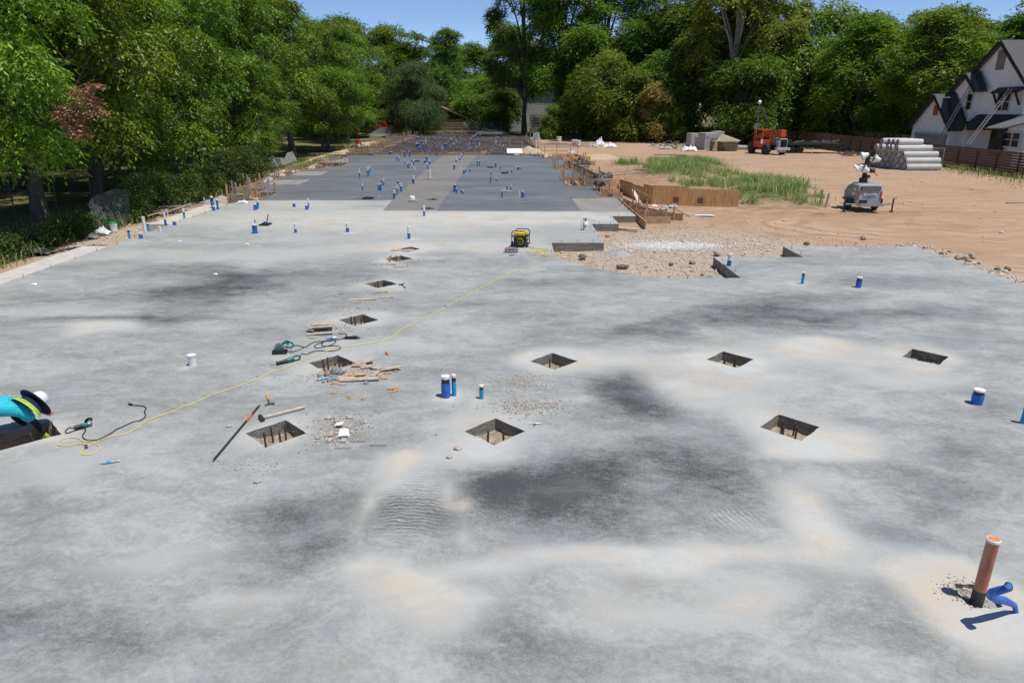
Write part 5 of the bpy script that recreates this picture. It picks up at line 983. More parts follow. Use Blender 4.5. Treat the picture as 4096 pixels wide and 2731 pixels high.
# clay clods and rocks
GRK = 'individual rocks on the fill around the slab'
for i, (x,y,r,lb) in enumerate([(3850,1042,.24,'large smooth tan boulder at the right edge of the slab'),(3835,1035-4,.2,'pale boulder touching the left side of the largest one')][:1]+[(3836,1040,.2,'flat pale rock just left of the large tan boulder'),(3878,1032,.25,'big rounded tan boulder on the right bank'),(3800,1010,.12,'dark squarish stone up the bank from the tan boulder'),(3765,1018,.1,'small dark stone between slab corner and boulders'),(3455,955,.16,'white flat rock behind the top slab corner'),(3912,1060,.11,'grey stone right below the big boulder'),(3990,1085,.14,'brown stone in a row near the right edge'),(4030,1080,.12,'last brown stone of the row at the right edge'),(3225,978,.12,'dark stone behind the short slab step'),(2873,1018,.2,'dark clod behind the white pipe ledge'),(2484,1073,.15,'dark brown clod on the curved slab edge'),(2500,1073,.13,'blackish clod right beside another on the curved slab edge'),(2330,1033,.17,'grey mortar lump on the gravel below the step'),(2770,1052,.14,'dark grey stone among the pale gravel'),(2685,1060,.09,'lone dark pebble in the middle of the gravel'),(2812,1102,.11,'pale upright stone near the slab ledge shadow'),(2430,946,.11,'dark stone on the white gravel heap'),(2405,740,.45,'big dark clod on the red clay heap')]):
    p = G(x,y,-.28 if y > 800 else .3); b = MB(); b.rock((0,0,r*.35),r,i+50); tag(b.build('rock', pm('tan_rock', (.42,.34,.26), .9, var=.25, scale=6) if ('tan' in lb or 'pale' in lb or 'white' in lb) else pm('dark_rock', (.16,.13,.11), .95, var=.3), loc=p), lb, 'rock', GRK)
# ================================================================ rebar field
FZ = -.2
sv_ = []; NX, NY = 60, 130
for j in range(NY+1):
    for i in range(NX+1):
        x = -18.2+i*.355-(.9 if 0 else 0); y = 72.7+j*.41; e = min(i, NX-i, j, NY-j); sv_.append((x, y, -.34+(.16*min(1, e/2))+.09*noise.noise(Vector((x*.9,y*.5,3)))+.05*noise.noise(Vector((x*3,y*1.5,8)))))
sf = [(j*(NX+1)+i, j*(NX+1)+i+1, (j+1)*(NX+1)+i+1, (j+1)*(NX+1)+i) for j in range(NY) for i in range(NX)]
def sheet_mat():
    m = bpy.data.materials.new('vapour_sheet'); m.use_nodes = True; nt = m.node_tree; N = nt.nodes; b = N['Principled BSDF']; P = N.new('ShaderNodeTexCoord').outputs['Object']
    n1 = noi(nt, P, .16, 4, .6); n2 = noi(nt, mapping(nt, P, (.6,1.6,1)), 1.6, 6, .7); n3 = noi(nt, P, 3.5, 5, .8)
    c = mixc(nt, mapr(nt, n2, .4, .6), (.022,.022,.025), (.14,.12,.118)); c = mixc(nt, mapr(nt, n1, .42, .56, 0, .8), c, (.018,.019,.022)); c = mixc(nt, mapr(nt, n3, .62, .75, 0, .8), c, (.46,.40,.35)); c = mixc(nt, mapr(nt, n3, .4, .3, 0, .7), c, (.012,.012,.012))
    nt.links.new(c, b.inputs['Base Color']); b.inputs['Roughness'].default_value = .6; nt.links.new(bumpn(nt, n3, 1., .08), b.inputs['Normal']); return m
me_ = MB(); me_.add(sv_, sf); o = me_.build('vapour_sheet', sheet_mat(), smooth=True); tag(o, kind='structure')
b = MB(); q_ = random.Random(3)
for k in range(46):
    y = 73+k*1.15; b.tube([(-17.6+6*t, y+q_.uniform(-.12,.12), -.10+q_.uniform(-.04,.06)) for t in range(4)]+[(2.6, y, -.1)], .016, 3, False)
for k in range(20): x = -17.2+k*1.02; b.tube([(x+q_.uniform(-.1,.1), 73+9*t, -.10+q_.uniform(-.04,.06)) for t in range(6)], .014, 3, False)
for k in range(90):
    a = Vector((q_.uniform(-17,2),q_.uniform(73,120),.0)); b.tube([a,a+Vector((q_.uniform(-2,2),q_.uniform(-2,2),q_.uniform(0,.3)))], .014, 3, False)
tag(b.build('rebar_mat', M_RUST), 'rusty reinforcing bars laid in a grid over the black sheet', 'rebar', kind='stuff')
b = MB()
for k in range(120): a = Vector((q_.gauss(-5.5,2.5),q_.gauss(119.5,1.2),q_.uniform(0,.6))); b.tube([a,a+Vector((q_.uniform(-3,3),q_.uniform(-.5,.5),q_.uniform(-.2,.5)))], .03, 4, False)
tag(b.build('rebar_bundle', M_RUST), 'tangled bundle of long steel bars at the back of the rebar field', 'rebar')
sp = []
for _ in range(420): x = q_.uniform(-17.5,2.5); y = q_.uniform(73,118); sp.append((x,y,-.12,q_.uniform(.03,.1)))
tag(stones('scattered_chips', sp, M_WHITE, 9), 'pale chips scattered across the black sheet', 'chips', kind='stuff')
def mound(x, y, rx, ry, h, mat, label, seed, name='sand_heap', cat='heap', z=-.32):
    n = 16; vs = []; fs = []
    for j in range(n+1):
        for i in range(n+1): u, v = i/n*2-1, j/n*2-1; r = math.hypot(u,v); vs.append((u*rx,v*ry,max(0,h*(math.exp(-(r*1.5)**2)-.1)*(1+.4*noise.noise(Vector((u*3,v*3,seed)))))))
    for j in range(n):
        for i in range(n): a = j*(n+1)+i; fs.append((a,a+1,a+n+2,a+n+1))
    b = MB(); b.add(vs,fs); return tag(b.build(name, mat, loc=(x,y,z), smooth=True), label, cat)
M_SAND = pm('pale_sand', (.48,.36,.25), .95, var=.2, scale=6, bump=.6); M_CLAY = pm('red_clay', (.27,.13,.075), .95, var=.35, scale=5, bump=1., bscale=12); M_MORT = pm('spilled_mortar', (.33,.32,.31), .95, var=.25, scale=7, bump=1., bscale=14)
mound(2.0,75.3,2.4,1.5,1.1,M_SAND,'pale sand heap behind the dark slab under the white panel',1); mound(6.6,45.2,1.5,3.2,.75,M_CLAY,'red clay heap between the form boards and the grey board wall',2,'clay_heap'); mound(-17.9,54,1.1,6,.45,M_SAND,'long sandy bank along the left form boards',3); mound(-18.6,68,1.4,7,.6,M_SAND,'long sandy bank farther along the left form boards',4,); mound(-19.5,92,1.3,14,.6,M_SAND,'pale spoil bank running beside the far weeds and silt fence',5)
mound(-16.8,40.4,1.0,1.2,.3,M_MORT,'grey mortar spill by the tangled corner formwork',6,'mortar_spill','mortar spill'); mound(-17.4,50.2,1.2,1.5,.35,M_MORT,'grey rubble patch below the crooked plastic mesh',7,'mortar_spill','mortar spill'); mound(3.9,25.1,.7,.45,.22,M_MORT,'grey mortar spill at the corner of the slab step',8,'mortar_spill','mortar spill'); mound(6.35,21.1,.35,.9,.18,M_MORT,'grey mortar spill along the shaded slab ledge',9,'mortar_spill','mortar spill'); mound(9,72,3.5,1.4,.5,M_SAND,'low pale heap behind the far right form boards',10)
b = MB(); b.box((4.85,6.1,-.10),(1.3,1.0,.08)); pz = b.build('broken_mortar', M_MORT); tag(pz, 'broken concrete at the foot of the orange pipe', 'mortar patch')
# ================================================================ stub pipes
ORD = ['leftmost','second','third','fourth','fifth','sixth','seventh','eighth','ninth','tenth','eleventh','twelfth','thirteenth','fourteenth','fifteenth','sixteenth','seventeenth','eighteenth','nineteenth','twentieth']
ONE = ['','first','second','third','fourth','fifth','sixth','seventh','eighth','ninth']
def ordk(k): return ORD[k-1] if 1 < k <= 20 else ({2:'twenty',3:'thirty',4:'forty'}[k//10]+('-'+ONE[k%10] if k%10 else '')).replace('thirty','thirty') if k%10 else 'thirtieth'
def ordw(i, n):
    if i == 0: return 'leftmost'
    if i == n-1: return 'rightmost'
    return ordk(i+1)+' from the left' if i+1 <= (n+1)//2 else ordk(n-i)+' from the right'
pq = random.Random(5)
def stub(px, yb, yt, wd, st, label, group=None, z=0., rz=0, lean=(0,0), name='stub_pipe'):
    p = G(px, yb, z); h = max(.06, HT(px, yb, yt, z)); zd = p.y*cP+(CH-z)*sP; r = max(.02, wd/2*zd/F)
    root = thing(name, label, 'pipe', p, group=group, rz=pq.uniform(0,6)); n = 14 if p.y < 35 else 8
    lx = lambda t: (lean[0]*t, lean[1]*t)
    def seg(nm, z0, z1, rr, mat, par, rag=0):
        b = MB(); ks = max(1, int((z1-z0)/.04)) if rag else 1; prof = [(rr*(1+(pq.uniform(-rag,rag) if rag and 0 < k < ks else 0)), z0+(z1-z0)*k/ks) for k in range(ks+1)]; b.lathe(prof, (0,0,0), n); return b.build(nm, mat, par, smooth=True)
    capm = M_WHT; ch = min(.05, h*.12)
    if st == 'w': seg('pipe', -.1, h-ch, r*.93, M_PVC, root); seg('cap', h-ch, h, r*1.05, capm, root)
    elif st == 'wb':     # white above a blue wrapped foot
        k = .34 if h > .25 else .5; seg('pipe', -.1, h-ch, r*.88, M_PVC, root); seg('wrap', 0, h*k, r, M_BLUE, root, .06); seg('tape', h*k, h*k*1.3, r*.95, M_BLKF, root); seg('cap', h-ch, h, r*1.02, capm, root)
    elif st in ('b','bw','c','cw'):
        mt = M_BLUE if st[0] == 'b' else M_CYAN; t = .42 if 'w' in st else .12; a = h*(1-t-.2); seg('wrap', 0, a, r, mt, root, .07); seg('tape', a, h*(1-t), r*.92, M_BLKF if h > .0 else M_BLK, root); seg('pipe', h*(1-t), h-ch, r*.82, M_PVC, root); seg('cap', h-ch, h, r*(.98 if 'w' not in st else .9), capm, root)
    return root
near = [(1784,1587,1503,35,'b','fat blue-wrapped pipe with black band beside the slim light-blue one'),(1817,1582,1498,18,'c','slim light-blue pipe standing right of the fat blue one'),(1926,1594,1540,17,'c','short light-blue pipe alone between the fat blue pipe and the gravelly patch'),(772,1460,1418,33,'w','squat all-white capped pipe alone on the left of the slab'),
 (3906,1614,1557,42,'b','squat crumpled blue pipe with wide white cap on the right'),(4092,1692,1610,22,'c','light-blue pipe cut by the right edge of the photo'),(3209,1135,1088,12,'c','slim light-blue pipe on the right wing of the slab'),(3433,1150,1108,22,'b','squat blue pipe with stepped cap on the right wing of the slab'),
 (2916,1063,1015,17,'wb','white pipe with blue foot standing on the shaded slab ledge'),(1636,955,906,12,'wb','tall white pipe with blue foot left of the generator'),(1391,928,892,13,'wb','half white, half blue pipe, middle one of the row left of the generator'),(1183,931,896,10,'wb','small white and blue pipe just right of the fat taped one'),
 (1021,933,897,20,'b','fat taped blue and black pipe by the pole on a plate'),(1697,864,822,8.5,'wb','tall white pipe with blue foot at the end of the pale strip'),(1177,828,812,11,'b','low blue stub between the joint and the taped pipe'),(1228,839,820,13,'b','low blue stub in front of the thin white pipe'),(1234,830,793,7,'wb','thin white pipe right behind the low blue stub'),(1022,840,816,13,'b','squat blue pipe left of the light-blue one near the corner forms'),(1033,835,792,9,'cw','tall light-blue pipe with white top by the corner forms'),
 (855,843,824,12,'b','squat blue pipe in front of the tapering blue one'),(872,838,797,8,'b','leaning black-taped pipe right of the tapering blue one'),(851,830,786,13,'b','tall tapering blue pipe at the upper left slab edge'),(886,836,821,6,'w','small grey bottle-like stub right of the taped pipe'),
 (738,872,833,8,'cw','light-blue pipe with white top at the ledge end'),(663,900,853,9,'wb','slim tall white pipe with blue foot over the dark notch'),(699,901,881,14,'wb','squat white and blue stub right of the dark notch'),(641,925,907,13,'w','low white stub on the left slab edge'),(595,926,892,9,'c','light-blue pipe touching the tall pinkish pipe'),(582,931,867,12,'w','tall pinkish-white pipe leaning at the left slab edge'),(565,954,930,15,'wb','dirty white stub with blue foot at the left slab edge'),(519,954,916,9,'c','light-blue pipe nearest the white sack')]
for a in near: stub(*a[:5], a[5], 'stub pipes rising from the pale slab')
midL = [(1439,717,676,5,'cw'),(1470,705,667,5,'cw'),(1475.5,704,667,5,'cw'),(1481,692,662,5,'cw'),(1451,763,734,6,'cw'),(1513,762,736,6,'c'),(1523,762,735,8,'b'),(1518,762,745,4,'b'),(1527,741,717,6,'c'),(1535,742,716,6,'cw'),(1591,735,724,9,'b'),(1588,642,617,4,'bw'),(1597,646,625,4,'bw'),(1619,660,639,4,'cw'),(1631,672,649,5,'bw'),(1636.5,672,650,4,'b'),(1647,662,651,7,'w'),(1647.5,649,637,4,'b'),(1654,660,637,6,'bw'),(1616,629,606,4,'b'),(1621,628,604,4,'b'),(1640,628,603,5,'b'),(1658,677,670,7,'w'),(1707,646,625,7,'b'),(1697,655,644,6,'b'),(1700,656,641,8,'b'),(1718,658,637,7,'bw'),(1712,678,652,5,'bw'),(1654,735,703,9,'bw'),(1577,794,758,9,'bw'),(1589,781,736,5,'cw'),(1605,766,732,8,'bw'),(1576,762,750,10,'b')]
midS = [(1852,624,605,4,'b'),(1846,631,614,6,'wb'),(1840,641,622,6,'wb'),(1825,650,631,6,'wb'),(1817,678,658,7,'b'),(1820,670,652,5,'wb')]
midR = [(1842,677,666,7,'w'),(1856,695,679,9,'b'),(1863,689,675,4,'b'),(1881,689,676,6,'b'),(1819.5,767,737,10,'b'),(1826,775,754,6,'b'),(1846,775,758,6,'b'),(1854,775,757,5,'wb'),(1910,664,643,4,'b'),(1918,664,643,4,'b'),(1983,671,649,6,'b'),(2001,678,663,4,'b'),(2064,677,662,4,'w'),(2072,680,667,8,'b'),(2081,677,666,6,'wb'),(2031,695,680,4,'b'),(2047,694,677,4,'b'),(1963,733,704,5,'b'),(1964,712,688,5,'b'),(1985,726,711,5,'wb'),(2028,761,742,5,'b'),(2043,762,739,5,'bw'),(2020,766,754,5,'w'),(2008,792,762,6,'b'),(2077,791,761,5,'w'),(2089,791,763,8,'b'),(2094,790,768,5,'b')]
LK = {'c':'light-blue sleeved pipe','cw':'light-blue pipe with long white top','b':'blue-wrapped pipe','bw':'blue pipe with white top','wb':'white pipe with blue foot','w':'plain white pipe'}
def batch(lst, where, grp, z=0):
    L = sorted(lst)
    for i, a in enumerate(L):
        sz = 'fat ' if a[3] >= 7.5 else ('low ' if a[1]-a[2] < 13 else ''); stub(*a, f'{sz}{LK[a[4]]}, {ordw(i,len(L))} {where}', grp, z)
batch(midL, 'on the left dark slab', 'stub pipes on the left dark slab'); batch(midS, 'along the strip edge', 'stub pipes along the right edge of the pale strip'); batch(midR, 'on the right dark slab', 'stub pipes on the right dark slab')
stub(1720,717,678,8,'w','tall plain white pipe standing on a plate in the pale strip'); 
r2 = [(753,660,598,5,'b'),(777,663,600,6,'b'),(887,530,430,5,'b'),(1042,475,370,4,'bw'),(1250,522,415,4,'bw'),(1268,522,438,4,'b'),(1285,522,445,4,'b'),(1303,515,435,4,'b'),(1303,570,500,6,'b'),(1330,470,392,4,'b'),(1360,468,395,4,'b'),(1373,468,400,4,'b'),(1400,465,400,4,'b'),(1385,640,440,3,'b'),(1435,645,330,4,'cw'),(1347,325,272,4,'b'),(1253,373,318,4,'b'),(1268,373,318,4,'b'),(1538,365,320,4,'b'),(1558,365,320,4,'b'),(1585,405,345,5,'b'),(1605,400,355,4,'b'),(1630,320,272,3,'b'),(1735,318,278,6,'b'),(1583,520,430,4,'b'),(1535,572,520,4,'c'),(1790,418,340,5,'b'),(1885,430,330,4,'bw'),(1918,430,345,5,'bw'),(1857,455,412,4,'b'),(1785,530,440,6,'b'),(1812,532,435,5,'b'),(1880,550,475,3,'wb'),(1940,520,430,4,'bw'),(1745,570,500,3,'w'),(1995,580,520,5,'b'),(1962,355,305,4,'bw'),(2003,440,385,3,'wb'),(2010,335,280,4,'b'),(2035,335,280,4,'b'),(2048,385,325,4,'b'),(2068,300,240,5,'b'),(2100,345,290,4,'b'),(2190,585,455,5,'c'),(2250,540,420,5,'bw'),(2278,460,355,6,'b'),(2320,500,450,5,'b'),(2315,365,290,4,'bw'),(1880,325,288,3,'b')]
r3 = [(712,355,270,4,'bw'),(733,340,260,5,'b'),(768,430,360,5,'b'),(803,355,270,5,'b'),(785,490,420,3,'w'),(717,550,500,6,'b'),(1098,520,430,4,'bw'),(1098,440,350,3,'w'),(1115,385,310,4,'b'),(1133,390,315,4,'bw'),(1175,580,485,4,'c'),(1242,550,465,4,'bw'),(1103,330,270,4,'b'),(1187,270,180,3,'c'),(600,540,420,5,'bw'),(632,460,370,5,'b')]
fld = [(1400+a/4.704,480+y/4.704,480+t/4.704,max(4,w_),s) for a,y,t,w_,s in r2]+[(1750+a/4.704,480+y/4.704,480+t/4.704,max(4,w_),s) for a,y,t,w_,s in r3]
batch(fld, 'in the rebar field', 'stub pipes standing in the rebar field', -.18)
# trays and plates under some of the stubs, and caps
def tray(px, y, w_, d_, label, mat=M_CONC, h=.05, z=0): p = G(px,y,z); b = MB(); b.box((0,0,h/2),(w_,d_,h)); b.box((0,0,h+.01),(w_*.8,d_*.75,.02)); tag(b.build('base_plate', mat, loc=p+Vector((0,0,.002))), label, 'plate')
tray(1720,717,.55,.7,'square plate under the tall plain white pipe',M_WOODG); tray(1652,805,.5,.5,'plate under the round white dome',M_WOODG); tray(1473,795,.6,.5,'tray under the stub in the shallow box-out',M_BLK); tray(2029,768,.6,.6,'dusty plate between three short blue pipes',M_WOODG); tray(2018,694,.48,.6,'black tray with a white flap on the right dark slab',M_BLK); tray(1961,671,.5,.5,'flat black tray on the right dark slab',M_BLK); tray(1698,658,.5,.7,'pale tray in front of the two fat blue stubs',M_WOODG); tray(1668,646,.5,.7,'dark tray at the left end of the thin board',M_BLK); tray(1062,900,.42,.55,'dark tray holding the thin leaning blue rod',M_BLK)
b = MB(); p = G(1649,802); b.lathe([(.16,0),(.17,.1),(.14,.17),(.07,.2),(.01,.205)], (0,0,.05), 18); tag(b.build('dome_cap', M_WHT, loc=p, smooth=True), 'white rounded dome cap standing in the pale strip', 'cap')
stub(1471,793,781,6,'c','short blue stub on the black tray in the shallow box-out'); stub(1060,898,884,9,'b','low dark stub on the tray with the leaning rod')
for (x,yb,x2,y2,r,lb) in [(1066,893,1073,857,.022,'thin blue rod leaning out of the dark tray'),(1020,900,1019,878,.02,'thin blue stake behind the fat taped pipe')]: p = G(x,yb); e = PYp(x2,y2,p.y); b = MB(); b.tube([p,e], r, 6); tag(b.build('rod', pm('navy_rod', (.015,.03,.12), .5)), lb, 'rod')
# box-out frames in the dark slabs (thin timber rims)
for nm, pts, lb in [('a',[(1418,795),(1422,789),(1522,787),(1512,795)],'shallow timber-rimmed box-out just beyond the joint')]: 
    P_ = [G(*p) for p in pts]; b = MB()
    for i in range(4): b.beam(P_[i]+Vector((0,0,.02)), P_[(i+1)%4]+Vector((0,0,.02)), .04, .07)
    tag(b.build('box_out_frame', M_WOODG), lb, 'frame')
for pts, lb in [([(1101,721),(1244,718),(1196,739),(1058,739)],'nearer lowered balcony panel, paler than the dark slab'),([(1195,686),(1319,685),(1284,702),(1164,703)],'second lowered balcony panel, paler than the dark slab'),([(1275,651),(1392,636),(1392,652),(1276,652)],'third lowered balcony panel, paler than the dark slab'),([(2286,794),(2466,791),(2520,845),(2325,845)],'rough paler panel in the right corner of the dark slab')]:
    P_ = [G(*p) for p in pts]; b = MB(); b.add([(p.x,p.y,.005) for p in P_]+[(p.x,p.y,-.02) for p in P_], [(0,3,2,1),(4,5,6,7),(0,1,5,4),(1,2,6,5),(2,3,7,6),(3,0,4,7)][:2]); b.f = [(0,1,2,3)[::-1] if 0 else (0,3,2,1)]; b.m = [0]; b.v = b.v[:4]; tag(b.build('recessed_panel', pm('pale_rough_concrete', (.26,.245,.22), .85, var=.15, scale=.8, stretch=(1,.4,1))), kind='structure')
    c = MB(); c.beam(P_[0]+Vector((0,0,.02)), P_[1]+Vector((0,0,.02)), .07, .07); tag(c.build('edge_lumber', M_WOODG), 'grey edge board behind the '+lb.split(',')[0].replace(' in the right corner of the dark slab',' at the right corner'), 'board')
# ---------------------------------------------------------------- pins along the edges, dowels in the pits
b = MB(); b.tube([(0,0,-.05),(0,0,.11)], .009, 5); PIN = b.build('edge_pin', M_RUST); pins = []
def along(a, c, st, off=0):
    a = Vector(a); c = Vector(c); L = (c-a).length; n = max(1,int(L/st))
    for i in range(n): t = (i+.5)/n; pins.append(a.lerp(c,t))
along((-14.85,17),(-14.85,36.5),1.25); along((1.4,23.3),(1.38,25.9),.9); along((1.6,25.87),(3.4,25.87),.6); along((3.38,26),(3.38,30),1.05); along((3.6,30.17),(4.6,30.17),.45); along((4.58,30.4),(4.58,32.2),.9); along((4.8,32.4),(5.7,32.4),.4); along((5.73,32.6),(5.73,38.7),1.); along((1.42,22.9),(4.45,20.05),1.05); along((4.7,20.1),(7.1,20.1),.85); along((7.08,20.4),(7.08,23.3),1.1); along((7.2,23.07),(10,23.07),.95); along((10.17,23.3),(10.17,25),.8); along((10.3,24.92),(14.7,24.92),.95); along((14.86,25),(14.86,19),1.15); along((-13.6,38.2),(-13.75,41),.9); along((-16.2,43.4),(-16.2,48),1.2); along((4.93,39.3),(4.9,44.4),.9); along((3.4,44.8),(3.35,50.2),.9); along((4.7,50.8),(4.7,56.6),1.2)
for i, p in enumerate(pins):
    o = PIN if i == 0 else dup(PIN); o.location = (p.x, p.y, 0); o.rotation_euler = (pq.uniform(-.12,.12), pq.uniform(-.12,.12), 0); tag(o, 'thin rusty anchor pin sticking up along the slab edge', 'pin', 'anchor pins along the slab edge')
PD = dict(B='beside the sledgehammer',C='in front of the light-blue short pipe',D='second from right in the near row',E='in the middle, behind the fat blue pipe',F='in the second row, right of centre',G='farthest right',H='by the splintered board pile',I='by the plywood scraps and black cords',J='by the yellow-gripped hammer',K='with the upright splinter')
b = MB(); b.tube([(0,0,-.36),(0,0,.0)], .017, 6)
for k in range(8): b.lathe([(.0135,0),(.0155,.004),(.0135,.008)], (0,0,-.32+k*.04), 6, cap=False)
DW = b.build('rebar_dowel', M_RUST); fst = True
DO = {'C':[(-.1,-.12),(.14,-.1)],'E':[(-.08,-.1),(.12,-.2)]}
for k, (cx, cy) in PITS.items():
    for (dx, dy) in DO.get(k, [(-.15,-.12),(-.1,.05),(.08,-.08),(.12,.08)]):
        o = DW if fst else dup(DW); fst = False; o.location = (cx+dx, cy+dy, pq.uniform(.03,.13)); o.rotation_euler = (pq.uniform(-.05,.05),pq.uniform(-.05,.05),0); tag(o, 'rebar dowel standing in the square pit '+PD[k], 'dowel', 'rebar dowels in the square pits')
for k, (x, y, a) in enumerate([(-7.45,9.95,.05),(-7.7,9.82,-.12)]): o = dup(DW); o.location = (x,y,.03); o.rotation_euler = (0,a,0); tag(o, ['rebar dowel leaning in the right half of the worker\'s pit','rebar dowel beside the worker\'s gloved hand'][k], 'dowel', 'rebar dowels in the square pits')
b = MB(); b.tube([(-4.05,9.95,-.2),(-3.65,9.68,-.24)], .012, 6); b.tube([(-3.95,9.72,-.27),(-3.65,9.66,-.27)], .01, 6); tag(b.build('cross_bar', M_RUST), 'two short steel bars lying across the pit by the sledgehammer', 'rebar')
# ================================================================ orange pipe and bent blue tube
op = thing('standpipe', 'tall orange-red pipe with white-rimmed cap at the lower right corner', 'pipe', (4.966,5.976,0)); b = MB(); b.lathe([(.060,-.08),(.060,.745)], (0,0,0), 24)
b.build('pipe', pm('faded_orange_pipe', (.42,.12,.055), .5, var=.25, scale=5, col2=(.62,.27,.16), stretch=(1,1,.3)), op, smooth=True); b = MB(); b.lathe([(.0625,-.09),(.0625,.12),(.0605,.135)], (0,0,0), 24); b.build('wrap', pm('dark_grey_wrap', (.05,.05,.05), .6, var=.3, scale=20, bump=.4), op, smooth=True)
b = MB(); b.lathe([(.0605,.735),(.066,.737),(.066,.765),(.059,.77),(.056,.764)], (0,0,0), 24, cap=False); cp = b.build('cap', M_WHT, op, smooth=True); b = MB(); b.lathe([(.059,.755),(.059,.7625)], (0,0,0), 24); b.lathe([(.006,.76),(.006,.768)], (.02,-.01,0), 8); b.build('cap_disc', pm('orange_primer', (.72,.24,.12), .4), cp)
b = MB(); bp_ = [(5.27,5.80,-.02),(5.19,5.77,.11),(5.0,5.68,.24),(4.86,5.62,.31),(4.785,5.6,.36),(4.76,5.57,.43),(4.79,5.52,.50),(4.83,5.48,.56),(4.80,5.46,.605)]
b.tube(bp_, [.02,.03,.042,.04,.044,.042,.04,.036,.034], 10); bl = b.build('bent_tube', M_BLUE, smooth=True); tag(bl, 'bent blue-wrapped tube curling up beside the tall orange-red pipe', 'tube')
b = MB(); b.tube([(4.83,5.485,.562),(4.802,5.462,.606)], [.037,.035], 10); b.build('tape', M_BLKF, bl)
# ================================================================ generator
gn = thing('generator', 'yellow and black portable generator with tubular frame standing on the slab', 'generator', G(2083,991)+Vector((0,.3,0)), rz=R(-17))
W_, D_, H_ = .26, .28, .6; b = MB()
for y_ in (-D_, D_): b.tube([(-W_,y_,.05),(-W_,y_,H_-.07),(-W_+.03,y_,H_-.015),(-W_+.08,y_,H_),(W_-.08,y_,H_),(W_-.03,y_,H_-.015),(W_,y_,H_-.07),(W_,y_,.05)], .017, 8)
for z_ in (.08,.40):
    for x_ in (-W_,W_): b.tube([(x_,-D_,z_),(x_,D_,z_)], .015, 6)
    for y_ in (-D_,D_): b.tube([(-W_,y_,z_),(W_,y_,z_)], .015, 6)
b.build('frame', M_BLK, gn, smooth=True); b = MB()
for s, x_ in ((.86,-.2),(1,-.17),(1,.0),(1,.17),(.86,.2)): pass
b.rings([[(sx*a_*1.1,sy*c_,z_) for sx,sy in ((-1,-.8),(-.85,-1),(.85,-1),(1,-.8),(1,.8),(.85,1),(-.85,1),(-1,.8))] for z_,a_,c_ in ((.42,.175,.2),(.44,.2,.22),(.52,.2,.22),(.55,.17,.19))]); tk_ = b.build('fuel_tank', M_YEL, gn, smooth=True); b = MB(); b.lathe([(.035,.545),(.035,.575),(.03,.58)], (.02,-.02,0), 12); b.build('fuel_cap', M_BLK, tk_, smooth=True)
b = MB(); b.box((0,0,.22),(.42,.42,.26)); b.box((0,.02,.37),(.46,.46,.04)); b.build('engine', M_BLK, gn, bevel=.01); b = MB(); b.lathe([(.06,0),(.115,0),(.125,.02),(.06,.03)], (0,0,0), 20, Matrix.Translation((.05,-.215,.22)) @ Matrix.Rotation(R(90),4,'X')); b.lathe([(.01,0),(.025,.0),(.022,.04)], (0,0,0), 12, Matrix.Translation((.05,-.24,.22)) @ Matrix.Rotation(R(90),4,'X')); b.box((-.1,-.22,.37),(.12,.02,.02)); rc_ = b.build('recoil_starter', M_YEL, gn, smooth=True); b = MB(); b.lathe([(.01,0),(.095,0),(.09,.012),(.03,.014)], (0,0,0), 20, Matrix.Translation((.05,-.243,.22)) @ Matrix.Rotation(R(90),4,'X')); b.build('fan_cover', M_BLK, rc_)
b = MB(); b.box((.245,0,.3),(.03,.36,.18)); pn = b.build('control_panel', M_BLK, gn); b = MB(); b.box((.262,-.02,.33),(.004,.2,.05)); b.box((.262,.1,.27),(.004,.06,.06)); b.build('panel_label', M_YEL, pn); b = MB(); b.lathe([(.03,0),(.07,0),(.07,.16),(.03,.16)], (0,0,0), 14, Matrix.Translation((-.12,-.1,.2)) @ Matrix.Rotation(R(90),4,'X')); b.build('muffler', M_BLKF, gn, smooth=True)
for s in (-1,1): wheel(gn, (s*.29,-.14,.1), .1, .05, lug=False, axis='x')
# tool case
tc = thing('tool_case', 'small metal tool case with a red lid label in front of the generator', 'case', G(2046,1013)+Vector((0,.12,0)), rz=R(-4)); b = MB(); b.box((0,0,.075),(.47,.24,.15)); b.build('body', pm('case_grey', (.2,.21,.21), .5), tc, bevel=.008); b = MB()
for s in (-1,1):
    for t in (-1,1): b.box((s*.232,t*.118,.075),(.016,.016,.156))
    b.box((s*.232,0,.15),(.016,.25,.012)); b.box((0,s*.118,.15),(.48,.016,.012)); b.box((0,s*.118,.006),(.48,.016,.012)); b.box((s*.14,-.124,.10),(.05,.012,.05))
b.box((0,-.13,.075),(.16,.015,.02)); b.build('trim', pm('case_aluminium', (.62,.64,.65), .35, .6), tc); b = MB(); b.box((0,0,.1515),(.36,.15,.004)); b.build('lid_label', M_RED, tc); b = MB(); b.box((0,0,0),(.2,.1,.008)); o = b.build('glove', M_BLKF, loc=G(2048,1022)+Vector((0,0,.008))); o.rotation_euler = (0,0,.4); tag(o, 'flat black rag lying before the tool case', 'rag')
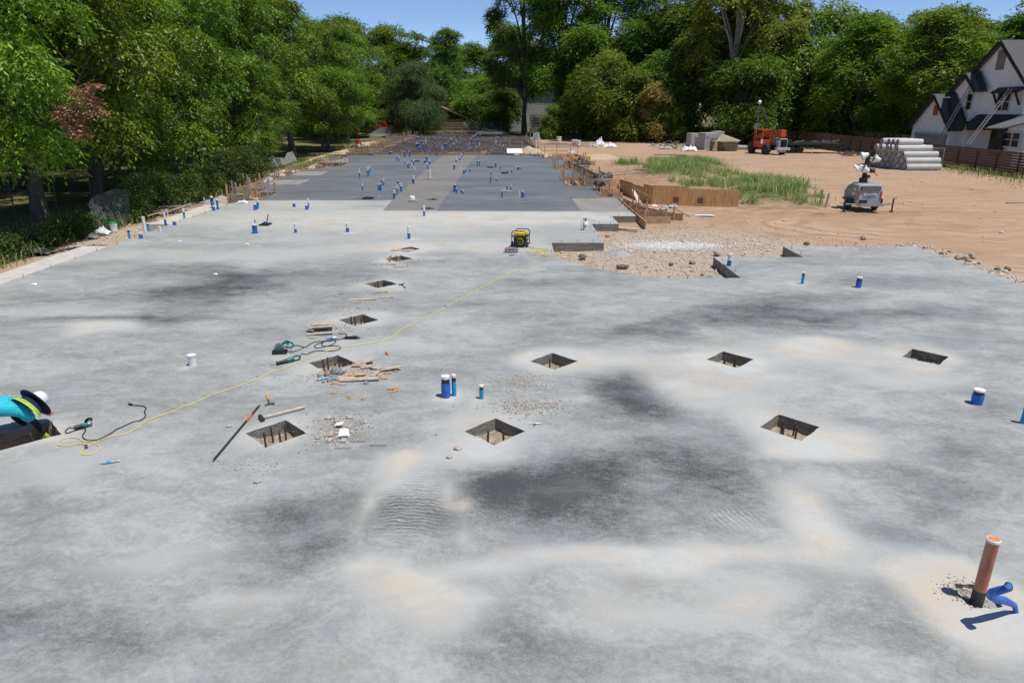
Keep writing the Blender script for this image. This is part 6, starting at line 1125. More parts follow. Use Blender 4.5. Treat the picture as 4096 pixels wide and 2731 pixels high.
# ================================================================ cords
def smooth_path(pts, k=4):
    P = [Vector(p) for p in pts]; out = []
    for i in range(len(P)-1):
        p0 = P[max(i-1,0)]; p1 = P[i]; p2 = P[i+1]; p3 = P[min(i+2,len(P)-1)]
        for j in range(k):
            t = j/k; out.append(.5*((2*p1)+(p2-p0)*t+(2*p0-5*p1+4*p2-p3)*t*t+(3*p1-p0-3*p2+p3)*t**3))
    return out+[P[-1]]
def cord(px, r, mat, label, z0=None, k=4, name='extension_cord', lift=None):
    P_ = [G(x,y)+Vector((0,0,r+.002+(lift or {}).get(i,0))) for i,(x,y) in enumerate(px)]; b = MB(); b.tube(smooth_path(P_,k), r, 6); return tag(b.build(name, mat, smooth=True), label, 'cord')
cp_ = [(2126,985),(2118,991)]
for k in range(7*9): a = k*.7; cp_.append((2160+math.cos(a)*(44+9*math.sin(k*.31))*(.55+.45*math.sin(k*.17+1)), 1008+math.sin(a)*(11+3*math.sin(k*.5))*(.6+.4*math.sin(k*.23))-3*math.sin(k*.11)))
main_c = [(2168,1018),(2185,1026),(2190,1033),(2170,1041),(2140,1052),(2124,1058),(2118,1065),(2080,1078),(2055,1088),(2020,1103),(1996,1116),(1940,1144),(1875,1182),(1830,1202),(1786,1228),(1740,1254),(1702,1273),(1650,1298),(1603,1322),(1575,1343),(1557,1355),(1535,1362),(1514,1366),(1449,1380),(1365,1390),(1330,1398),(1299,1411),(1241,1433),(1210,1444),(1172,1457),(1141,1473),(1091,1488),(1050,1509),(1006,1526),(940,1551),(865,1575),(815,1596),(767,1617),(735,1627),(702,1643),(665,1657),(631,1667),(600,1679),(571,1695),(550,1712),(524,1727),(500,1737),(468,1744),(438,1749),(407,1760),(379,1771),(350,1788),(328,1801),(326,1817),(348,1821),(379,1812),(400,1792),(388,1779),(357,1767),(328,1766),(317,1756),(290,1752),(252,1757),(233,1772),(237,1783),(268,1785),(308,1778),(340,1778),(344,1788)]
c_ = cord(cp_+main_c, .009, M_CORD, 'long yellow extension cord looping from the generator across the slab'); b = MB(); b.tube([G(344,1786)+Vector((0,0,.02)), G(347,1795)+Vector((0,0,.02))], .022, 8); b.build('plug', pm('brown_plug', (.12,.08,.05), .6), c_)
b = MB(); pg = gn.matrix_basis @ Vector((.28,.05,.36)); q2 = G(2134,958); b.tube(smooth_path([pg, pg+Vector((.1,-.05,.0)), Vector((q2.x-.02,24.7,.2)), Vector((q2.x-.1,24.65,.02)), G(2120,988)+Vector((0,0,.012))],4), .011, 6); tag(b.build('generator_lead', M_CORD, smooth=True), 'yellow lead dropping from the side of the generator to the coil', 'cord')
K = lambda L: [(1050+x/3.618, 1300+y/3.618) for x,y in L]
cord(K([(450,310),(490,302),(540,308),(610,328),(650,310),(690,280),(740,258),(800,245),(900,236),(960,226),(1080,216),(1150,205),(1200,180),(1218,150),(1190,132),(1140,130),(1090,128)]), .009, M_BLK, 'black cord of the circular saw ending in a plug by the scraps')
cord(K([(1340,212),(1375,195),(1378,175),(1340,165),(1290,170),(1240,182),(1160,205),(1080,216),(980,236),(900,245),(820,272),(770,295),(752,320),(775,336),(850,332),(930,312),(1000,292),(1050,262),(1062,235),(1020,226),(940,234),(885,252),(852,288),(875,308),(940,310),(1030,306),(1090,310),(1132,326),(1118,352),(1060,374),(1000,382),(930,385),(850,378),(770,380),(700,402),(640,432),(590,422),(566,428),(550,455)]), .009, M_BLK, 'black cord of the reciprocating saw lying in loops')
cord(K([(380,408),(440,398),(500,372),(560,350),(610,328)]), .007, M_BLK, 'short thin black lead beside the circular saw')
cord([(300,1716),(280,1712),(265,1722),(262,1732),(275,1733),(290,1727),(305,1722),(322,1718),(337,1716),(343,1722),(338,1732),(331,1742),(335,1755),(352,1762),(375,1763),(398,1758),(440,1737),(468,1718),(496,1706),(530,1690),(561,1683),(578,1672),(582,1660),(578,1648),(585,1634),(575,1627),(561,1624.5),(524,1622)], .009, M_BLK, 'black cord trailing from the angle grinder')
b = MB(); b.tube([G(527,1622)+Vector((0,0,.02)),G(517,1619)+Vector((0,0,.02))], .02, 8); tag(b.build('plug', M_BLK, smooth=True), 'black plug at the end of the grinder cord', 'plug')
b = MB(); p = G(*K([(1290,203)])[0]); b.tube([(-.14,.0,.04),(.12,-.0,.04)], .03, 10); b.tube([(.12,0,.04),(.2,.0,.03)], .014, 8); b.lathe([(.035,0),(.035,.03)], (0,0,0), 10, Matrix.Translation((-.13,0,.04)) @ Matrix.Rotation(R(90),4,'Y')); o = b.build('hand_tool', M_BLK, loc=p, smooth=True); tag(o, 'black cylindrical tool lying in the cord loop right of the bottle', 'tool')
# ================================================================ hand tools
sh = thing('sledgehammer', 'sledgehammer with pale wooden handle lying by the near-left pit', 'sledgehammer', G(1047,1680)+Vector((0,0,.045))); e = G(1220,1636)-G(1047,1680); b = MB(); b.tube([e.normalized()*.0, e*.1, e], [.017,.017,.021], 10); b.build('handle', M_PINE, sh, smooth=True)
n = Vector((-e.y,e.x,0)).normalized(); b = MB(); b.tube([-n*.085,-n*.07,-n*.03,n*.03,n*.07,n*.085], [.035,.04,.033,.033,.04,.035], 8); b.build('head', pm('rusty_head', (.06,.045,.045), .6, .3, var=.3, scale=20), sh)
def hammer(h0, h1, hd0, hd1, label, g1, claw=True):
    o = G(*h1); root = thing('hammer', label, 'hammer', o+Vector((0,0,.02))); a = G(*h0)-o; b = MB(); b.tube([a, a*.45], [.02,.017], 8); b.build('grip', g1, root, smooth=True); b = MB(); b.tube([a*.45, a*.0], .012, 8); c = G(*hd0)-o; d = G(*hd1)-o; b.tube([c, c*.45], [.006,.02], 6); b.tube([c*.45+Vector((0,.0,0)), d*.7, d], [.02,.018,.024], 8); b.build('head', M_STEEL if 0 else pm('dark_steel_head', (.12,.12,.12), .4, .6), root, smooth=True)
hammer((1068,1584),(1078,1617),(1058,1624),(1097,1618),'claw hammer with orange grip above the sledgehammer', pm('orange_grip', (.75,.32,.02), .5)); hammer((1623,1154),(1606,1141),(1592,1141),(1614,1138),'hammer with yellow and black grip right of the third pit up', pm('yellow_black_grip', (.35,.25,.03), .5))
a, c = G(1040,1623), G(851,1849); pb = thing('pry_bar', 'long dark pry bar with an orange band pointing at the viewer', 'pry bar', a+Vector((0,0,.02))); d = c-a; b = MB(); b.tube([d*.0,d*.06,d*.12], [.008,.02,.017], 8); b.tube([d*.12,d*.9,d*.96,d], [.017,.017,.018,.004], 8); b.build('bar', pm('painted_black_bar', (.03,.025,.025), .5), pb, smooth=True); b = MB(); b.tube([d*.2,d*.33], .0185, 8); b.build('band', pm('orange_band', (.55,.12,.03), .6), pb, smooth=True)
kn = thing('utility_knife', 'red utility knife lying open right of the broken board pile', 'knife', G(1547,1416)+Vector((0,0,.012)), rz=R(-68)); b = MB(); b.prism([(-.1,-.014),(-.08,-.02),(.05,-.02),(.08,-.01),(.08,.014),(-.09,.016)], -.01, .01); b.build('handle', pm('red_plastic', (.6,.03,.05), .4), kn); b = MB(); b.prism([(.08,-.008),(.13,.0),(.08,.01)], -.002, .002); b.build('blade', M_STEEL, kn)
pl_ = thing('pliers', 'open pliers lying right of the central near pit', 'pliers', G(2143,1696)+Vector((0,0,.012))); b = MB(); b.tube([(0,0,0),(-.06,.01,0),(-.11,-.01,0)], [.01,.012,.01], 6); b.build('handle', pm('pale_grip', (.6,.55,.55), .5), pl_, smooth=True); b = MB(); b.tube([(0,0,0),(-.02,-.05,0),(-.04,-.09,0)], [.01,.011,.008], 6); b.build('handle', pm('dark_grip', (.05,.06,.08), .5), pl_, smooth=True); b = MB(); b.tube([(-.01,0,0),(.04,.01,0),(.1,.02,0)], [.014,.012,.005], 6); b.build('jaw', M_STEEL, pl_, smooth=True)
gr = thing('angle_grinder', 'teal and black angle grinder lying beside the yellow cord loops', 'angle grinder', G(335,1712)+Vector((0,0,.05)), rz=0); ax = (G(368,1697)-G(300,1717)); ax.z = 0; L = ax.length; gr.rotation_euler = (0,0,math.atan2(ax.y,ax.x)); h = L*.5
b = MB(); b.tube([(-h*1.02,0,0),(-h*.95,0,0),(-.01,0,0)], [.028,.036,.037], 12); b.build('handle', M_BLK, gr, smooth=True); b = MB(); b.tube([(-.012,0,0),(.0,0,0),(h*.55,0,0)], [.037,.036,.034], 12); b.build('housing', M_TEAL, gr, smooth=True); b = MB(); b.tube([(h*.55,0,0),(h*.75,0,0),(h*1.05,0,.0)], [.034,.038,.026], 12); b.tube([(h*.85,0,0),(h*.85,.05,.02)], .03, 10); b.build('gear_head', pm('cast_grey', (.3,.3,.3), .4, .5), gr, smooth=True); b = MB(); b.lathe([(.01,0),(.062,0),(.062,.006),(.01,.008)], (0,0,0), 22, Matrix.Translation((h*.85,.07,.028)) @ Matrix.Rotation(R(-62),4,'X')); b.build('disc', M_BLKF, gr)
cs = thing('circular_saw', 'teal circular saw with clear guard resting on its black base plate', 'circular saw', G(1122,1417)+Vector((0,.07,0)), rz=R(8)); b = MB(); b.box((-.03,0,.035),(.3,.15,.07)); b.box((-.03,-.08,.05),(.3,.012,.09)); b.build('base_plate', M_BLK, cs, bevel=.006); b = MB(); b.lathe([(.01,-.03),(.1,-.03),(.105,0),(.1,.03),(.01,.03)], (0,0,0), 20, Matrix.Translation((-.04,.02,.12)) @ Matrix.Rotation(R(90),4,'X')); b.build('blade_guard', pm('grey_guard', (.30,.31,.31), .3, .5), cs, smooth=True)
b = MB(); b.tube([(-.04,-.08,.13),(-.04,.0,.13)], .048, 12); b.tube([(.0,.05,.17),(.08,.06,.22),(.16,.06,.18)], [.03,.032,.03], 8); b.build('motor', M_TEAL, cs, smooth=True); b = MB(); b.tube([(.05,.06,.21),(.12,.06,.25),(.22,.06,.2),(.26,.06,.14),(.19,.06,.09),(.07,.06,.12)], .02, 8); b.build('handle', M_TEAL, cs, smooth=True)
rs_ = thing('reciprocating_saw', 'teal reciprocating saw lying beside the pit with splintered boards', 'reciprocating saw', G(1147,1452)+Vector((0,0,.05))); ax = G(1204,1440)-G(1088,1467); rs_.rotation_euler = (0,0,math.atan2(ax.y,ax.x)); h = ax.length/2
b = MB(); b.tube([(-h*.62,0,-.01),(-h*.5,0,0),(-h*.1,0,0),(.02,0,0)], [.024,.03,.04,.045], 10); b.box((-h*.64,0,-.01),(.015,.08,.075)); b.build('boot', M_BLKF, rs_, smooth=True); b = MB(); b.tube([(.02,0,0),(.06,0,.005),(h*.5,0,.015)], [.045,.048,.042], 10); b.build('housing', M_TEAL, rs_, smooth=True); b = MB(); b.tube([(h*.5,0,.05),(h*.7,0,.06),(h*.92,0,.04),(h*.95,0,-.01),(h*.8,0,-.035),(h*.5,0,-.03)], .02, 8); b.build('handle', M_TEAL, rs_, smooth=True); b = MB(); b.box((-h*.82,0,-.02),(.16,.004,.018)); b.build('blade', M_STEEL, rs_)
# ================================================================ sprayer and bottles
sp_ = thing('sprayer', 'white pump sprayer tank with orange letters and black wand on the slab', 'sprayer', G(2342,921)+Vector((0,.1,0))); b = MB(); b.lathe([(.08,0),(.11,.01),(.112,.06),(.108,.16),(.115,.22),(.105,.3),(.07,.345),(.04,.36)], (0,0,0), 24); b.build('tank', M_WHT, sp_, smooth=True); text('HDX', .1, pm('orange_letters', (.75,.15,.02), .5), sp_, Matrix.Translation((.0,-.114,.17)) @ FX, .003)
b = MB(); b.lathe([(.045,.35),(.045,.39),(.02,.4),(.02,.45)], (0,0,0), 12); b.tube([(-.1,0,.45),(.06,0,.45)], .018, 8); b.tube([(0,0,.45),(0,0,.49)], .012, 6); b.build('pump', M_BLK, sp_, smooth=True); b = MB(); b.tube([(.04,-.02,.44),(.15,-.03,.435),(.41,-.05,.38),(.43,-.05,.36)], .007, 6); b.build('wand', M_BLK, sp_, smooth=True); b = MB(); b.tube(smooth_path([(-.06,-.02,.42),(-.15,-.03,.4),(-.19,-.04,.3),(-.17,-.05,.15),(-.19,-.06,.06),(-.14,-.06,.01),(-.08,-.08,.05),(-.07,-.09,.18),(-.1,-.05,.3),(-.06,-.02,.37)],3), .007, 6); b.build('hose', M_BLK, sp_, smooth=True)
M_PET = pm('clear_bottle', (.75,.8,.82), .15, var=.02, spec=.8, trans=.55); M_LBL = pm('blue_label', (.1,.35,.6), .5)
def bottle(p, ang, stand, label, r=.032, L=.2):
    root = thing('water_bottle', label, 'bottle', p+Vector((0,0,.0 if stand else r)), rot=(0,0 if stand else R(90),ang)); b = MB(); b.lathe([(r*.8,0),(r,.01),(r,L*.6),(r*.92,L*.7),(r*.4,L*.9),(r*.4,L)], (0,0,0 if stand else -L/2), 14); b.build('body', M_PET, root, smooth=True); z_ = 0 if stand else -L/2; b = MB(); b.lathe([(r*1.02,z_+L*.32),(r*1.02,z_+L*.56)], (0,0,0), 14); b.build('label', M_LBL, root, smooth=True); b = MB(); b.lathe([(r*.45,z_+L),(r*.45,z_+L*1.08)], (0,0,0), 10); b.build('cap', M_WHT, root)
bottle(G(1328,1356),.15,False,'clear water bottle lying among the black cords',.034,.24); bottle(G(440,1852),.25,False,'crushed water bottle lying below the yellow cord loop',.026,.24); bottle(G(1786,1224),1.,False,'small clear bottle resting on the yellow cord',.028,.14); bottle(G(1290,1520),.6,False,'clear bottle half hidden in the mortar clods',.034,.2); bottle(G(1345,1521),-.2,False,'second bottle beside the mortar clods and long board',.03,.18)
bottle(G(671,863),0,True,'standing bottle beside the scrap lumber, nearest the white pipe',.05,.28); bottle(G(818,811),0,True,'standing bottle at the upper end of the pale ledge',.05,.28); bottle(G(763,830),0,True,'small bottle standing at the right end of the scrap lumber',.045,.2)
for i,(x,y,s,lb) in enumerate([(720,968,.12,'white crumpled scrap on the slab below the joint, left'),(990,979,.13,'white crumpled cup on the left of the slab'),(863,1099,.12,'white crumpled paper above the dark stain'),(139,1140,.16,'flat white scrap near the left slab edge'),(888,917,.05,'tiny white scrap between the edge stubs'),(1305,1152+0,.03,'tiny dark clod left of the third pit')]): sheet(x,y,s,s*.8,s*.45,M_WHT if 'white' in lb else M_RUST,lb,i+30,0,'scrap','litter')
# ================================================================ broken boards by the pits (crop pixels of the middle-left area)
def scrap(cx, cy, L, w_, ang, t=.018, z=0., tilt=0, roll=0, mat=None, label='', group='', seed=0, jag=.25):
    p = G(cx, cy)+Vector((0,0,z+.004)); q = random.Random(seed*7+3); n = 5; top = [(-L/2+L*k/n, w_/2*(1-(q.random()*jag if k not in (0,) else 0))) for k in range(n+1)]; bot = [(L/2-L*k/n, -w_/2*(1-q.random()*jag*.6)) for k in range(n+1)]; top[-1] = (L/2-q.random()*w_*.5, top[-1][1]); top[0] = (-L/2+q.random()*w_*.4, top[0][1])
    b = MB(); b.prism(bot[::1]+top[::1], 0, t); o = b.build('wood_scrap', mat or M_SCR, loc=p); o.rotation_euler = (roll, -tilt, ang); return tag(o, label, 'wood scrap', group)
M_SCR = pm('dusty_plywood', (.42,.33,.26), .9, var=.3, scale=6, col2=(.60,.50,.41), stretch=(1,4,1)); M_SPL = pm('split_wood', (.45,.25,.12), .85, var=.3, scale=12, col2=(.62,.42,.24))
g1 = 'splintered boards beside the pit at the end of the saws'; l1 = 'splintered board piece in the pile right of the pit with the saws'
for i,(x,y,L,w_,a,z,tl,m) in enumerate([(1405,800,.62,.13,.08,.02,.03,0),(1800,660,.50,.10,.22,.03,.12,0),(1650,640,.26,.14,-.75,.03,.1,0),(1350,735,.34,.11,.1,.02,.05,1),(1470,560,.3,.16,.55,.04,.1,0),(1400,600,.26,.1,.15,.02,.02,1),(1510,620,.2,.09,.3,.01,0,0),(1745,765,.18,.1,-.3,.0,.05,1),(1690,725,.1,.08,0,.0,.1,0),(1810,700,.12,.06,-.1,0,.05,1),(1635,730,.24,.07,1.35,.03,.0,0),(1210,765,.3,.15,.3,.0,0,0),(1150,860,.14,.05,0,0,0,0),(1050,848,.12,.05,.1,0,0,1),(1900,955,.13,.09,.5,.0,.2,1),(1920,940,.12,.05,.8,.03,.1,1),(1860,935,.1,.03,.1,.01,0,0),(855,745,.1,.05,-.5,0,.1,1),(1460,1065,.09,.05,1.3,0,.1,1),(1270,1068,.07,.04,.7,0,0,1),(1040,985,.1,.06,.2,0,0,1),(1250,1045,.07,.03,0,0,0,1),(1930,675,.08,.03,0,0,0,1)]):
    X, Y = K([(x,y)])[0]; scrap(X,Y,L*1.25,w_*1.3,a,z=z,tilt=tl,mat=M_SPL if m else M_SCR,label=l1 if i < 14 else 'small wood chip lying loose between the pits and the blue pipes',group=g1 if i < 14 else 'loose wood chips on the slab',seed=i)
g2 = 'plywood scraps stacked left of the second pit up the column'
for i,(x,y,L,w_,a,z,tl) in enumerate([(850,75,.48,.30,.12,.10,.02),(880,60,.42,.26,.1,.125,.0),(830,140,.5,.12,.15,.02,.05),(740,185,.18,.12,.05,.0,0),(700,100,.2,.12,-.6,.03,.15)]): X, Y = K([(x,y)])[0]; scrap(X,Y,L*1.2,w_,a,z=z,tilt=tl,label='dusty plywood scrap in the stack above the coiled black cords',group=g2,seed=i+40,jag=.12)
K2 = lambda x,y: (1000+x/2.138, 700+y/2.138)
for i,(x,y,L,w_,a,lb,m) in enumerate([(960,1065,.75,.2,.04,'long pale board with two holes lying between two pits',0),(1170,1045,.42,.16,.0,'shorter pale board right of the one with two holes',0),(1115,1003,.42,.1,.1,'splintered board behind the pale board with two holes',1),(1205,760,.42,.28,-.1,'pale plywood square in front of the pit with the upright splinter',0),(1248,645,.45,.30,.25,'sunlit plywood scrap left of the farthest small pit',1),(1345,645,.5,.2,.2,'splintered boards over the farthest small pit',0),(1340,655,.3,.14,-.2,'short board end at the farthest small pit',1),(1640,737,.24,.05,.1,'single sliver of wood far right of the pit column',1),(1270,790,.34,.05,0,'thin lath in front of the plywood square',1),(1345,785,.08,.06,0,'little square chip right of the thin lath',1),(780,1020,.14,.04,-.1,'small brown sliver left of the pale boards',1),(925,1093,.2,.05,.3,'curled splinter in front of the long pale board',1)]): X, Y = K2(x,y); scrap(X,Y,L,w_,a,z=.0,tilt=.04,mat=M_SPL if m else M_SCR,label=lb,group='broken boards along the column of pits',seed=i+60)
o = scrap(*K2(1197,742),.26,.09,1.3,mat=M_SPL,label='upright splinter standing at the corner of a far pit',group='broken boards along the column of pits',seed=99); o.rotation_euler = (R(90),R(-75),0); o.location.z = .1
o = scrap(150,1643,.8,.11,-.42,t=.045,mat=M_SPL,label='wedge-shaped board lying behind the worker\'s hat',group='broken boards along the column of pits',seed=98)
# rubble with individual chunks between the near pits, and fine grit
K3 = lambda x,y: (1000+x/2.138, 1400+y/2.138)
M_RUB = pm('pinkish_rubble', (.46,.39,.34), .95, var=.25, scale=9, bump=.5, bscale=30); M_GRB = pm('grey_rubble', (.24,.235,.225), .95, var=.3, scale=9, bump=.5, bscale=30)
for i,(x,y,r,m) in enumerate([(670,590,.085,0),(728,585,.06,0),(740,612,.075,0),(850,585,.07,0),(988,622,.055,0),(840,665,.08,0),(870,703,.05,0),(765,690,.05,0),(690,730,.1,0),(745,718,.06,0),(675,780,.085,0),(797,780,.085,0),(727,790,.035,0),(655,745,.06,1),(915,680,.03,1),(920,615,.025,0),(580,758,.05,0),(845,690,.04,1),(713,640,.04,1),(870,650,.03,0)]): X, Y = K3(x,y); p = G(X,Y); b = MB(); b.rock((0,0,r*.3),r*.82,i+200,.6); tag(b.build('rubble_chunk', M_GRB if m else M_RUB, loc=p), 'chunk of broken concrete in the rubble heap between the two near pits', 'rubble', 'rubble heap between the two near pits')
for i,(x,y,r) in enumerate([(935,740,.1),(1075,700,.12),(1130,715,.09),(970,810,.075),(1030,690,.08),(1100,665,.07),(1020,770,.06),(1060,770,.05),(1185,690,.05),(1500,845,.055),(820,745,.06),(880,830,.05)]): X, Y = K([(x,y)])[0]; b = MB(); b.rock((0,0,r*.4),r,i+300,.75); tag(b.build('mortar_clod', M_GRB, loc=G(X,Y)), 'grey mortar clod in front of the pit with the saws', 'clod', 'mortar clods in front of the pit with the saws')
for i,(x,y,r,lb) in enumerate([(915,1706+0,.05,'round whitish stone left of the pry bar'),(1830,1797,.06,'broken slab chip below the central near pit'),(1798,1831,.05,'lower chip below the central near pit'),(1030,1928,.045,'lone stone on the slab left foreground'),(1196,1812,.02,'dark crumb below the near-left pit'),(1486,1663,.02,'round black pellet right of the rubble heap'),(1098,1511,.018,'round black pellet below the yellow cord'),(1029,1506,.02,'round black pellet touching the yellow cord'),(1475,1237,.03,'dark clod right of the pebbles above a pit'),(1543,1240,.025,'small dark clod far right of the pebbles'),(1474,1315,.03,'white pebble below the second pit'),(1744,1740,.02,'small stone left of the central near pit'),(1297,1280,.02,'dark crumb left of a pit')]): b = MB(); b.rock((0,0,r*.4),r,i+400,.6); tag(b.build('stone', M_RUB if 'whit' in lb or 'chip' in lb or 'lone' in lb else M_GRB, loc=G(x,y)), lb, 'stone')
pp = thing('paper_bag', 'torn white paper bag piece on the rubble heap between near pits', 'paper', G(*K3(800,745))+Vector((0,0,.05)), rz=.2); b = MB(); b.add([(-.08,-.04,0),(.05,-.07,.02),(.09,.03,.08),(-.04,.05,.09),(-.08,-.04,-.02),(.05,-.07,-.0),(.09,.03,.06),(-.04,.05,.07),(.10,-.04,-.03)], [(0,1,2,3),(7,6,5,4),(0,4,5,1),(1,5,8),(1,8,2),(2,6,7,3),(3,7,4,0)]); b.build('sheet', M_WHT, pp)
b = MB(); b.add([(-.07,-.04,0),(.06,-.05,.03),(.08,.04,.04),(-.05,.05,.02)], [(0,1,2,3)]); tag(b.build('paper_scrap', M_WHT, loc=G(*K3(765,662))+Vector((0,0,.05))), 'small white paper scrap above the torn bag', 'paper')
grit = []
def gcl(cx, cy, sx, sy, n, r0=.006, r1=.02):
    c = G(cx,cy)
    for _ in range(n): grit.append((c.x+rnd.gauss(0,sx), c.y+rnd.gauss(0,sy), .004, rnd.uniform(r0,r1)))
for a in [(*K3(770,670),.28,.3,420,.006,.024),(*K3(770,700),.16,.2,160,.015,.035),(2077,1521,.3,.2,380),(2090,1545,.28,.16,240),(2120,1625,.34,.16,520,.008,.028),(2035,1590,.1,.35,70),(*K([(1080,740)])[0],.28,.16,420,.008,.03),(*K([(1400,640)])[0],.35,.2,260),(*K([(1080,45)])[0],.2,.16,200,.008,.03),(*K2(1370,745),.28,.2,220,.01,.03),(*K2(1100,765),.22,.12,120,.01,.03),(*K2(880,905),.3,.2,90,.008,.022),(*K2(830,1145),.28,.3,110,.01,.03),(1040,1860,.3,.12,60),(1030,1800,.5,.5,60),(1500,1450,2.,1.2,160,.004,.012),(1300,1600,2,.8,160,.004,.012)]: gcl(*a)
for _ in range(240):
    x, y = 4.88+rnd.gauss(0,.11), 6.1+rnd.gauss(0,.10)
    grit.append((x, y, -.055 if inside((x,y),PIT_POLY['Z']) else .004, rnd.uniform(.008,.032 if inside((x,y),PIT_POLY['Z']) else .014)))
tag(stones('grit', grit, attr_mat('grit_chips', (.22,.20,.18), (.62,.56,.5), (.5,.33,.2)), 12), 'fine grit and crumbs scattered round the pits', 'grit', kind='stuff')
b = MB()
for i in range(3): c = G(*K3([795,1090,920][i],[838,815,782][i])); L = .13; b.tube([c+Vector((-L,.0,.006)),c+Vector((L,.01,.006)),c+Vector((L,-.022,.006)),c+Vector((-L*.9,-.03,.006))], .0022, 4)
tag(b.build('wire_ties', M_RUST), 'three bent wire ties lying below the rubble heap', 'wire')
# pit fillings: pale crumbly soil
for k, (cx, cy) in list(PITS.items()):
    n = 10; vs = []; fs = []; q = random.Random(ord(k))
    for j in range(n+1):
        for i in range(n+1): u, v = i/n*2-1, j/n*2-1; vs.append((u*.36, v*.36, .05+.05*noise.noise(Vector((u*2+ord(k),v*2,1)))+q.uniform(0,.02)+.07*max(0,-u+v-.6)))
    for j in range(n):
        for i in range(n): a = j*(n+1)+i; fs.append((a,a+1,a+n+2,a+n+1))
    b = MB(); b.add(vs,fs); o = b.build('pit_soil', M_PITS if 'M_PITS' in globals() else globals().setdefault('M_PITS', pm('pit_soil', (.27,.21,.16), .95, var=.3, scale=9, col2=(.42,.35,.27), bump=.8)), loc=(cx,cy,-.27)); o.rotation_euler = (0,0,R(45)); tag(o, kind='structure')
# ================================================================ worker
def skinfig(name, P, E, mat, parent, root=0, sub=2):
    me = bpy.data.meshes.new(name); me.from_pydata([p[:3] for p in P], E, []); me.materials.append(mat); o = bpy.data.objects.new(name, me); COL.objects.link(o)
    md = o.modifiers.new('skin','SKIN'); md.use_smooth_shade = True; s = o.modifiers.new('sub','SUBSURF'); s.levels = sub; s.render_levels = sub
    for i, p in enumerate(P):
        d = me.skin_vertices[0].data[i]; r = p[3]; d.radius = r if isinstance(r, tuple) else (r, r); d.use_root = (i == root)
    o.parent = parent; return o
wk = thing('person', 'worker in turquoise shirt and white sun-brimmed hard hat crouching over the left pit', 'person', (-8.17,9.86,0), rz=R(38))
# skeleton, local metres: head towards +x, near side -y
PEL=(-.28,.02,.46); SPN=(-.08,.0,.52); CHS=(.17,-.02,.47); NCK=(.36,-.02,.42); HED=(.50,-.03,.42)
SHR=(.33,-.17,.36); ELR=(.45,-.17,.12); WRR=(.53,-.16,-.10); SHL=(.28,.19,.40); ELL=(.18,.26,.15); WRL=(.33,.15,-.02)
KNR=(-.25,-.18,.10); ANR=(-.66,-.19,.07); TOR=(-.80,-.19,.04); KNL=(-.22,.26,.10); ANL=(-.64,.27,.07); TOL=(-.78,.27,.04)
M_SKIN = pm('skin', (.28,.14,.085), .6, var=.06)
BP = [(*PEL,.13),(*SPN,.13),(*CHS,.145),(*NCK,.065),(*HED,.088),(.585,-.03,.40,.06),(*SHR,.06),(*ELR,.043),(*WRR,.03),(*SHL,.06),(*ELL,.043),(*WRL,.03),(*KNR,.065),(*ANR,.04),(*TOR,.035),(*KNL,.065),(*ANL,.04),(*TOL,.035)]
skinfig('body', BP, [(0,1),(1,2),(2,3),(3,4),(4,5),(2,6),(6,7),(7,8),(2,9),(9,10),(10,11),(0,12),(12,13),(13,14),(0,15),(15,16),(16,17)], M_SKIN, wk)
M_TURQ = pm('turquoise_shirt', (.02,.46,.56), .8, var=.14, scale=7, stretch=(1,5,1), bump=.5, bscale=9)
skinfig('shirt', [(-.36,.02,.44,(.17,.15)),(-.2,.02,.50,(.185,.15)),(0,.0,.51,(.19,.15)),(.17,-.01,.475,(.185,.145)),(.31,-.02,.43,.10),(.31,-.15,.375,.10),(.385,-.17,.25,.088),(.41,-.17,.17,.082),(.27,.18,.40,.10),(.23,.23,.26,.085)], [(0,1),(1,2),(2,3),(3,4),(3,5),(5,6),(6,7),(3,8),(8,9)], M_TURQ, wk, 2)
skinfig('trousers', [(-.42,.02,.42,(.16,.15)),(-.5,-.12,.30,.11),(*KNR[:1],*KNR[1:],.085),(*ANR,.06),(-.5,.18,.30,.11),(*KNL,.085),(*ANL,.06)], [(0,1),(1,2),(2,3),(0,4),(4,5),(5,6)], pm('dark_trousers', (.03,.035,.05), .85), wk)
M_SLV = pm('black_sleeve', (.012,.011,.013), .85, var=.3, scale=18, bump=.5)
skinfig('sleeve', [(.40,-.17,.21,.062),(*ELR,.055),(.49,-.165,0,.047),(*WRR,.036)], [(0,1),(1,2),(2,3)], M_SLV, wk); skinfig('sleeve', [(.235,.23,.28,.06),(*ELL,.052),(*WRL,.036)], [(0,1),(1,2)], M_SLV, wk)
M_GLV = pm('lime_glove', (.42,.58,.04), .7)
def hand(w_, d, side, parent):
    w_ = Vector(w_); d = Vector(d).normalized(); s = d.cross(Vector((0,1,0))).normalized(); n = d.cross(s); b = MB(); b.tube([w_, w_+d*.04, w_+d*.085], [.026,.038,.034], 8)
    for k, L in enumerate((.062,.072,.067,.052)):
        o = s*((k-1.5)*.019); a = w_+d*.08+o; b.tube([a, a+d*L*.5+n*.006*side, a+d*L*.85+n*.02*side], [.0095,.0085,.006], 6)
    a = w_+d*.03-s*.03; b.tube([a, a-s*.025+d*.025+n*.012*side, a-s*.03+d*.055+n*.02*side], [.012,.01,.007], 6); b.build('glove', M_GLV, parent, smooth=True)
hand(WRR,(.35,.1,-.9),1,wk); hand(WRL,(.7,-.3,-.4),-1,wk)
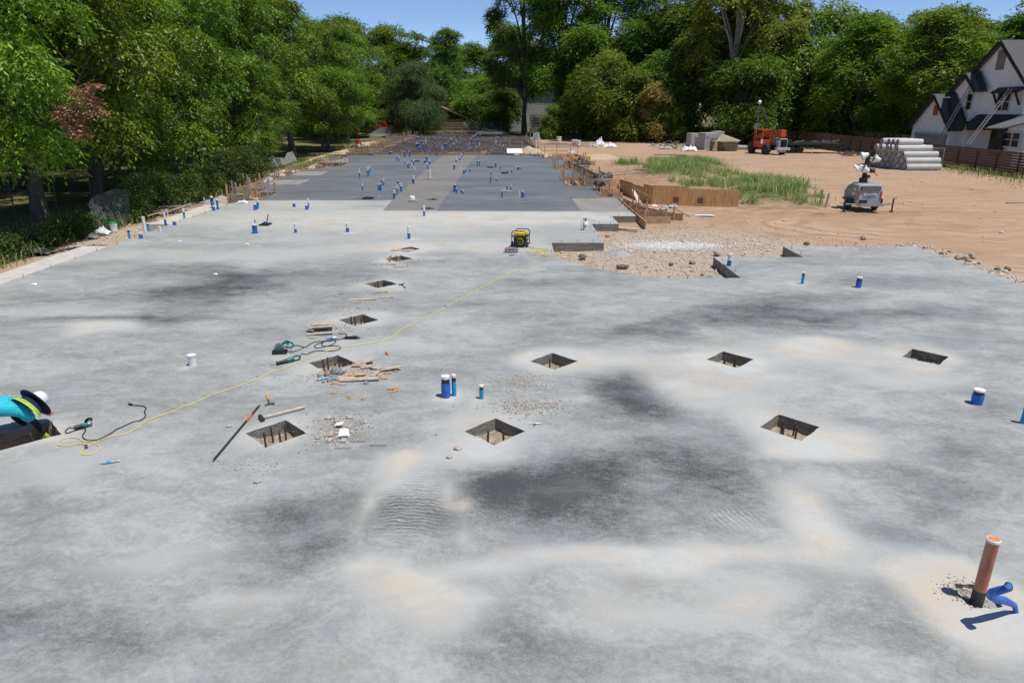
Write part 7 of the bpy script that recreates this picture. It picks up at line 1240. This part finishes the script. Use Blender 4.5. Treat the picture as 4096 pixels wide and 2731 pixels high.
# face details, hat and neck shade: hat axis points right and slightly up
HM = Matrix.Translation((.555,-.03,.445)) @ Vector((.80,.43,.39)).to_track_quat('Z','Y').to_matrix().to_4x4()
b = MB(); b.lathe([(.135,-.02),(.132,.04),(.115,.09),(.08,.125),(.03,.143),(.002,.145)], (0,0,0), 24, HM)
for k in (-.03,0,.03): b.tube([HM @ Vector((k,-.12,.05)), HM @ Vector((k,-.07,.128)), HM @ Vector((k,0,.15)), HM @ Vector((k,.07,.128)), HM @ Vector((k,.12,.05))], .007, 6)
ht = b.build('hard_hat', M_WHT, wk, smooth=True); M_NAVY = pm('navy_cloth', (.012,.014,.06), .85, var=.3, scale=5, bump=.5, bscale=6)
b = MB(); b.lathe([(.12,-.01),(.2,-.02),(.275,-.035),(.28,-.05),(.2,-.04),(.12,-.03)], (0,0,0), 32, HM, cap=False); b.build('sun_brim', M_NAVY, ht, smooth=True)
vs = []; n = 14
for j in range(5):
    for i in range(n+1):
        a = math.pi*(-.15+1.3*i/n); r = .14+.028*j; vs.append(HM @ Vector((r*math.cos(a), r*math.sin(a)*1.0, -.03-.05*j+.008*math.sin(a*7+j))))
b = MB(); b.add(vs, [(j*(n+1)+i,j*(n+1)+i+1,(j+1)*(n+1)+i+1,(j+1)*(n+1)+i) for j in range(4) for i in range(n)]); b.build('neck_shade', M_NAVY, wk, smooth=True)
M_LIMS = pm('lime_reflective_band', (.45,.68,.08), .6); M_SILV = pm('silver_tape', (.6,.6,.55), .4)
def band(j0, j1, mat, nm):
    v = []
    for j in (j0, j1):
        for i in range(n+1): a = math.pi*(-.15+1.3*i/n); r = .147+.028*j; v.append(HM @ Vector((r*math.cos(a), r*math.sin(a), -.03-.05*j+.006)))
    b = MB(); b.add(v, [(i,i+1,n+2+i,n+1+i) for i in range(n)]); b.build(nm, mat, wk, smooth=True)
band(3.0,4.4,M_LIMS,'reflective_band'); band(3.4,3.75,M_SILV,'reflective_tape')
b = MB()
fc = Vector((.60,-.03,.33)); b.tube([fc+Vector((-.02,0,.03)), fc+Vector((.01,0,-.005)), fc+Vector((.0,0,-.0))], [.018,.014,.008], 6)
for s in (-1,1): b.lathe([(.002,-.01),(.02,0),(.002,.01)], tuple(fc+Vector((.02,.032*s,.03))), 8); b.lathe([(.002,-.01),(.022,0),(.002,.02)], tuple(Vector((.5,-.03+.092*s,.40))), 8)
b.build('facial_features', M_SKIN, wk, smooth=True)
